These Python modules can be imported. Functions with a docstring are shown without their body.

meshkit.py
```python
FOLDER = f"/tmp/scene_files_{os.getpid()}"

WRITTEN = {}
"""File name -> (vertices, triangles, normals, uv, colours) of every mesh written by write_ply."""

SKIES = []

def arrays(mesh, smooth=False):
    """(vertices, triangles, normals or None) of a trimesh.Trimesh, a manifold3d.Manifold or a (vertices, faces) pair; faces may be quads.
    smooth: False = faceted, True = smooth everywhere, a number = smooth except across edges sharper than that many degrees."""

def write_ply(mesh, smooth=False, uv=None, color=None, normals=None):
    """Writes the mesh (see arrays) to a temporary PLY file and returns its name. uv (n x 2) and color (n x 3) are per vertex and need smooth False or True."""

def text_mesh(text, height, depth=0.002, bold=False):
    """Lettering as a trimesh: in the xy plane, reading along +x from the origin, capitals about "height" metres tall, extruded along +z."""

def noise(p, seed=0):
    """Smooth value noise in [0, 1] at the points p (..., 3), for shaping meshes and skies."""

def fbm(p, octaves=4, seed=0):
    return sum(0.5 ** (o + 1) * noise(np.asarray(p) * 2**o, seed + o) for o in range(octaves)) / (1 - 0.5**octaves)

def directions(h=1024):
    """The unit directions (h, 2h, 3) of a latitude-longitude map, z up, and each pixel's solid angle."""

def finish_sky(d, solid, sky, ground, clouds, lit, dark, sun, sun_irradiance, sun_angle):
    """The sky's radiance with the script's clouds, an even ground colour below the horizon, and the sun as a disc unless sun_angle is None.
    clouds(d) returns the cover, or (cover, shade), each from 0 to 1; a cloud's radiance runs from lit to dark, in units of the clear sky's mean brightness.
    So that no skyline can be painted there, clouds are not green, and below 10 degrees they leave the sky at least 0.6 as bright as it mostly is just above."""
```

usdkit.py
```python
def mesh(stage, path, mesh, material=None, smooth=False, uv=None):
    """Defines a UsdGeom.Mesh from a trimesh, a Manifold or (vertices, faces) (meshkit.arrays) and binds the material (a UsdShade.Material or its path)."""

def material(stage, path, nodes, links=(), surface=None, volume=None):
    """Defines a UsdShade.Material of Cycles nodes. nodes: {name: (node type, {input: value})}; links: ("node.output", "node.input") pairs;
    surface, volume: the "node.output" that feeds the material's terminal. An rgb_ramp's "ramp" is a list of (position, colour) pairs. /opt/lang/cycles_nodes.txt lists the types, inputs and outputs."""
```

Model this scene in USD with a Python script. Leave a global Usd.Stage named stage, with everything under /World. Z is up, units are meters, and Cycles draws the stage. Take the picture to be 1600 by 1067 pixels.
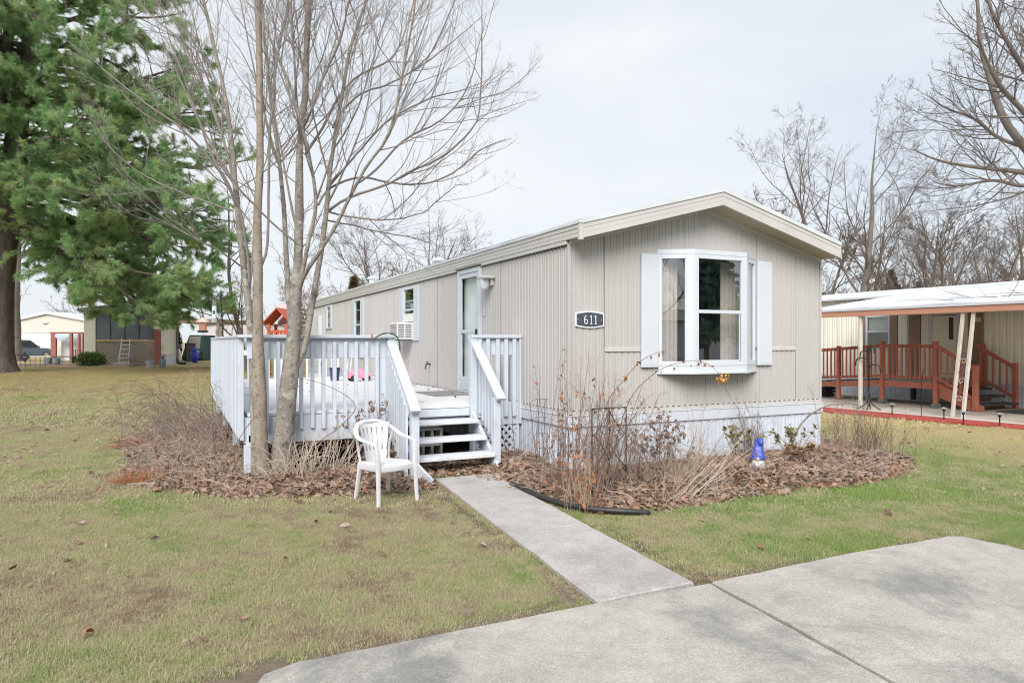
import math, random
import numpy as np, trimesh
from scipy.spatial import ConvexHull
from shapely.geometry import Polygon, Point
import shapely
import meshkit, usdkit
from pxr import Usd, UsdGeom, UsdLux, UsdShade, Gf, Sdf, Vt

stage = Usd.Stage.CreateInMemory()
UsdGeom.SetStageUpAxis(stage, 'Z'); UsdGeom.SetStageMetersPerUnit(stage, 1.0)
world = UsdGeom.Xform.Define(stage, '/World'); stage.SetDefaultPrim(world.GetPrim())
UsdGeom.Scope.Define(stage, '/World/Looks')

# ------------------------------------------------------------------ camera
YAW = math.radians(25.6)
EYE = np.array([-4.124, -7.061, 1.55])
cam = UsdGeom.Camera.Define(stage, '/World/camera')
cam.CreateHorizontalApertureAttr(36.0); cam.CreateVerticalApertureAttr(24.0)
cam.CreateFocalLengthAttr(36.0 * 1085 / 1600)
cam.CreateClippingRangeAttr(Gf.Vec2f(0.05, 3000))
cam.CreateExposureAttr(2.25)
cx = UsdGeom.Xformable(cam)
cx.AddTranslateOp().Set(Gf.Vec3d(*EYE)); cx.AddRotateXYZOp().Set(Gf.Vec3f(90, 0, -math.degrees(YAW)))

# ------------------------------------------------------------------ sky and veiled sun (overcast)
SUN_DIR = np.array([-0.42, -0.62, 0.66]); SUN_DIR /= np.linalg.norm(SUN_DIR)     # towards the sun
sky_m = usdkit.material(stage, '/World/Looks/sky_overcast', {
    'sky': ('sky_texture', {'sky_type': 'single_scattering', 'sun_disc': False, 'sun_elevation': float(math.asin(SUN_DIR[2])),
                            'sun_rotation': float(math.atan2(SUN_DIR[0], SUN_DIR[1])), 'altitude': 200.0, 'aerosol_density': 2.0}),
    'tc': ('texture_coordinate', {}),
    'map': ('mapping', {'scale': (1.0, 1.0, 2.6)}),
    'n': ('noise_texture', {'scale': 1.7, 'detail': 5.0, 'roughness': 0.52, 'distortion': 0.3}),
    'cover': ('rgb_ramp', {'ramp': [(0.30, (0.86, 0.86, 0.86)), (0.68, (0.98, 0.98, 0.98))]}),
    'tone': ('rgb_ramp', {'ramp': [(0.28, (3.05, 3.28, 3.54)), (0.50, (3.52, 3.70, 3.90)), (0.74, (4.00, 4.10, 4.20))]}),
    'mix': ('mix_color', {}),
    'bg': ('background_shader', {'strength': 0.05})},
    [('tc.generated', 'map.vector'), ('map.vector', 'n.vector'), ('n.fac', 'cover.fac'), ('n.fac', 'tone.fac'),
     ('cover.color', 'mix.fac'), ('sky.color', 'mix.a'), ('tone.color', 'mix.b'), ('mix.result', 'bg.color')], surface='bg.background')
dome = UsdLux.DomeLight.Define(stage, '/World/sky')
UsdShade.MaterialBindingAPI.Apply(dome.GetPrim()).Bind(sky_m)
dome.GetPrim().SetCustomDataByKey('kind', 'structure')
sun = UsdLux.DistantLight.Define(stage, '/World/sun')
sun.CreateNormalizeAttr(True); sun.CreateIntensityAttr(0.26); sun.CreateAngleAttr(38.0); sun.CreateColorAttr(Gf.Vec3f(1.0, 0.965, 0.92))
_z = SUN_DIR; _x = np.cross([0, 0, 1.0], _z); _x /= np.linalg.norm(_x); _y = np.cross(_z, _x)
sun.AddTransformOp().Set(Gf.Matrix4d(*_x, 0, *_y, 0, *_z, 0, 0, 0, 20, 1))

# ------------------------------------------------------------------ helpers: names, things, parts
_used = {}
def numbered(parent, name):
    k = (parent, name); n = _used.get(k, 0); _used[k] = n + 1
    return name if n == 0 else f'{name}_{n:03d}'
def tag(prim, label=None, cat=None, group=None, kind=None):
    for k, v in (('label', label), ('category', cat), ('group', group), ('kind', kind)):
        if v: prim.SetCustomDataByKey(k, v)
class Thing:
    def __init__(s, path, loc=(0, 0, 0), rz=0.0): s.path, s.loc, s.rz = path, np.array(loc, float), rz
    def local(s, v):
        c, n = math.cos(s.rz), math.sin(s.rz); q = np.asarray(v) - s.loc
        return np.stack([q[:, 0] * c + q[:, 1] * n, -q[:, 0] * n + q[:, 1] * c, q[:, 2]], 1)
    def prim(s): return stage.GetPrimAtPath(s.path)
def thing(name, label=None, cat=None, loc=(0, 0, 0), rz=0.0, group=None, kind=None):
    p = '/World/' + numbered('/World', name); x = UsdGeom.Xform.Define(stage, p)
    x.AddTranslateOp().Set(Gf.Vec3d(*map(float, loc))); x.AddRotateZOp().Set(math.degrees(rz)); x.AddScaleOp().Set(Gf.Vec3f(1, 1, 1))
    tag(x.GetPrim(), label, cat, group, kind)
    return Thing(p, loc, rz)
def part(parent, name, mb, mat, label=None, kind=None, smooth=False, local=False):
    """One mesh under a thing (or under a part of it, given as (thing, path)). Vertices are world coordinates unless local."""
    t, path = parent if isinstance(parent, tuple) else (parent, parent.path)
    v, f = mb.arrays() if isinstance(mb, MB) else (np.asarray(mb[0]), np.asarray(mb[1]))
    if not local: v = t.local(v)
    p = path + '/' + numbered(path, name)
    m = usdkit.mesh(stage, p, (v, f), mat, smooth=smooth)
    tag(m.GetPrim(), label, None, None, kind)
    return (t, p)
def single(name, mb, mat, label=None, cat=None, group=None, kind=None, smooth=False):
    """A thing that is one mesh, in world coordinates."""
    p = '/World/' + numbered('/World', name); v, f = mb.arrays() if isinstance(mb, MB) else mb
    m = usdkit.mesh(stage, p, (v, f), mat, smooth=smooth); tag(m.GetPrim(), label, cat, group, kind)
    return Thing(p)
def dup(src, loc, rz=0.0, label=None, scale=1.0, group=None):
    pr = src.prim(); cd = pr.GetCustomData(); name = pr.GetName()
    if name[-4:-3] == '_' and name[-3:].isdigit(): name = name[:-4]
    p = '/World/' + numbered('/World', name); x = UsdGeom.Xform.Define(stage, p)
    x.GetPrim().GetReferences().AddInternalReference(pr.GetPath())
    o = x.GetOrderedXformOps(); o[0].Set(Gf.Vec3d(*map(float, loc))); o[1].Set(math.degrees(rz)); o[2].Set(Gf.Vec3f(scale, scale, scale) if np.ndim(scale) == 0 else Gf.Vec3f(*map(float, scale)))
    tag(x.GetPrim(), label or cd.get('label'), cd.get('category'), group or cd.get('group'), cd.get('kind'))
    x.GetPrim().SetInstanceable(True)
    return Thing(p, loc, rz)
def place(t, loc, rz=0.0, scale=1.0):
    x = UsdGeom.Xformable(t.prim()); ops = x.GetOrderedXformOps()
    ops[0].Set(Gf.Vec3d(*map(float, loc))); ops[1].Set(math.degrees(rz)); ops[2].Set(Gf.Vec3f(scale, scale, scale) if np.ndim(scale) == 0 else Gf.Vec3f(*map(float, scale)))
    t.loc, t.rz = np.array(loc, float), rz
def scatter(path, protos, pos, ang, scl, idx, kind='stuff', tilt=None, label=None, cat=None, mats=None):
    """PointInstancer; protos: list of (v, f, material); ang about z; tilt: (n, 2) lean angles."""
    pi = UsdGeom.PointInstancer.Define(stage, path); rel = pi.CreatePrototypesRel()
    for i, (v, f, m) in enumerate(protos):
        q = f'{path}/prototype_{i:03d}' if len(protos) > 1 else f'{path}/prototype'
        usdkit.mesh(stage, q, (v, f), m); rel.AddTarget(q)
    n = len(pos); pi.CreatePositionsAttr(Vt.Vec3fArray.FromNumpy(np.asarray(pos, np.float32)))
    pi.CreateProtoIndicesAttr(Vt.IntArray.FromNumpy(np.asarray(idx, np.int32)))
    s = np.asarray(scl, np.float32); s = np.repeat(s[:, None], 3, 1) if s.ndim == 1 else s
    pi.CreateScalesAttr(Vt.Vec3fArray.FromNumpy(s))
    h = np.asarray(ang) / 2; q = np.stack([np.zeros(n), np.zeros(n), np.sin(h), np.cos(h)], 1)
    if tilt is not None:
        a, b = np.asarray(tilt)[:, 0] / 2, np.asarray(tilt)[:, 1] / 2
        qx = np.stack([np.sin(a), np.zeros(n), np.zeros(n), np.cos(a)], 1); qy = np.stack([np.zeros(n), np.sin(b), np.zeros(n), np.cos(b)], 1)
        q = qmul(qmul(qx, qy), q)
    pi.CreateOrientationsAttr(Vt.QuathArray([Gf.Quath(float(w), float(x), float(y), float(z)) for x, y, z, w in q]))
    tag(pi.GetPrim(), label, cat, None, kind)
    return pi
def qmul(a, b):
    ax, ay, az, aw = a.T; bx, by, bz, bw = b.T
    return np.stack([aw*bx+ax*bw+ay*bz-az*by, aw*by-ax*bz+ay*bw+az*bx, aw*bz+ax*by-ay*bx+az*bw, aw*bw-ax*bx-ay*by-az*bz], 1)

# ------------------------------------------------------------------ helpers: meshes
def frames(pts):
    """Parallel-transport-free frames for a batch of paths (N, K, 3)."""
    t = np.gradient(pts, axis=1); t /= np.linalg.norm(t, axis=2, keepdims=True) + 1e-12
    mean = t.mean(1, keepdims=True)
    ref = np.where(np.abs(mean[..., 2:]) < 0.8, [0, 0, 1.0], [1.0, 0, 0])
    a = np.cross(t, ref); a /= np.linalg.norm(a, axis=2, keepdims=True) + 1e-12
    return t, a, np.cross(t, a)
def tubes(pts, rad, sides=5, cap=False):
    pts = np.asarray(pts, float)
    if pts.ndim == 2: pts = pts[None]
    N, K, _ = pts.shape; rad = np.broadcast_to(np.asarray(rad, float), (N, K)) if np.ndim(rad) < 2 else rad
    t, a, b = frames(pts); an = np.arange(sides) * 2 * np.pi / sides
    v = pts[:, :, None] + rad[:, :, None, None] * (np.cos(an)[None, None, :, None] * a[:, :, None] + np.sin(an)[None, None, :, None] * b[:, :, None])
    i, j = np.meshgrid(np.arange(K - 1), np.arange(sides), indexing='ij'); j2 = (j + 1) % sides
    q = np.stack([i * sides + j, i * sides + j2, (i + 1) * sides + j2, (i + 1) * sides + j], -1).reshape(-1, 4)
    f = np.vstack([q[:, [0, 2, 1]], q[:, [0, 3, 2]]])
    if cap:
        c = [[0, k, k + 1] for k in range(1, sides - 1)]; e = [[(K - 1) * sides, (K - 1) * sides + k + 1, (K - 1) * sides + k] for k in range(1, sides - 1)]
        f = np.vstack([f, c, e])
    F = (f[None] + (np.arange(N) * K * sides)[:, None, None]).reshape(-1, 3)
    return v.reshape(-1, 3), F
_BF = np.array([[0, 2, 1], [0, 3, 2], [4, 5, 6], [4, 6, 7], [0, 1, 5], [0, 5, 4], [1, 2, 6], [1, 6, 5], [2, 3, 7], [2, 7, 6], [3, 0, 4], [3, 4, 7]])
def hull(pts):
    pts = np.asarray(pts, float); h = ConvexHull(pts); f = h.simplices.copy(); c = pts[h.vertices].mean(0)
    n = np.cross(pts[f[:, 1]] - pts[f[:, 0]], pts[f[:, 2]] - pts[f[:, 0]])
    bad = ((pts[f].mean(1) - c) * n).sum(1) < 0; f[bad] = f[bad][:, ::-1]
    return pts, f
class MB:
    def __init__(s): s.v, s.f, s.n = [], [], 0
    def add(s, v, f):
        v = np.asarray(v, float); s.v.append(v); s.f.append(np.asarray(f, int) + s.n); s.n += len(v); return s
    def arrays(s): return np.vstack(s.v), np.vstack(s.f)
    def box(s, x0, x1, y0, y1, z0, z1, c=0.0):
        if c <= 0:
            return s.add([[x0, y0, z0], [x1, y0, z0], [x1, y1, z0], [x0, y1, z0], [x0, y0, z1], [x1, y0, z1], [x1, y1, z1], [x0, y1, z1]], _BF)
        p = []
        for sx in (0, 1):
            for sy in (0, 1):
                for sz in (0, 1):
                    X, Y, Z = (x0, x1)[sx], (y0, y1)[sy], (z0, z1)[sz]; dx, dy, dz = c * (1 - 2 * sx), c * (1 - 2 * sy), c * (1 - 2 * sz)
                    p += [[X, Y + dy, Z + dz], [X + dx, Y, Z + dz], [X + dx, Y + dy, Z]]
        return s.add(*hull(p))
    def bar(s, p0, p1, w, h, up=(0, 0, 1), c=0.0):
        """Rectangular bar from p0 to p1, w across, h along up."""
        p0, p1 = np.array(p0, float), np.array(p1, float); d = p1 - p0; L = np.linalg.norm(d); d /= L
        a = np.cross(d, up); a /= np.linalg.norm(a); b = np.cross(a, d)
        m = MB().box(0, L, -w / 2, w / 2, -h / 2, h / 2, c); v, f = m.arrays()
        return s.add(p0 + v[:, :1] * d + v[:, 1:2] * -a + v[:, 2:] * b, f)
    def tube(s, pts, r, sides=6, cap=True): return s.add(*tubes(np.asarray(pts, float)[None], np.broadcast_to(np.asarray(r, float), (len(pts),))[None], sides, cap))
    def prism(s, poly, axis, a, b):
        """A polygon (list of 2-tuples in the other two axes, in xyz order) extruded along axis from a to b."""
        pg = Polygon(poly); m = trimesh.creation.extrude_polygon(pg, b - a, engine='earcut'); v = np.array(m.vertices); v[:, 2] += a
        if axis == 'z': w = v
        elif axis == 'y': w = v[:, [0, 2, 1]]
        else: w = v[:, [2, 0, 1]]
        f = np.array(m.faces)
        if axis == 'y': f = f[:, ::-1]
        return s.add(w, f)
    def sheet(s, P):
        """A grid of points (n, m, 3)."""
        n, m, _ = P.shape; i, j = np.meshgrid(np.arange(n - 1), np.arange(m - 1), indexing='ij'); a = (i * m + j).ravel()
        return s.add(P.reshape(-1, 3), np.vstack([np.stack([a, a + m, a + m + 1], 1), np.stack([a, a + m + 1, a + 1], 1)]))
    def lathe(s, prof, c=(0, 0, 0), n=14):
        an = np.linspace(0, 2 * np.pi, n, endpoint=False); pr = np.asarray(prof, float)
        v = np.stack([pr[:, None, 0] * np.cos(an), pr[:, None, 0] * np.sin(an), np.repeat(pr[:, 1:2], n, 1)], -1).reshape(-1, 3) + c
        K = len(pr); i, j = np.meshgrid(np.arange(K - 1), np.arange(n), indexing='ij'); j2 = (j + 1) % n
        q = np.stack([i * n + j, i * n + j2, (i + 1) * n + j2, (i + 1) * n + j], -1).reshape(-1, 4)
        return s.add(v, np.vstack([q[:, :3], q[:, [0, 2, 3]]]))
    def blob(s, c, r, sub=2, jit=0.0, seed=0):
        m = trimesh.creation.icosphere(sub); v = np.array(m.vertices)
        if jit: v = v * (1 + jit * (meshkit.fbm(v * 2.3 + seed, 3, seed) - 0.5)[:, None] * 2)
        return s.add(v * r + np.asarray(c), m.faces)
    def move(s, M=None, rz=0.0, loc=(0, 0, 0)):
        c, n = math.cos(rz), math.sin(rz); R = np.array([[c, -n, 0], [n, c, 0], [0, 0, 1]]) if M is None else M
        s.v = [v @ R.T + np.asarray(loc, float) for v in s.v]; return s
def spline(pts, n):
    """Catmull-Rom resampling to n points (also of extra columns)."""
    p = np.asarray(pts, float)
    if len(p) == 2: return p[0] + (p[1] - p[0]) * np.linspace(0, 1, n)[:, None]
    from scipy.interpolate import PchipInterpolator
    t = np.r_[0, np.cumsum(np.linalg.norm(np.diff(p[:, :3], axis=0), axis=1))]
    return PchipInterpolator(t, p)(np.linspace(0, t[-1], n))

# ------------------------------------------------------------------ helpers: materials
def mat(name, base, var=None, vs=3.0, vd=5.0, rough=0.6, bump=0.0, bs=80.0, stretch=(1, 1, 1), spec=0.5, metal=0.0, dirt=None, rnd=0.0, transl=0.0, lohi=(0.3, 0.7), coord='geometry.position', rndramp=None, bstretch=None, coat=0.0):
    n = {'g': ('geometry', {}), 'map': ('mapping', {'scale': stretch}), 'n': ('noise_texture', {'scale': vs, 'detail': vd, 'roughness': 0.6}),
         'r': ('rgb_ramp', {'ramp': [(lohi[0], base), (lohi[1], var if var is not None else base)]}),
         'p': ('principled_bsdf', {'roughness': rough, 'specular_ior_level': spec, 'metallic': metal, 'coat_weight': coat})}
    l = [('g.position', 'map.vector'), ('map.vector', 'n.vector'), ('n.fac', 'r.fac')]; col = 'r.color'
    if rndramp:
        n['oi'] = ('object_info', {}); n['rr'] = ('rgb_ramp', {'ramp': rndramp}); n['rm'] = ('mix_color', {'blend_type': 'multiply', 'fac': 1.0})
        l += [('oi.random', 'rr.fac'), ('rr.color', 'rm.a'), (col, 'rm.b')]; col = 'rm.result'
    if rnd:
        n['oi2'] = ('object_info', {}); n['mr'] = ('map_range', {'to_min': 1 - rnd, 'to_max': 1 + rnd}); n['h'] = ('hsv', {})
        l += [('oi2.random', 'mr.value'), ('mr.result', 'h.value'), (col, 'h.color')]; col = 'h.color'
    for i, d in enumerate(dirt if isinstance(dirt, list) else [dirt] if dirt else []):
        dc, dsc, lo, hi, amt = d[:5]; ds = d[5] if len(d) > 5 else (1, 1, 1)
        n[f'dm{i}'] = ('mapping', {'scale': ds, 'location': (3.1 + i, 1.7, 0.4)}); n[f'dn{i}'] = ('noise_texture', {'scale': dsc, 'detail': 6.0, 'roughness': 0.65})
        n[f'dr{i}'] = ('rgb_ramp', {'ramp': [(lo, (0, 0, 0)), (hi, (amt,) * 3)]}); n[f'dx{i}'] = ('mix_color', {'b': dc})
        l += [('g.position', f'dm{i}.vector'), (f'dm{i}.vector', f'dn{i}.vector'), (f'dn{i}.fac', f'dr{i}.fac'), (f'dr{i}.color', f'dx{i}.fac'), (col, f'dx{i}.a')]; col = f'dx{i}.result'
    l.append((col, 'p.base_color'))
    if bump:
        n['bm'] = ('mapping', {'scale': bstretch or stretch}); n['bn'] = ('noise_texture', {'scale': bs, 'detail': 5.0, 'roughness': 0.6}); n['b'] = ('bump', {'strength': 1.0, 'distance': bump})
        l += [('g.position', 'bm.vector'), ('bm.vector', 'bn.vector'), ('bn.fac', 'b.height'), ('b.normal', 'p.normal')]
    out = 'p.BSDF'
    if transl:
        n['t'] = ('translucent_bsdf', {}); n['m'] = ('mix_closure', {'fac': transl}); l += [(col, 't.color'), ('p.BSDF', 'm.closure1'), ('t.BSDF', 'm.closure2')]; out = 'm.closure'
    return usdkit.material(stage, '/World/Looks/' + name, n, l, surface=out)
def glass(name, tint=(0.9, 0.95, 0.93), base=0.10, gain=0.75, rough=0.0):
    """A thin pane, the same from both sides: mostly clear, mirror-like at a slant."""
    return usdkit.material(stage, '/World/Looks/' + name, {'t': ('transparent_bsdf', {'color': tint}), 'g': ('glossy_bsdf', {'color': (0.95, 0.97, 1.0), 'roughness': rough}),
        'w': ('layer_weight', {'blend': 0.5}), 'pw': ('math', {'math_type': 'power', 'value2': 4.0}), 'f': ('math', {'math_type': 'multiply_add', 'value2': gain, 'value3': base, 'use_clamp': True}), 'm': ('mix_closure', {})},
        [('w.facing', 'pw.value1'), ('pw.value', 'f.value1'), ('f.value', 'm.fac'), ('t.BSDF', 'm.closure1'), ('g.BSDF', 'm.closure2')], surface='m.closure')
def smoothstep(a, b, x):
    t = np.clip((np.asarray(x, float) - a) / (b - a), 0, 1); return t * t * (3 - 2 * t)
# ------------------------------------------------------------------ materials of the setting
def lawn_material(name, blades=False):
    """Dormant lawn: world-space patches of straw, green and brown; blades vary more."""
    n = {'g': ('geometry', {}), 'n1': ('noise_texture', {'scale': 0.55, 'detail': 6.0, 'roughness': 0.62}), 'n2': ('noise_texture', {'scale': 3.2, 'detail': 5.0, 'roughness': 0.7}),
         'n3': ('noise_texture', {'scale': 70.0, 'detail': 3.0, 'roughness': 0.7}), 'sx': ('separate_xyz', {}),
         'a0': ('mix_float', {'fac': 0.42}), 'a1': ('math', {'math_type': 'multiply_add', 'value2': 1.45, 'value3': -0.215}), 'gx': ('map_range', {'from_min': -1.6, 'from_max': -0.6, 'clamp': True}), 'gx2': ('map_range', {'from_min': 6.5, 'from_max': 3.0, 'clamp': True}), 'gy': ('map_range', {'from_min': 1.5, 'from_max': -0.8, 'clamp': True}), 'gm': ('math', {'math_type': 'multiply'}), 'gm2': ('math', {'math_type': 'multiply'}), 'a': ('math', {'math_type': 'multiply_add', 'value2': 0.13}), 'ao': ('mix_float', {'fac': 0.0}), 'c': ('rgb_ramp', {'ramp': ([(0.22, (0.27, 0.205, 0.145)), (0.32, (0.475, 0.415, 0.28)), (0.41, (0.475, 0.445, 0.26)), (0.47, (0.36, 0.385, 0.17)), (0.56, (0.225, 0.30, 0.11)), (0.64, (0.22, 0.335, 0.095)), (0.76, (0.36, 0.45, 0.12))] if blades else
                                              [(0.26, (0.16, 0.125, 0.085)), (0.42, (0.24, 0.205, 0.13)), (0.52, (0.18, 0.18, 0.09)), (0.66, (0.125, 0.165, 0.06))])}),
         # the lawn beside the neighbour's drive and under the pine is paler straw / brown
         'far': ('map_range', {'from_min': 10.0, 'from_max': 24.0, 'clamp': True}), 'east': ('map_range', {'from_min': 4.6, 'from_max': 7.6, 'clamp': True}),
         'fm': ('math', {'math_type': 'multiply', 'value2': 0.62}), 'em': ('math', {'math_type': 'multiply', 'value2': 0.72}),
         'mf': ('mix_color', {'b': (0.40, 0.315, 0.14)}), 'me': ('mix_color', {'b': (0.56, 0.475, 0.27)}), 'p': ('principled_bsdf', {'roughness': 0.85, 'specular_ior_level': 0.2})}
    l = [('g.position', 'n1.vector'), ('g.position', 'n2.vector'), ('g.position', 'n3.vector'), ('n1.fac', 'a0.a'), ('n2.fac', 'a0.b'), ('a0.result', 'a1.value1'), ('g.position', 'sx.vector'), ('sx.x', 'gx.value'), ('sx.x', 'gx2.value'), ('sx.y', 'gy.value'), ('gx.result', 'gm.value1'), ('gx2.result', 'gm.value2'), ('gm.value', 'gm2.value1'), ('gy.result', 'gm2.value2'), ('gm2.value', 'a.value1'), ('a1.value', 'a.value3'), ('a.value', 'ao.a'),
         ('sx.y', 'far.value'), ('sx.x', 'east.value'), ('far.result', 'fm.value1'), ('east.result', 'em.value1'), ('fm.value', 'mf.fac'), ('em.value', 'me.fac'),
         ('c.color', 'mf.a'), ('mf.result', 'me.a')]
    col = 'me.result'
    if blades:
        n['oi'] = ('object_info', {}); n['rr'] = ('math', {'math_type': 'multiply_add', 'value2': 0.26, 'value3': -0.13}); n['ad'] = ('math', {'math_type': 'add'})
        n['gi'] = ('math', {'math_type': 'multiply_add', 'value2': 0.26, 'value3': -0.13}); n['ad2'] = ('math', {'math_type': 'add'})
        l += [('oi.random', 'rr.value1'), ('ao.result', 'ad.value1'), ('rr.value', 'ad.value2'), ('g.random_per_island', 'gi.value1'), ('ad.value', 'ad2.value1'), ('gi.value', 'ad2.value2'), ('ad2.value', 'c.fac')]
    else:
        n['h'] = ('hsv', {}); n['v'] = ('map_range', {'from_min': 0.3, 'from_max': 0.7, 'to_min': 0.7, 'to_max': 1.25})
        n['b'] = ('bump', {'strength': 1.0, 'distance': 0.015})
        l += [('ao.result', 'c.fac'), ('n3.fac', 'v.value'), ('v.result', 'h.value'), (col, 'h.color'), ('n3.fac', 'b.height'), ('b.normal', 'p.normal')]; col = 'h.color'
    l.append((col, 'p.base_color')); out = 'p.BSDF'
    if blades:
        n['t'] = ('translucent_bsdf', {}); n['m'] = ('mix_closure', {'fac': 0.25}); l += [(col, 't.color'), ('p.BSDF', 'm.closure1'), ('t.BSDF', 'm.closure2')]; out = 'm.closure'
    return usdkit.material(stage, '/World/Looks/' + name, n, l, surface=out)
M_lawn = lawn_material('lawn_ground'); M_blade = lawn_material('lawn_blades', True)
def concrete(name, c1, c2, stain):
    return usdkit.material(stage, '/World/Looks/' + name, {'g': ('geometry', {}),
        'n1': ('noise_texture', {'scale': 1.1, 'detail': 6.0, 'roughness': 0.65}), 'r1': ('rgb_ramp', {'ramp': [(0.32, c1), (0.66, c2)]}),
        'n2': ('noise_texture', {'scale': 0.8, 'detail': 7.0, 'roughness': 0.7, 'distortion': 0.5}), 'r2': ('rgb_ramp', {'ramp': [(0.50, (0, 0, 0)), (0.62, (0.9,) * 3)]}), 'm2': ('mix_color', {'b': stain}),
        'v': ('voronoi_texture', {'scale': 150.0, 'randomness': 1.0}), 'sep': ('separate_color', {}), 'r3': ('rgb_ramp', {'ramp': [(0.0, (0.55,) * 3), (0.22, (0.9,) * 3), (0.6, (1.0,) * 3), (0.88, (1.18,) * 3), (1.0, (1.6,) * 3)]}),
        'm3': ('mix_color', {'blend_type': 'multiply', 'fac': 0.5}), 'n4': ('noise_texture', {'scale': 260.0, 'detail': 3.0}), 'b': ('bump', {'strength': 1.0, 'distance': 0.004}),
        'n5': ('noise_texture', {'scale': 6.0, 'detail': 7.0, 'roughness': 0.75}), 'r5': ('rgb_ramp', {'ramp': [(0.35, (0.86,) * 3), (0.6, (1.05,) * 3)]}), 'm5': ('mix_color', {'blend_type': 'multiply', 'fac': 1.0}),
        'p': ('principled_bsdf', {'roughness': 0.85, 'specular_ior_level': 0.3})},
        [('g.position', 'n1.vector'), ('n1.fac', 'r1.fac'), ('g.position', 'n2.vector'), ('n2.fac', 'r2.fac'), ('r2.color', 'm2.fac'), ('r1.color', 'm2.a'),
         ('g.position', 'v.vector'), ('v.color', 'sep.color'), ('sep.r', 'r3.fac'), ('m2.result', 'm3.a'), ('r3.color', 'm3.b'), ('g.position', 'n5.vector'), ('n5.fac', 'r5.fac'), ('m3.result', 'm5.a'), ('r5.color', 'm5.b'),
         ('m5.result', 'p.base_color'), ('g.position', 'n4.vector'), ('n4.fac', 'b.height'), ('b.normal', 'p.normal')], surface='p.BSDF')
M_drive = concrete('driveway_concrete', (0.355, 0.338, 0.308), (0.435, 0.416, 0.382), (0.22, 0.215, 0.205))
M_walk = concrete('walk_concrete', (0.38, 0.362, 0.35), (0.45, 0.43, 0.42), (0.34, 0.32, 0.31))
M_joint = mat('joint_moss', (0.075, 0.062, 0.035), (0.12, 0.10, 0.05), vs=9, rough=0.9)
M_soil = mat('bed_soil', (0.075, 0.052, 0.036), (0.165, 0.12, 0.085), vs=14, vd=8, rough=0.95, bump=0.03, bs=22, spec=0.1)

# ------------------------------------------------------------------ the lie of the land
BED_R = Polygon([(-1.02, 0.55), (-0.98, -0.15), (-0.93, -0.75), (-0.80, -1.35), (-0.62, -1.78), (-0.1, -1.93), (1.03, -1.82), (2.0, -1.88), (2.75, -1.86), (3.6, -1.66), (4.25, -1.25), (4.75, -0.55), (4.8, 0.25), (4.45, 0.9), (4.15, 0.9), (4.15, 0.02), (0.0, 0.02), (0.0, 1.3), (-0.7, 1.3)])
BED_L = Polygon([(-1.72, 0.42), (-1.74, -0.10), (-2.2, -0.12), (-2.97, 0.08), (-3.6, 0.35), (-4.25, 0.95), (-4.62, 1.9), (-4.6, 3.0), (-4.75, 4.3), (-4.95, 5.2), (-4.7, 6.4), (-4.0, 7.6), (-3.42, 8.6), (-3.42, 1.35), (-1.7, 1.35)])
UNDER = Polygon([(-3.42, 1.32), (-0.02, 1.32), (-0.02, 9.6), (-3.42, 9.6)])
def base_z(x, y):
    return 0.28 * smoothstep(12, 27, y) * smoothstep(9, 2, x)
def bed_z(poly, x, y, h=0.14, ramp=0.9):
    d = shapely.distance(poly.exterior, shapely.points(x, y)); inside = shapely.contains_xy(poly, x, y)
    n = meshkit.fbm(np.stack([x * 3.1, y * 3.1, 0 * x + 2.2], -1), 3, 5)
    return np.where(inside, 0.012 + h * smoothstep(0, ramp, d) * (0.7 + 0.6 * n), 0.0)
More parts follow.
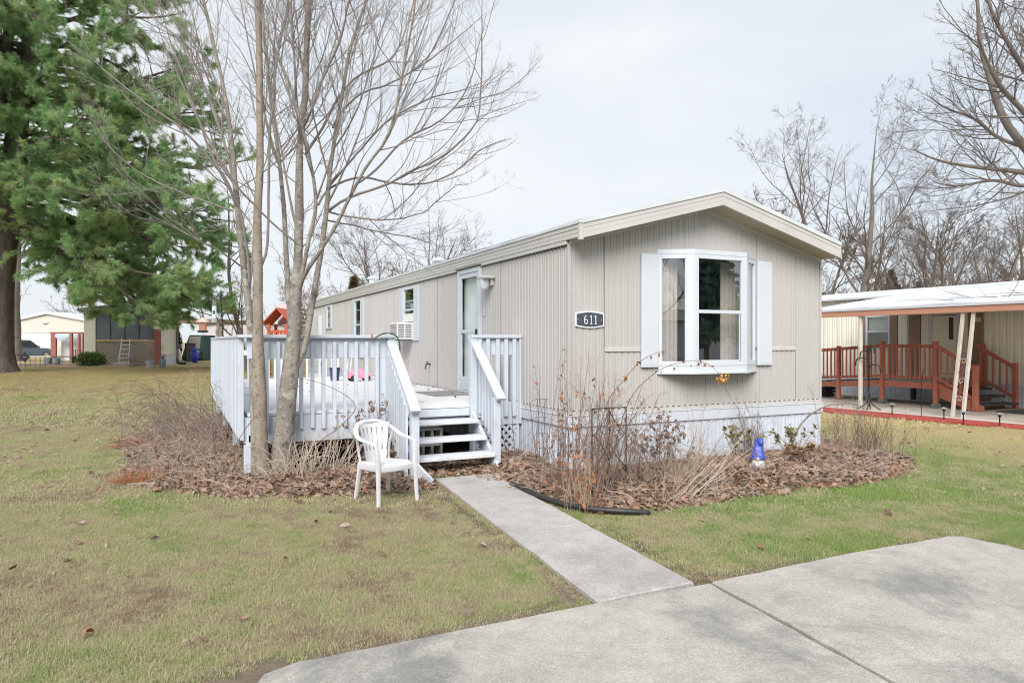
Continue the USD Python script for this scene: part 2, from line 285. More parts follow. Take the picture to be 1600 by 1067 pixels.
def wall_rise(x, y):
    """The bed is banked towards the wall."""
    return np.where(y < 0.05, smoothstep(-1.2, 0.0, y), 1.0)
def land(x, y):
    x, y = np.asarray(x, float), np.asarray(y, float)
    z = base_z(x, y); r = bed_z(BED_R, x, y, 0.10, 0.8); l = bed_z(BED_L, x, y, 0.09, 0.8)
    # away from the open edges only: beside walls the bed stays banked
    return z + r + l
rng = np.random.default_rng(611)
gx = np.r_[-700, -350, -180, -100, -65, -45, np.arange(-34, 34.1, 1.0), 45, 65, 100, 180, 350, 700]
gy = np.r_[-700, -300, -120, -60, -40, np.arange(-28, 40.1, 1.0), 48, 60, 80, 120, 200, 400, 900]
GX, GY = np.meshgrid(gx, gy, indexing='ij')
single('ground', MB().sheet(np.stack([GX, GY, base_z(GX, GY)], -1)), M_lawn, kind='structure')
def bed_mesh(poly, h, ramp):
    x0, y0, x1, y1 = poly.bounds; st = 0.07
    xs, ys = np.arange(x0 - st, x1 + st, st), np.arange(y0 - st, y1 + st, st); X, Y = np.meshgrid(xs, ys, indexing='ij')
    Z = base_z(X, Y) + bed_z(poly, X.ravel(), Y.ravel(), h, ramp).reshape(X.shape); Z = np.where(shapely.contains_xy(poly, X.ravel(), Y.ravel()).reshape(X.shape), Z + 0.012 * meshkit.noise(np.stack([X * 14, Y * 14, 0 * X], -1), 3), -0.05)
    return MB().sheet(np.stack([X, Y, Z], -1))
single('planting_bed', bed_mesh(BED_R, 0.10, 0.8), M_soil, kind='structure', smooth=True)
single('planting_bed', bed_mesh(BED_L, 0.09, 0.8), M_soil, kind='structure', smooth=True)
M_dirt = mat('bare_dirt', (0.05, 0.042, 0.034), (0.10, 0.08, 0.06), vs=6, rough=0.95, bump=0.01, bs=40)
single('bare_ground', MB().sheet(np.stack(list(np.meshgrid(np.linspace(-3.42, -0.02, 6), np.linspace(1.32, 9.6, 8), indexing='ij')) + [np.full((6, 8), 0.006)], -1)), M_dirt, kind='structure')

# ------------------------------------------------------------------ paths: slabs cast with open joints
def slab(parent, quad, z0, z1, m, bev=0.008, wob=0.0, seed=0):
    """A cast slab: outline given as corners, edges slightly uneven, arris rounded."""
    r = np.random.default_rng(seed); q = np.array(quad, float); out = []
    for a, b in zip(q, np.roll(q, -1, 0)):
        k = max(2, int(np.linalg.norm(b - a) / 0.12)); nrm = np.array([(b - a)[1], -(b - a)[0]]); nrm /= np.linalg.norm(nrm)
        for t in np.arange(k) / k: out.append(a + (b - a) * t - nrm * (abs(r.normal(0, wob)) if 0 < t < 1 else 0))
    pg = Polygon(out); inn = pg.buffer(-bev)
    mb = MB(); mb.prism(list(inn.exterior.coords)[:-1], 'z', z1 - 0.001, z1)
    o = np.array(out); c = np.array(inn.exterior.interpolate(np.array([inn.exterior.project(Point(*p)) for p in o])).tolist() if False else [inn.exterior.interpolate(inn.exterior.project(Point(*p))).coords[0] for p in o])
    n = len(o); v = np.vstack([np.c_[o, np.full(n, z0)], np.c_[o, np.full(n, z1 - bev)], np.c_[c, np.full(n, z1)]]); f = []
    for k in range(n):
        k2 = (k + 1) % n
        for a, b in ((0, n), (n, 2 * n)): f += [[a + k, a + k2, b + k2], [a + k, b + k2, b + k]]
    mb.add(v, f); return part(parent, 'slab', mb, m)
wk = thing('walkway', kind='structure')
L = lambda y: -1.555 - 0.0962 * (0.242 - y); R_ = lambda y: -0.872 - 0.0865 * (0.19 - y)
ys = [0.27, -0.405, -2.10, -3.615]
for i, (a, b) in enumerate(zip(ys, ys[1:])):
    a2, b2 = a - (0.006 if i else 0), b + 0.006
    slab(wk, [(L(a2), a2), (L(b2), b2 - 0.02), (R_(b2), b2), (R_(a2), a2)], -0.08, 0.032 + 0.003 * i, M_walk, wob=0.004, seed=i)
part(wk, 'joint_filler', MB().box(-1.93, -0.9, -3.6, 0.2, -0.06, 0.006), M_joint)
dv = thing('driveway', kind='structure')
slab(dv, [(-3.62, -3.66), (-3.78, -3.72), (-3.86, -3.85), (-3.95, -5.6), (-4.0, -8.4), (-1.70, -8.4), (-1.262, -4.9), (-1.122, -3.672), (-1.93, -3.645)][::1], -0.08, 0.040, M_drive, wob=0.006, seed=11)
slab(dv, [(-1.102, -3.662), (-1.242, -4.9), (-1.68, -8.4), (1.52, -8.4), (1.47, -5.0), (1.40, -4.0), (1.36, -3.72), (1.25, -3.66), (0.2, -3.63)][::1], -0.08, 0.043, M_drive, wob=0.006, seed=12)
part(dv, 'joint_filler', MB().box(-3.6, 1.3, -8.4, -3.7, -0.06, 0.018), M_joint)
# the street behind the viewpoint
M_road = mat('street_asphalt', (0.045, 0.045, 0.047), (0.065, 0.064, 0.062), vs=3, rough=0.9, bump=0.003, bs=200)
single('street', MB().sheet(np.stack(list(np.meshgrid([-120, -40, 40, 120.0], [-14.6, -8.42], indexing='ij')) + [np.full((4, 2), 0.012)], -1)), M_road, kind='structure')
DRIVE_ = None
DRIVE = Polygon([(-3.9, -3.62), (-4.05, -8.5), (1.55, -8.5), (1.4, -3.62)]); WALK = Polygon([(L(0.27), 0.27), (L(-3.64), -3.64), (R_(-3.64), -3.64), (R_(0.27), 0.27)])
# worn bare soil where the lawn meets the concrete
_u = shapely.union_all([DRIVE, WALK]); _r = np.random.default_rng(3); _s = np.arange(0, _u.exterior.length, .07)
_w = .05 + .17 * np.clip(meshkit.fbm(np.c_[_s * 1.1, 0 * _s, 0 * _s], 4, 9) - .30, 0, 1) * 1.8
EDGE = shapely.union_all([_u.exterior.interpolate(a).buffer(b, 6) for a, b in zip(_s, _w)]); _v, _f = [], 0; _mb = MB()
for _g in getattr(EDGE, 'geoms', [EDGE]):
    _t = trimesh.creation.extrude_polygon(_g, .016, engine='earcut'); _q = np.array(_t.vertices); _q[:, 2] -= .011; _mb.add(_q, _t.faces)
single('bare_soil', _mb, M_dirt2 := mat('edge_soil', (0.10, 0.078, 0.055), (0.18, 0.145, 0.105), vs=11, vd=7, rough=.95, bump=.015, bs=40), kind='structure')
# ------------------------------------------------------------------ the mobile home
M_siding = mat('taupe_siding', (0.42, 0.404, 0.394), (0.445, 0.428, 0.418), vs=1.3, rough=0.42, bump=0.0012, bs=25, stretch=(1, 1, 0.35), spec=0.45, dirt=[((0.36, 0.32, 0.27), 2.2, 0.52, 0.80, 0.40, (2.5, 2.5, 0.25))], rnd=0.015)
M_trim = mat('taupe_trim', (0.47, 0.455, 0.44), (0.51, 0.495, 0.48), vs=2, rough=0.4, dirt=((0.30, 0.26, 0.21), 3.0, 0.56, 0.85, 0.35, (1, 1, 3)))
M_soffit = mat('tan_soffit', (0.40, 0.335, 0.25), (0.45, 0.38, 0.29), vs=2, rough=0.5, bump=0.002, bs=60)
M_white = mat('white_vinyl', (0.56, 0.595, 0.645), (0.52, 0.555, 0.605), vs=2.5, rough=0.35, dirt=((0.55, 0.55, 0.53), 2.0, 0.55, 0.85, 0.25))
M_skirt = mat('white_skirting', (0.55, 0.595, 0.67), (0.51, 0.555, 0.63), vs=1.5, rough=0.4, dirt=((0.42, 0.40, 0.36), 1.8, 0.52, 0.74, 0.45, (1.5, 1.5, 0.8)), rnd=0.02)
M_roof = mat('white_roof_coating', (0.62, 0.645, 0.67), (0.48, 0.51, 0.54), vs=2.2, rough=0.6, bump=0.004, bs=8, dirt=((0.35, 0.35, 0.35), 5, 0.55, 0.8, 0.4))
M_glass = glass('window_glass', (0.90, 0.93, 0.93), 0.23); M_glass2 = glass('storm_door_glass', (0.90, 0.95, 0.95), 0.05, 0.45)
M_inner = mat('inner_wall', (0.20, 0.17, 0.14), rough=0.8); M_curtain = mat('curtain_lace', (0.70, 0.63, 0.58), (0.58, 0.51, 0.46), vs=30, rough=0.9, transl=0.2)
M_dark = mat('dark_metal', (0.03, 0.03, 0.032), rough=0.45); M_blind = mat('window_blind', (0.72, 0.74, 0.72), rough=0.5)
HL, HW = 18.0, 4.15
def ribs(u0, u1, zb, zt, holes=(), period=0.0915, depth=0.0075, w=(0.50, 0.12)):
    """Ribbed sheet: (u, d, z) strips; zt is a function of u."""
    us = []
    k0, k1 = int(math.floor(u0 / period)) - 1, int(math.ceil(u1 / period)) + 1
    prof = [(0.0, 0.0), (0.30, 0.0), (0.36, 1.0), (0.62, 1.0), (0.66, 0.45), (0.72, 0.45), (0.76, 1.0), (0.94, 1.0)]
    U, D = [], []
    for k in range(k0, k1):
        for a, d in prof: U.append((k + a) * period); D.append(d * depth)
    U, D = np.array(U), np.array(D)
    cuts = sorted({u0, u1, *[h[0] for h in holes], *[h[1] for h in holes]}); cuts = [c for c in cuts if u0 <= c <= u1]
    keep = (U > u0 + 1e-4) & (U < u1 - 1e-4); uu = np.concatenate([U[keep], cuts]); dd = np.concatenate([D[keep], np.interp(cuts, U, D)])
    o = np.argsort(uu, kind='stable'); uu, dd = uu[o], dd[o]
    v, f = [], []
    for a, b, da, db in zip(uu, uu[1:], dd, dd[1:]):
        if b - a < 1e-5: continue
        m = (a + b) / 2; spans = [(zb, None)]
        for h in holes:
            if h[0] < m < h[1]:
                ns = []
                for lo, hi in spans: ns += [(lo, h[2]), (h[3], hi)]
                spans = ns
        for lo, hi in spans:
            ha, hb = (zt(a), zt(b)) if hi is None else (hi, hi)
            if min(ha, hb) <= lo: continue
            k = len(v); v += [(a, da, lo), (b, db, lo), (b, db, hb), (a, da, ha)]; f += [[k, k + 1, k + 2], [k, k + 2, k + 3]]
    return np.array(v), np.array(f)
RID = 2.06
def roof_z(x): return 3.44 - abs(x - RID) * (3.44 - 2.892) / (RID + 0.02)      # underside line of the roof deck
h = thing('mobile_home', 'long taupe mobile home with white bay window, white skirting and low gable roof', 'mobile home', (0, 0, 0))
BAY = (1.33, 2.86, 1.24, 2.62)
def front(u0, u1, zb, zt, holes=(), label=None, proud=0.0):
    v, f = ribs(u0, u1, zb, zt, holes); part(h, 'siding_panel', (np.stack([v[:, 0], -v[:, 1] - proud, v[:, 2]], 1), f), M_siding)
WB = 0.735
top = lambda u: roof_z(u) - 0.06
front(0.0, 0.485, WB, top); front(0.488, 1.70, 1.475, top, [BAY], proud=.004); front(1.703, 2.93, 1.475, top, [BAY], proud=.004); front(2.933, 3.65, 1.475, top, proud=.004)
front(0.488, 2.05, WB, lambda u: 1.43, [BAY]); front(2.053, 2.975, WB, lambda u: 1.43, [BAY]); front(2.978, 3.65, WB, lambda u: 1.43); front(3.653, HW, WB, top, proud=.003)
for a, b in ((0.488, 1.012), (3.186, 3.65)):
    m = MB().box(a, b, -0.017, -0.0, 1.43, 1.478, 0.004).box(a, b, -0.022, -0.0165, 1.430, 1.438); part(h, 'seam_strip', m, M_trim)
part(h, 'corner_trim', MB().box(-0.016, 0.02, -0.018, 0.02, WB - .02, 2.70, 0.004), M_siding); part(h, 'corner_trim', MB().box(HW - 0.02, HW + 0.016, -0.018, 0.02, WB - .02, 2.80, 0.004), M_siding)
# long wall facing the deck
AC = (5.90, 6.55, 1.62, 2.58); W2 = (10.30, 10.9, 1.20, 2.58); W3 = (14.2, 14.65, 1.98, 2.60); DOOR = (2.66, 3.44, 0.78, 2.62)
def side(y0, y1, holes=(), zb=WB, proud=0.0):
    v, f = ribs(y0, y1, zb, lambda u: 2.72, holes); part(h, 'siding_panel', (np.stack([-v[:, 1] - proud, v[:, 0], v[:, 2]], 1)[:, [0, 1, 2]], f[:, ::-1]), M_siding)
side(0.0, 1.932); side(1.935, 2.337, proud=.003); side(2.34, 4.6, [DOOR]); side(4.603, 7.2, [AC], proud=.003); side(7.203, 9.7); side(9.703, 12.2, [W2], proud=.003); side(12.203, 14.9, [W3]); side(14.903, HL, proud=.003)
v, f = ribs(0, HL, WB, lambda u: 2.79); part(h, 'siding_panel', (np.stack([HW + v[:, 1], v[:, 0], v[:, 2]], 1), f), M_siding)
v, f = ribs(0, HW, WB, top); part(h, 'siding_panel', (np.stack([v[:, 0], HL + v[:, 1], v[:, 2]], 1), f[:, ::-1]), M_siding)
# inside: floor, ceiling, lining set in behind the sheets
part(h, 'floor', MB().box(0.06, HW - .06, .06, HL - .06, 0.70, 0.74), M_inner); part(h, 'ceiling', MB().box(0.05, HW - .05, .05, HL - .05, 2.66, 2.70), M_inner)
[part(h, 'partition', MB().box(*b), M_inner) for b in ((0.3, HW - .3, 4.9, 5.0, 0.75, 2.65), (0.3, 2.9, 9.2, 9.3, .75, 2.65), (1.6, 1.7, 9.4, 17, .75, 2.65), (0.3, 1.6, 12.6, 12.7, .75, 2.65))]
# roof: white coated sheets over taupe fascia
rp = MB(); YF = -0.31
def roof_half(xa, xb):
    n = 40; ys = np.linspace(YF - 0.01, HL + 0.2, n); xs = np.linspace(xa, xb, 9); X, Y = np.meshgrid(xs, ys, indexing='ij')
    Z = 3.44 + 0.045 - np.abs(X - RID) * (3.44 - 2.892) / (RID + 0.02) + 0.010 * (meshkit.noise(np.stack([X * 2, Y * 1.5, 0 * X], -1), 7) - 0.5)
    return np.stack([X, Y, Z], -1)
A = roof_half(-0.05, RID); part(h, 'roof', MB().sheet(A), M_roof, smooth=True); B = roof_half(RID, HW + 0.035); part(h, 'roof', MB().sheet(B), M_roof, smooth=True)
# coated roof edge rolled over the fascia
def raked(x0, x1, y0, y1, dz0, dz1):
    """A board following the roof slope between x0 and x1."""
    z = lambda x: roof_z(x); c = [(x0, z(x0) + dz0), (x1, z(x1) + dz0), (x1, z(x1) + dz1), (x0, z(x0) + dz1)]
    return MB().prism(c, 'y', y0, y1)
for xa, xb in ((-0.025, RID), (RID + .001, HW + 0.012)):
    part(h, 'roof_edge', raked(xa, xb, YF - 0.028, YF + 0.05, -0.005, 0.048), M_roof)
    for k, (dz, pr) in enumerate(((-0.058, 0.016), (-0.112, 0.012), (-0.172, 0.016))): part(h, 'fascia_board', raked(xa, xb, YF - pr, YF + 0.03, dz, dz + (0.055 if k < 2 else 0.058)), M_trim)
    part(h, 'fascia_board', raked(xa, xb, YF - 0.003, YF + 0.028, -0.17, -0.01), M_trim)
    part(h, 'soffit', raked(xa + (0.02 if xa < 0 else 0), xb, YF + 0.031, -0.004, -0.168, -0.140), M_soffit)
    part(h, 'gable_trim', raked(max(xa, 0.0), min(xb, HW), -0.030, 0.002, -0.215, -0.166), M_trim)
for sx, x in ((-1, -0.03), (1, HW + 0.015)):
    zb = 2.685 if sx < 0 else 2.76
    lo, hi = (zb, 2.885)
    for k in range(4):
        z0 = lo + (hi - lo) * k / 4; m = MB(); dx = 0.012 + 0.004 * (k % 2)
        m.box(x - dx if sx < 0 else HW + .001, 0.0 - .001 if sx < 0 else x + dx, (YF + 0.03 if k >= 1 else 0.004), HL + 0.15, z0, z0 + (hi - lo) / 4 - 0.004, 0.003); part(h, 'fascia_board', m, M_trim)
    part(h, 'roof_edge', MB().box(x - 0.028 if sx < 0 else HW, 0.0 if sx < 0 else x + 0.028, YF - 0.025, HL + 0.17, 2.884, 2.925, 0.006), M_roof)
    part(h, 'fascia_end_cap', MB().box(x - 0.02 if sx < 0 else HW, 0.0 if sx < 0 else x + 0.02, YF - 0.019, YF + 0.029, 2.70 if sx < 0 else 2.745, 2.883, 0.003), M_trim)
m = MB()      # scalloped closure strip under the side fascia
for k in range(int(HL / 0.0915)): m.box(-0.0165, -0.001, k * 0.0915 + 0.03, k * 0.0915 + 0.075, 2.668, 2.684)
part(h, 'closure_strip', m, M_dark, kind='stuff')
# roof vents
for y, x, r, hh in ((8.2, 1.3, 0.13, 0.27), (13.6, 1.1, 0.11, 0.34)):
    z = roof_z(x); part(h, 'roof_vent', MB().lathe([(0.001, z + hh), (r * 1.3, z + hh - 0.06), (r * 1.3, z + hh - 0.10), (r * .8, z + hh - 0.10), (r * .8, z), (0.001, z)], (x, y, 0), 14), M_white, smooth=40)
# skirting
part(h, 'skirting_cap', MB().box(-0.03, HW + 0.03, -0.032, 0.0, 0.538, 0.668, 0.006).box(-0.034, HW + 0.034, -0.038, 0.0, 0.666, 0.682, 0.004), M_white)
part(h, 'skirting_cap', MB().box(-0.032, 0.0, 0.002, HL, 0.538, 0.668, 0.006).box(-0.038, 0.0, 0.002, HL, 0.666, 0.682, 0.004), M_white)
part(h, 'bottom_rail', MB().box(-0.006, HW + 0.006, -0.016, 0.0, 0.683, 0.736, 0.003).box(-0.016, 0.0, 0.001, HL, 0.683, 0.736, 0.003), M_trim)
m = MB()
for k in range(int(HW / 0.0915)): m.box(k * 0.0915 + 0.028, k * 0.0915 + 0.075, -0.0175, -0.0155, 0.728, 0.738)
for k in range(int(HL / 0.0915)): m.box(-0.0175, -0.0155, k * 0.0915 + 0.028, k * 0.0915 + 0.075, 0.728, 0.738)
part(h, 'vent_slots', m, M_dark, kind='stuff')
def skirt(u0, u1, m4):
    v, f = ribs(u0, u1, -0.05, lambda u: 0.54, period=0.13, depth=0.010); return m4(v), f
for k in range(6):
    a, b = k * HW / 6, (k + 1) * HW / 6 - 0.004; v, f = skirt(a, b, lambda v: np.stack([v[:, 0], -v[:, 1] - 0.002, v[:, 2]], 1)); part(h, 'skirting_panel', (v, f), M_skirt)
for k in range(12):
    a, b = k * 1.5, (k + 1) * 1.5 - 0.004; v, f = skirt(a, b, lambda v: np.stack([-v[:, 1] - 0.002, v[:, 0], v[:, 2]], 1)); part(h, 'skirting_panel', (v, f[:, ::-1]), M_skirt)
    part(h, 'skirting_panel', (np.stack([2 * HW - v[:, 0] * 0 - HW + 0.012, v[:, 1], v[:, 2]], 1) if False else np.stack([HW - v[:, 0] * 1.0, v[:, 1], v[:, 2]], 1), f), M_skirt)

# bay window: three glazed faces on a shallow box
bc, c_, p_ = 2.0925, 0.427, 0.25; xl, xr, ZB, ZT = 1.275, 2.91, 1.165, 2.70
P0, P1, P2, P3 = np.array([xl, -0.012]), np.array([bc - c_, -p_]), np.array([bc + c_, -p_]), np.array([xr, -0.012])
bay = part(h, 'bay_window', MB().prism([tuple(P0), tuple(P1), tuple(P2), tuple(P3), (xr, 0.03), (xl, 0.03)], 'z', ZB, ZB + 0.075), M_white, 'white bay window projecting from the front wall')
part(bay, 'window_head', MB().prism([tuple(P0), tuple(P1), tuple(P2), tuple(P3), (xr, 0.03), (xl, 0.03)], 'z', ZT - 0.055, ZT), M_white)
def face(A, B, f_, z0, z1, wl, wr, th=0.05):
    """Frame of one face between plan points A and B: stiles and rails; returns the glass corner points."""
    d = (B - A) / np.linalg.norm(B - A); n = np.array([d[1], -d[0]]); Lg = np.linalg.norm(B - A)
    def blk(u0, u1, a, b, o0, o1, c=0.004):
        m = MB().box(u0, u1, -o1, -o0, a, b, c); v, ff = m.arrays(); f_.add(np.stack([A[0] + v[:, 0] * d[0] - v[:, 1] * n[0], A[1] + v[:, 0] * d[1] - v[:, 1] * n[1], v[:, 2]], 1), ff)
    return d, n, Lg, blk
def window_face(A, B, z0, z1, wl, wr, rail=None, zt=0.10, zb=0.10):
    fr = MB(); d, n, Lg, blk = face(A, B, fr, z0, z1, wl, wr)
    blk(0.002, wl, z0, z1, -0.04, 0.0); blk(Lg - wr, Lg - 0.002, z0, z1, -0.04, 0.0); blk(wl, Lg - wr, z1 - zt, z1, -0.04, -0.002); blk(wl, Lg - wr, z0, z0 + zb, -0.04, -0.002)
    blk(wl, wl + 0.012, z0 + zb, z1 - zt, -0.03, -0.008, 0.002); blk(Lg - wr - 0.012, Lg - wr, z0 + zb, z1 - zt, -0.03, -0.008, 0.002)
    fp = part(bay, 'window_frame', fr, M_white)
    gs = [(z0 + zb, z1 - zt, -0.022)]
    if rail:
        sm = MB(); d, n, Lg, blk2 = face(A, B, sm, z0, z1, wl, wr); blk2(wl + .012, Lg - wr - .012, rail - 0.022, rail + 0.022, -0.03, -0.004, 0.003); blk2(Lg - wr - 0.045, Lg - wr - 0.03, z0 + zb, rail - 0.02, -0.02, -0.006, 0.002); blk2(wl, Lg - wr, z0 + zb, z0 + zb + 0.025, -0.02, -0.006, 0.002)
        part(bay, 'window_sash', sm, M_white); gs = [(z0 + zb, rail, -0.014), (rail, z1 - zt, -0.026)]
    for a, b, o in gs:
        q = [A + d * wl + n * o, A + d * (Lg - wr) + n * o]; part(bay, 'pane', (np.array([[*q[0], a], [*q[1], a], [*q[1], b], [*q[0], b]]), np.array([[0, 1, 2], [0, 2, 3]])), M_glass)
z0, z1 = ZB + 0.076, ZT - 0.056
window_face(P0, P1, z0, z1, 0.045, 0.11, None, 0.06, 0.06); window_face(P1, P2, z0, z1, 0.06, 0.075, 1.925, 0.055, 0.05); window_face(P2, P3, z0, z1, 0.10, 0.045, None, 0.06, 0.06)
part(bay, 'window_sill', MB().prism([(xl - .02, -0.014), (P1[0] - .012, -p_ - 0.025), (P2[0] + .012, -p_ - 0.025), (xr + .02, -0.014)], 'z', ZB - 0.022, ZB - 0.001), M_white)
def curtain(x0, x1, y, z0, z1, amp=0.02, k=9, seed=0):
    n = k * 6; u = np.linspace(0, 1, n); r = np.random.default_rng(seed).uniform(-1, 1, 3); X = x0 + (x1 - x0) * u; Y = y + amp * np.sin(u * k * 2 * np.pi + r[0]) + 0.4 * amp * np.sin(u * k * 3.3 + r[1])
    zz = np.linspace(z0, z1, 6); return MB().sheet(np.stack([np.repeat(X[:, None], 6, 1), np.repeat(Y[:, None], 6, 1) * 1.0, np.repeat(zz[None], n, 0)], -1))
part(h, 'curtain', curtain(1.36, 1.62, 0.03, 1.25, 2.6, 0.015, 4, 1), M_curtain); part(h, 'curtain', curtain(2.32, 2.86, 0.03, 1.25, 2.6, 0.018, 8, 2), M_curtain)
# shutters
for x0, x1, nm in ((1.014, 1.266, 0), (2.922, 3.184, 1)):
    part(h, 'shutter', MB().box(x0, x1, -0.045, -0.010, 1.228, 2.635, 0.005).box(x0 + 0.03, x1 - 0.03, -0.0475, -0.044, 1.26, 2.605, 0.001), M_white)

# storm door on the deck side
d_ = part(h, 'door', MB().box(-0.052, 0.0, 2.57, 2.64, 0.76, 2.69, 0.005).box(-0.052, 0.0, 3.44, 3.50, 0.76, 2.69, 0.005).box(-0.052, 0.0, 2.64, 3.44, 2.62, 2.69, 0.005).box(-0.05, 0.02, 2.6, 3.46, 0.735, 0.775, 0.004), M_white, 'white storm door with tall clear panes')
part(d_, 'drip_cap', MB().box(-0.07, 0.0, 2.54, 3.53, 2.69, 2.71, 0.003), M_dark)
part(d_, 'door_leaf', MB().box(-0.04, -0.01, 2.645, 2.715, 0.78, 2.615, 0.004).box(-0.04, -0.01, 3.365, 3.435, 0.78, 2.615, 0.004).box(-0.04, -0.01, 2.715, 3.365, 2.55, 2.615, 0.004).box(-0.042, -0.008, 2.715, 3.365, 1.68, 1.735, 0.004).box(-0.04, -0.01, 2.715, 3.365, 0.78, 0.99, 0.004), M_white)
[part(d_, 'pane', (np.array([[-.025, 2.715, a], [-.025, 2.715, b], [-.025, 3.365, b], [-.025, 3.365, a]]), np.array([[0, 1, 2], [0, 2, 3]])), M_glass2) for a, b in ((1.735, 2.55), (0.99, 1.68))]
part(d_, 'inner_door', MB().box(0.05, 0.09, 2.66, 3.44, 0.78, 2.62), M_blind); part(d_, 'handle', MB().box(-0.075, -0.04, 2.68, 2.70, 1.62, 1.74, 0.006), M_dark)
def side_window(hole, sh, label, blind=None, rail=True):
    y0, y1, z0, z1 = hole; w = part(h, 'window', MB().box(-0.035, 0.0, y0 - 0.05, y0, z0 - .05, z1 + .05, .004).box(-0.035, 0.0, y1, y1 + .05, z0 - .05, z1 + .05, .004).box(-0.035, 0.0, y0, y1, z1, z1 + .05, .004).box(-0.035, 0.0, y0, y1, z0 - .05, z0, .004), M_white, label)
    zm = (z0 + z1) / 2 + 0.08
    if rail: part(w, 'window_sash', MB().box(-0.028, -0.002, y0, y1, zm - 0.02, zm + 0.02, .003).box(-0.02, -0.004, y0, y1, z1 - .24, z1 - .225, .002), M_white)
    part(w, 'pane', MB().box(-0.012, -0.010, y0, y1, z0, z1), M_glass)
    if blind:
        b = MB()
        for k in range(int((blind[1] - blind[0]) / 0.05)): b.box(0.04, 0.075, y0 - .02, y1 + .02, blind[0] + k * .05, blind[0] + k * .05 + 0.034)
        part(w, 'blind', b, M_blind)
    for a, b in sh: part(h, 'shutter', MB().box(-0.036, -0.010, a, b, z0 - 0.05, z1 + 0.05, 0.004), M_white)
side_window(AC, ((5.61, 5.845), (6.605, 6.9)), 'window with shutters holding the air conditioner'); side_window(W2, ((10.0, 10.24), (10.96, 11.27)), 'tall window with half drawn blind', (1.2, 2.1)); side_window(W3, ((13.95, 14.14), (14.71, 14.9)), 'small window near the far end', rail=False)
part(h, 'utility_box', MB().box(-0.14, -0.012, 15.45, 16.0, 0.9, 2.36, 0.01), M_white)
# porch lamp, faucet, switch plate
lm = part(h, 'porch_lamp', MB().box(-0.06, -0.012, 2.12, 2.32, 2.36, 2.50, 0.01).box(-0.19, -0.012, 2.08, 2.36, 2.455, 2.50, 0.012), M_trim)
part(lm, 'lamp_shade', MB().lathe([(0.001, 2.31), (0.055, 2.315), (0.072, 2.36), (0.075, 2.455)], (-0.12, 2.22, 0), 14), M_white, smooth=50)
part(h, 'faucet', MB().tube([(-0.01, 4.95, 1.14), (-0.10, 4.95, 1.14)], 0.014).tube([(-0.09, 4.95, 1.14), (-0.11, 4.95, 1.05)], 0.012).tube([(-0.07, 4.90, 1.18), (-0.07, 5.0, 1.18)], 0.01).tube([(-.07, 4.95, 1.14), (-.07, 4.95, 1.18)], .006), M_dark)
part(h, 'switch_plate', MB().box(-0.022, -0.010, 2.44, 2.52, 1.93, 2.05, 0.004), M_trim)
# house number plaque
M_plaque = mat('plaque_slate', (0.045, 0.055, 0.075), (0.06, 0.07, 0.09), vs=60, rough=0.5, bump=0.001, bs=400); M_silver = mat('plaque_silver', (0.72, 0.75, 0.80), rough=0.35)
def plaque_outline(w, hh, bow, n=12):
    u = np.linspace(-1, 1, n); t = [(x * w / 2, hh / 2 + bow * (1 - x * x)) for x in u]; return [(-a, -b) for a, b in t] + [(-a, -b) for a, b in reversed(t)] if False else t + [(x * w / 2, -hh / 2 - bow * (1 - x * x)) for x in u[::-1]]
pq = thing('house_number', 'slate blue plaque with silver rim and the number 611 on the front wall', 'house number', (0.272, -0.012, 1.81))
o1 = [(x + 0.272, z + 1.81) for x, z in plaque_outline(0.395, 0.155, 0.022)]; o2 = [(x + 0.272, z + 1.81) for x, z in plaque_outline(0.365, 0.125, 0.022)]
part(pq, 'rim', MB().prism(o1, 'y', -0.026, -0.011), M_silver); part(pq, 'plate', MB().prism(o2, 'y', -0.0285, -0.0265), M_plaque)
for x in (-0.165, 0.165): part(pq, 'screw', MB().lathe([(0.001, 0.003), (0.004, 0.002), (0.005, 0)], (0, 0, 0), 8).move(np.array([[1, 0, 0], [0, 0, -1], [0, 1, 0]]), loc=(0.272 + x, -0.0286, 1.81)), M_silver)
import shapely.geometry as sg
def stroke(lines, w): return shapely.union_all([sg.LineString(l).buffer(w, cap_style=2, join_style=1) for l in lines])
def glyph_six(x0, s):      # a narrow old-style six
    a = np.linspace(0, 2 * np.pi, 30); bowl = [(x0 + 0.5 * s * 0.5 + 0.20 * s * math.cos(t), 0.27 * s + 0.24 * s * math.sin(t)) for t in a]
    arm = [(x0 + s * (0.25 + 0.20 * math.cos(t)), s * (0.30 + 0.62 * math.sin(t))) for t in np.linspace(math.pi, math.pi * 0.40, 16)]
    return stroke([bowl, arm], 0.042 * s)
def glyph_one(x0, s): return stroke([[(x0 + .24 * s, 0.0), (x0 + .24 * s, 0.98 * s)], [(x0 + .10 * s, .03 * s), (x0 + .38 * s, .03 * s)], [(x0 + .25 * s, .95 * s), (x0 + .08 * s, .83 * s)]], 0.042 * s)
sz = 0.105
for k, g in enumerate((glyph_six(-0.083, sz), glyph_one(-0.008, sz), glyph_one(0.055, sz))):
    mb = MB()
    for pg in getattr(g, 'geoms', [g]):
        t = trimesh.creation.extrude_polygon(pg, 0.003, engine='earcut'); v = np.array(t.vertices); mb.add(np.stack([v[:, 0] + 0.272, -0.0288 - v[:, 2], v[:, 1] + 1.757], 1), np.array(t.faces)[:, ::-1])
    part(pq, 'digit', mb, M_silver)
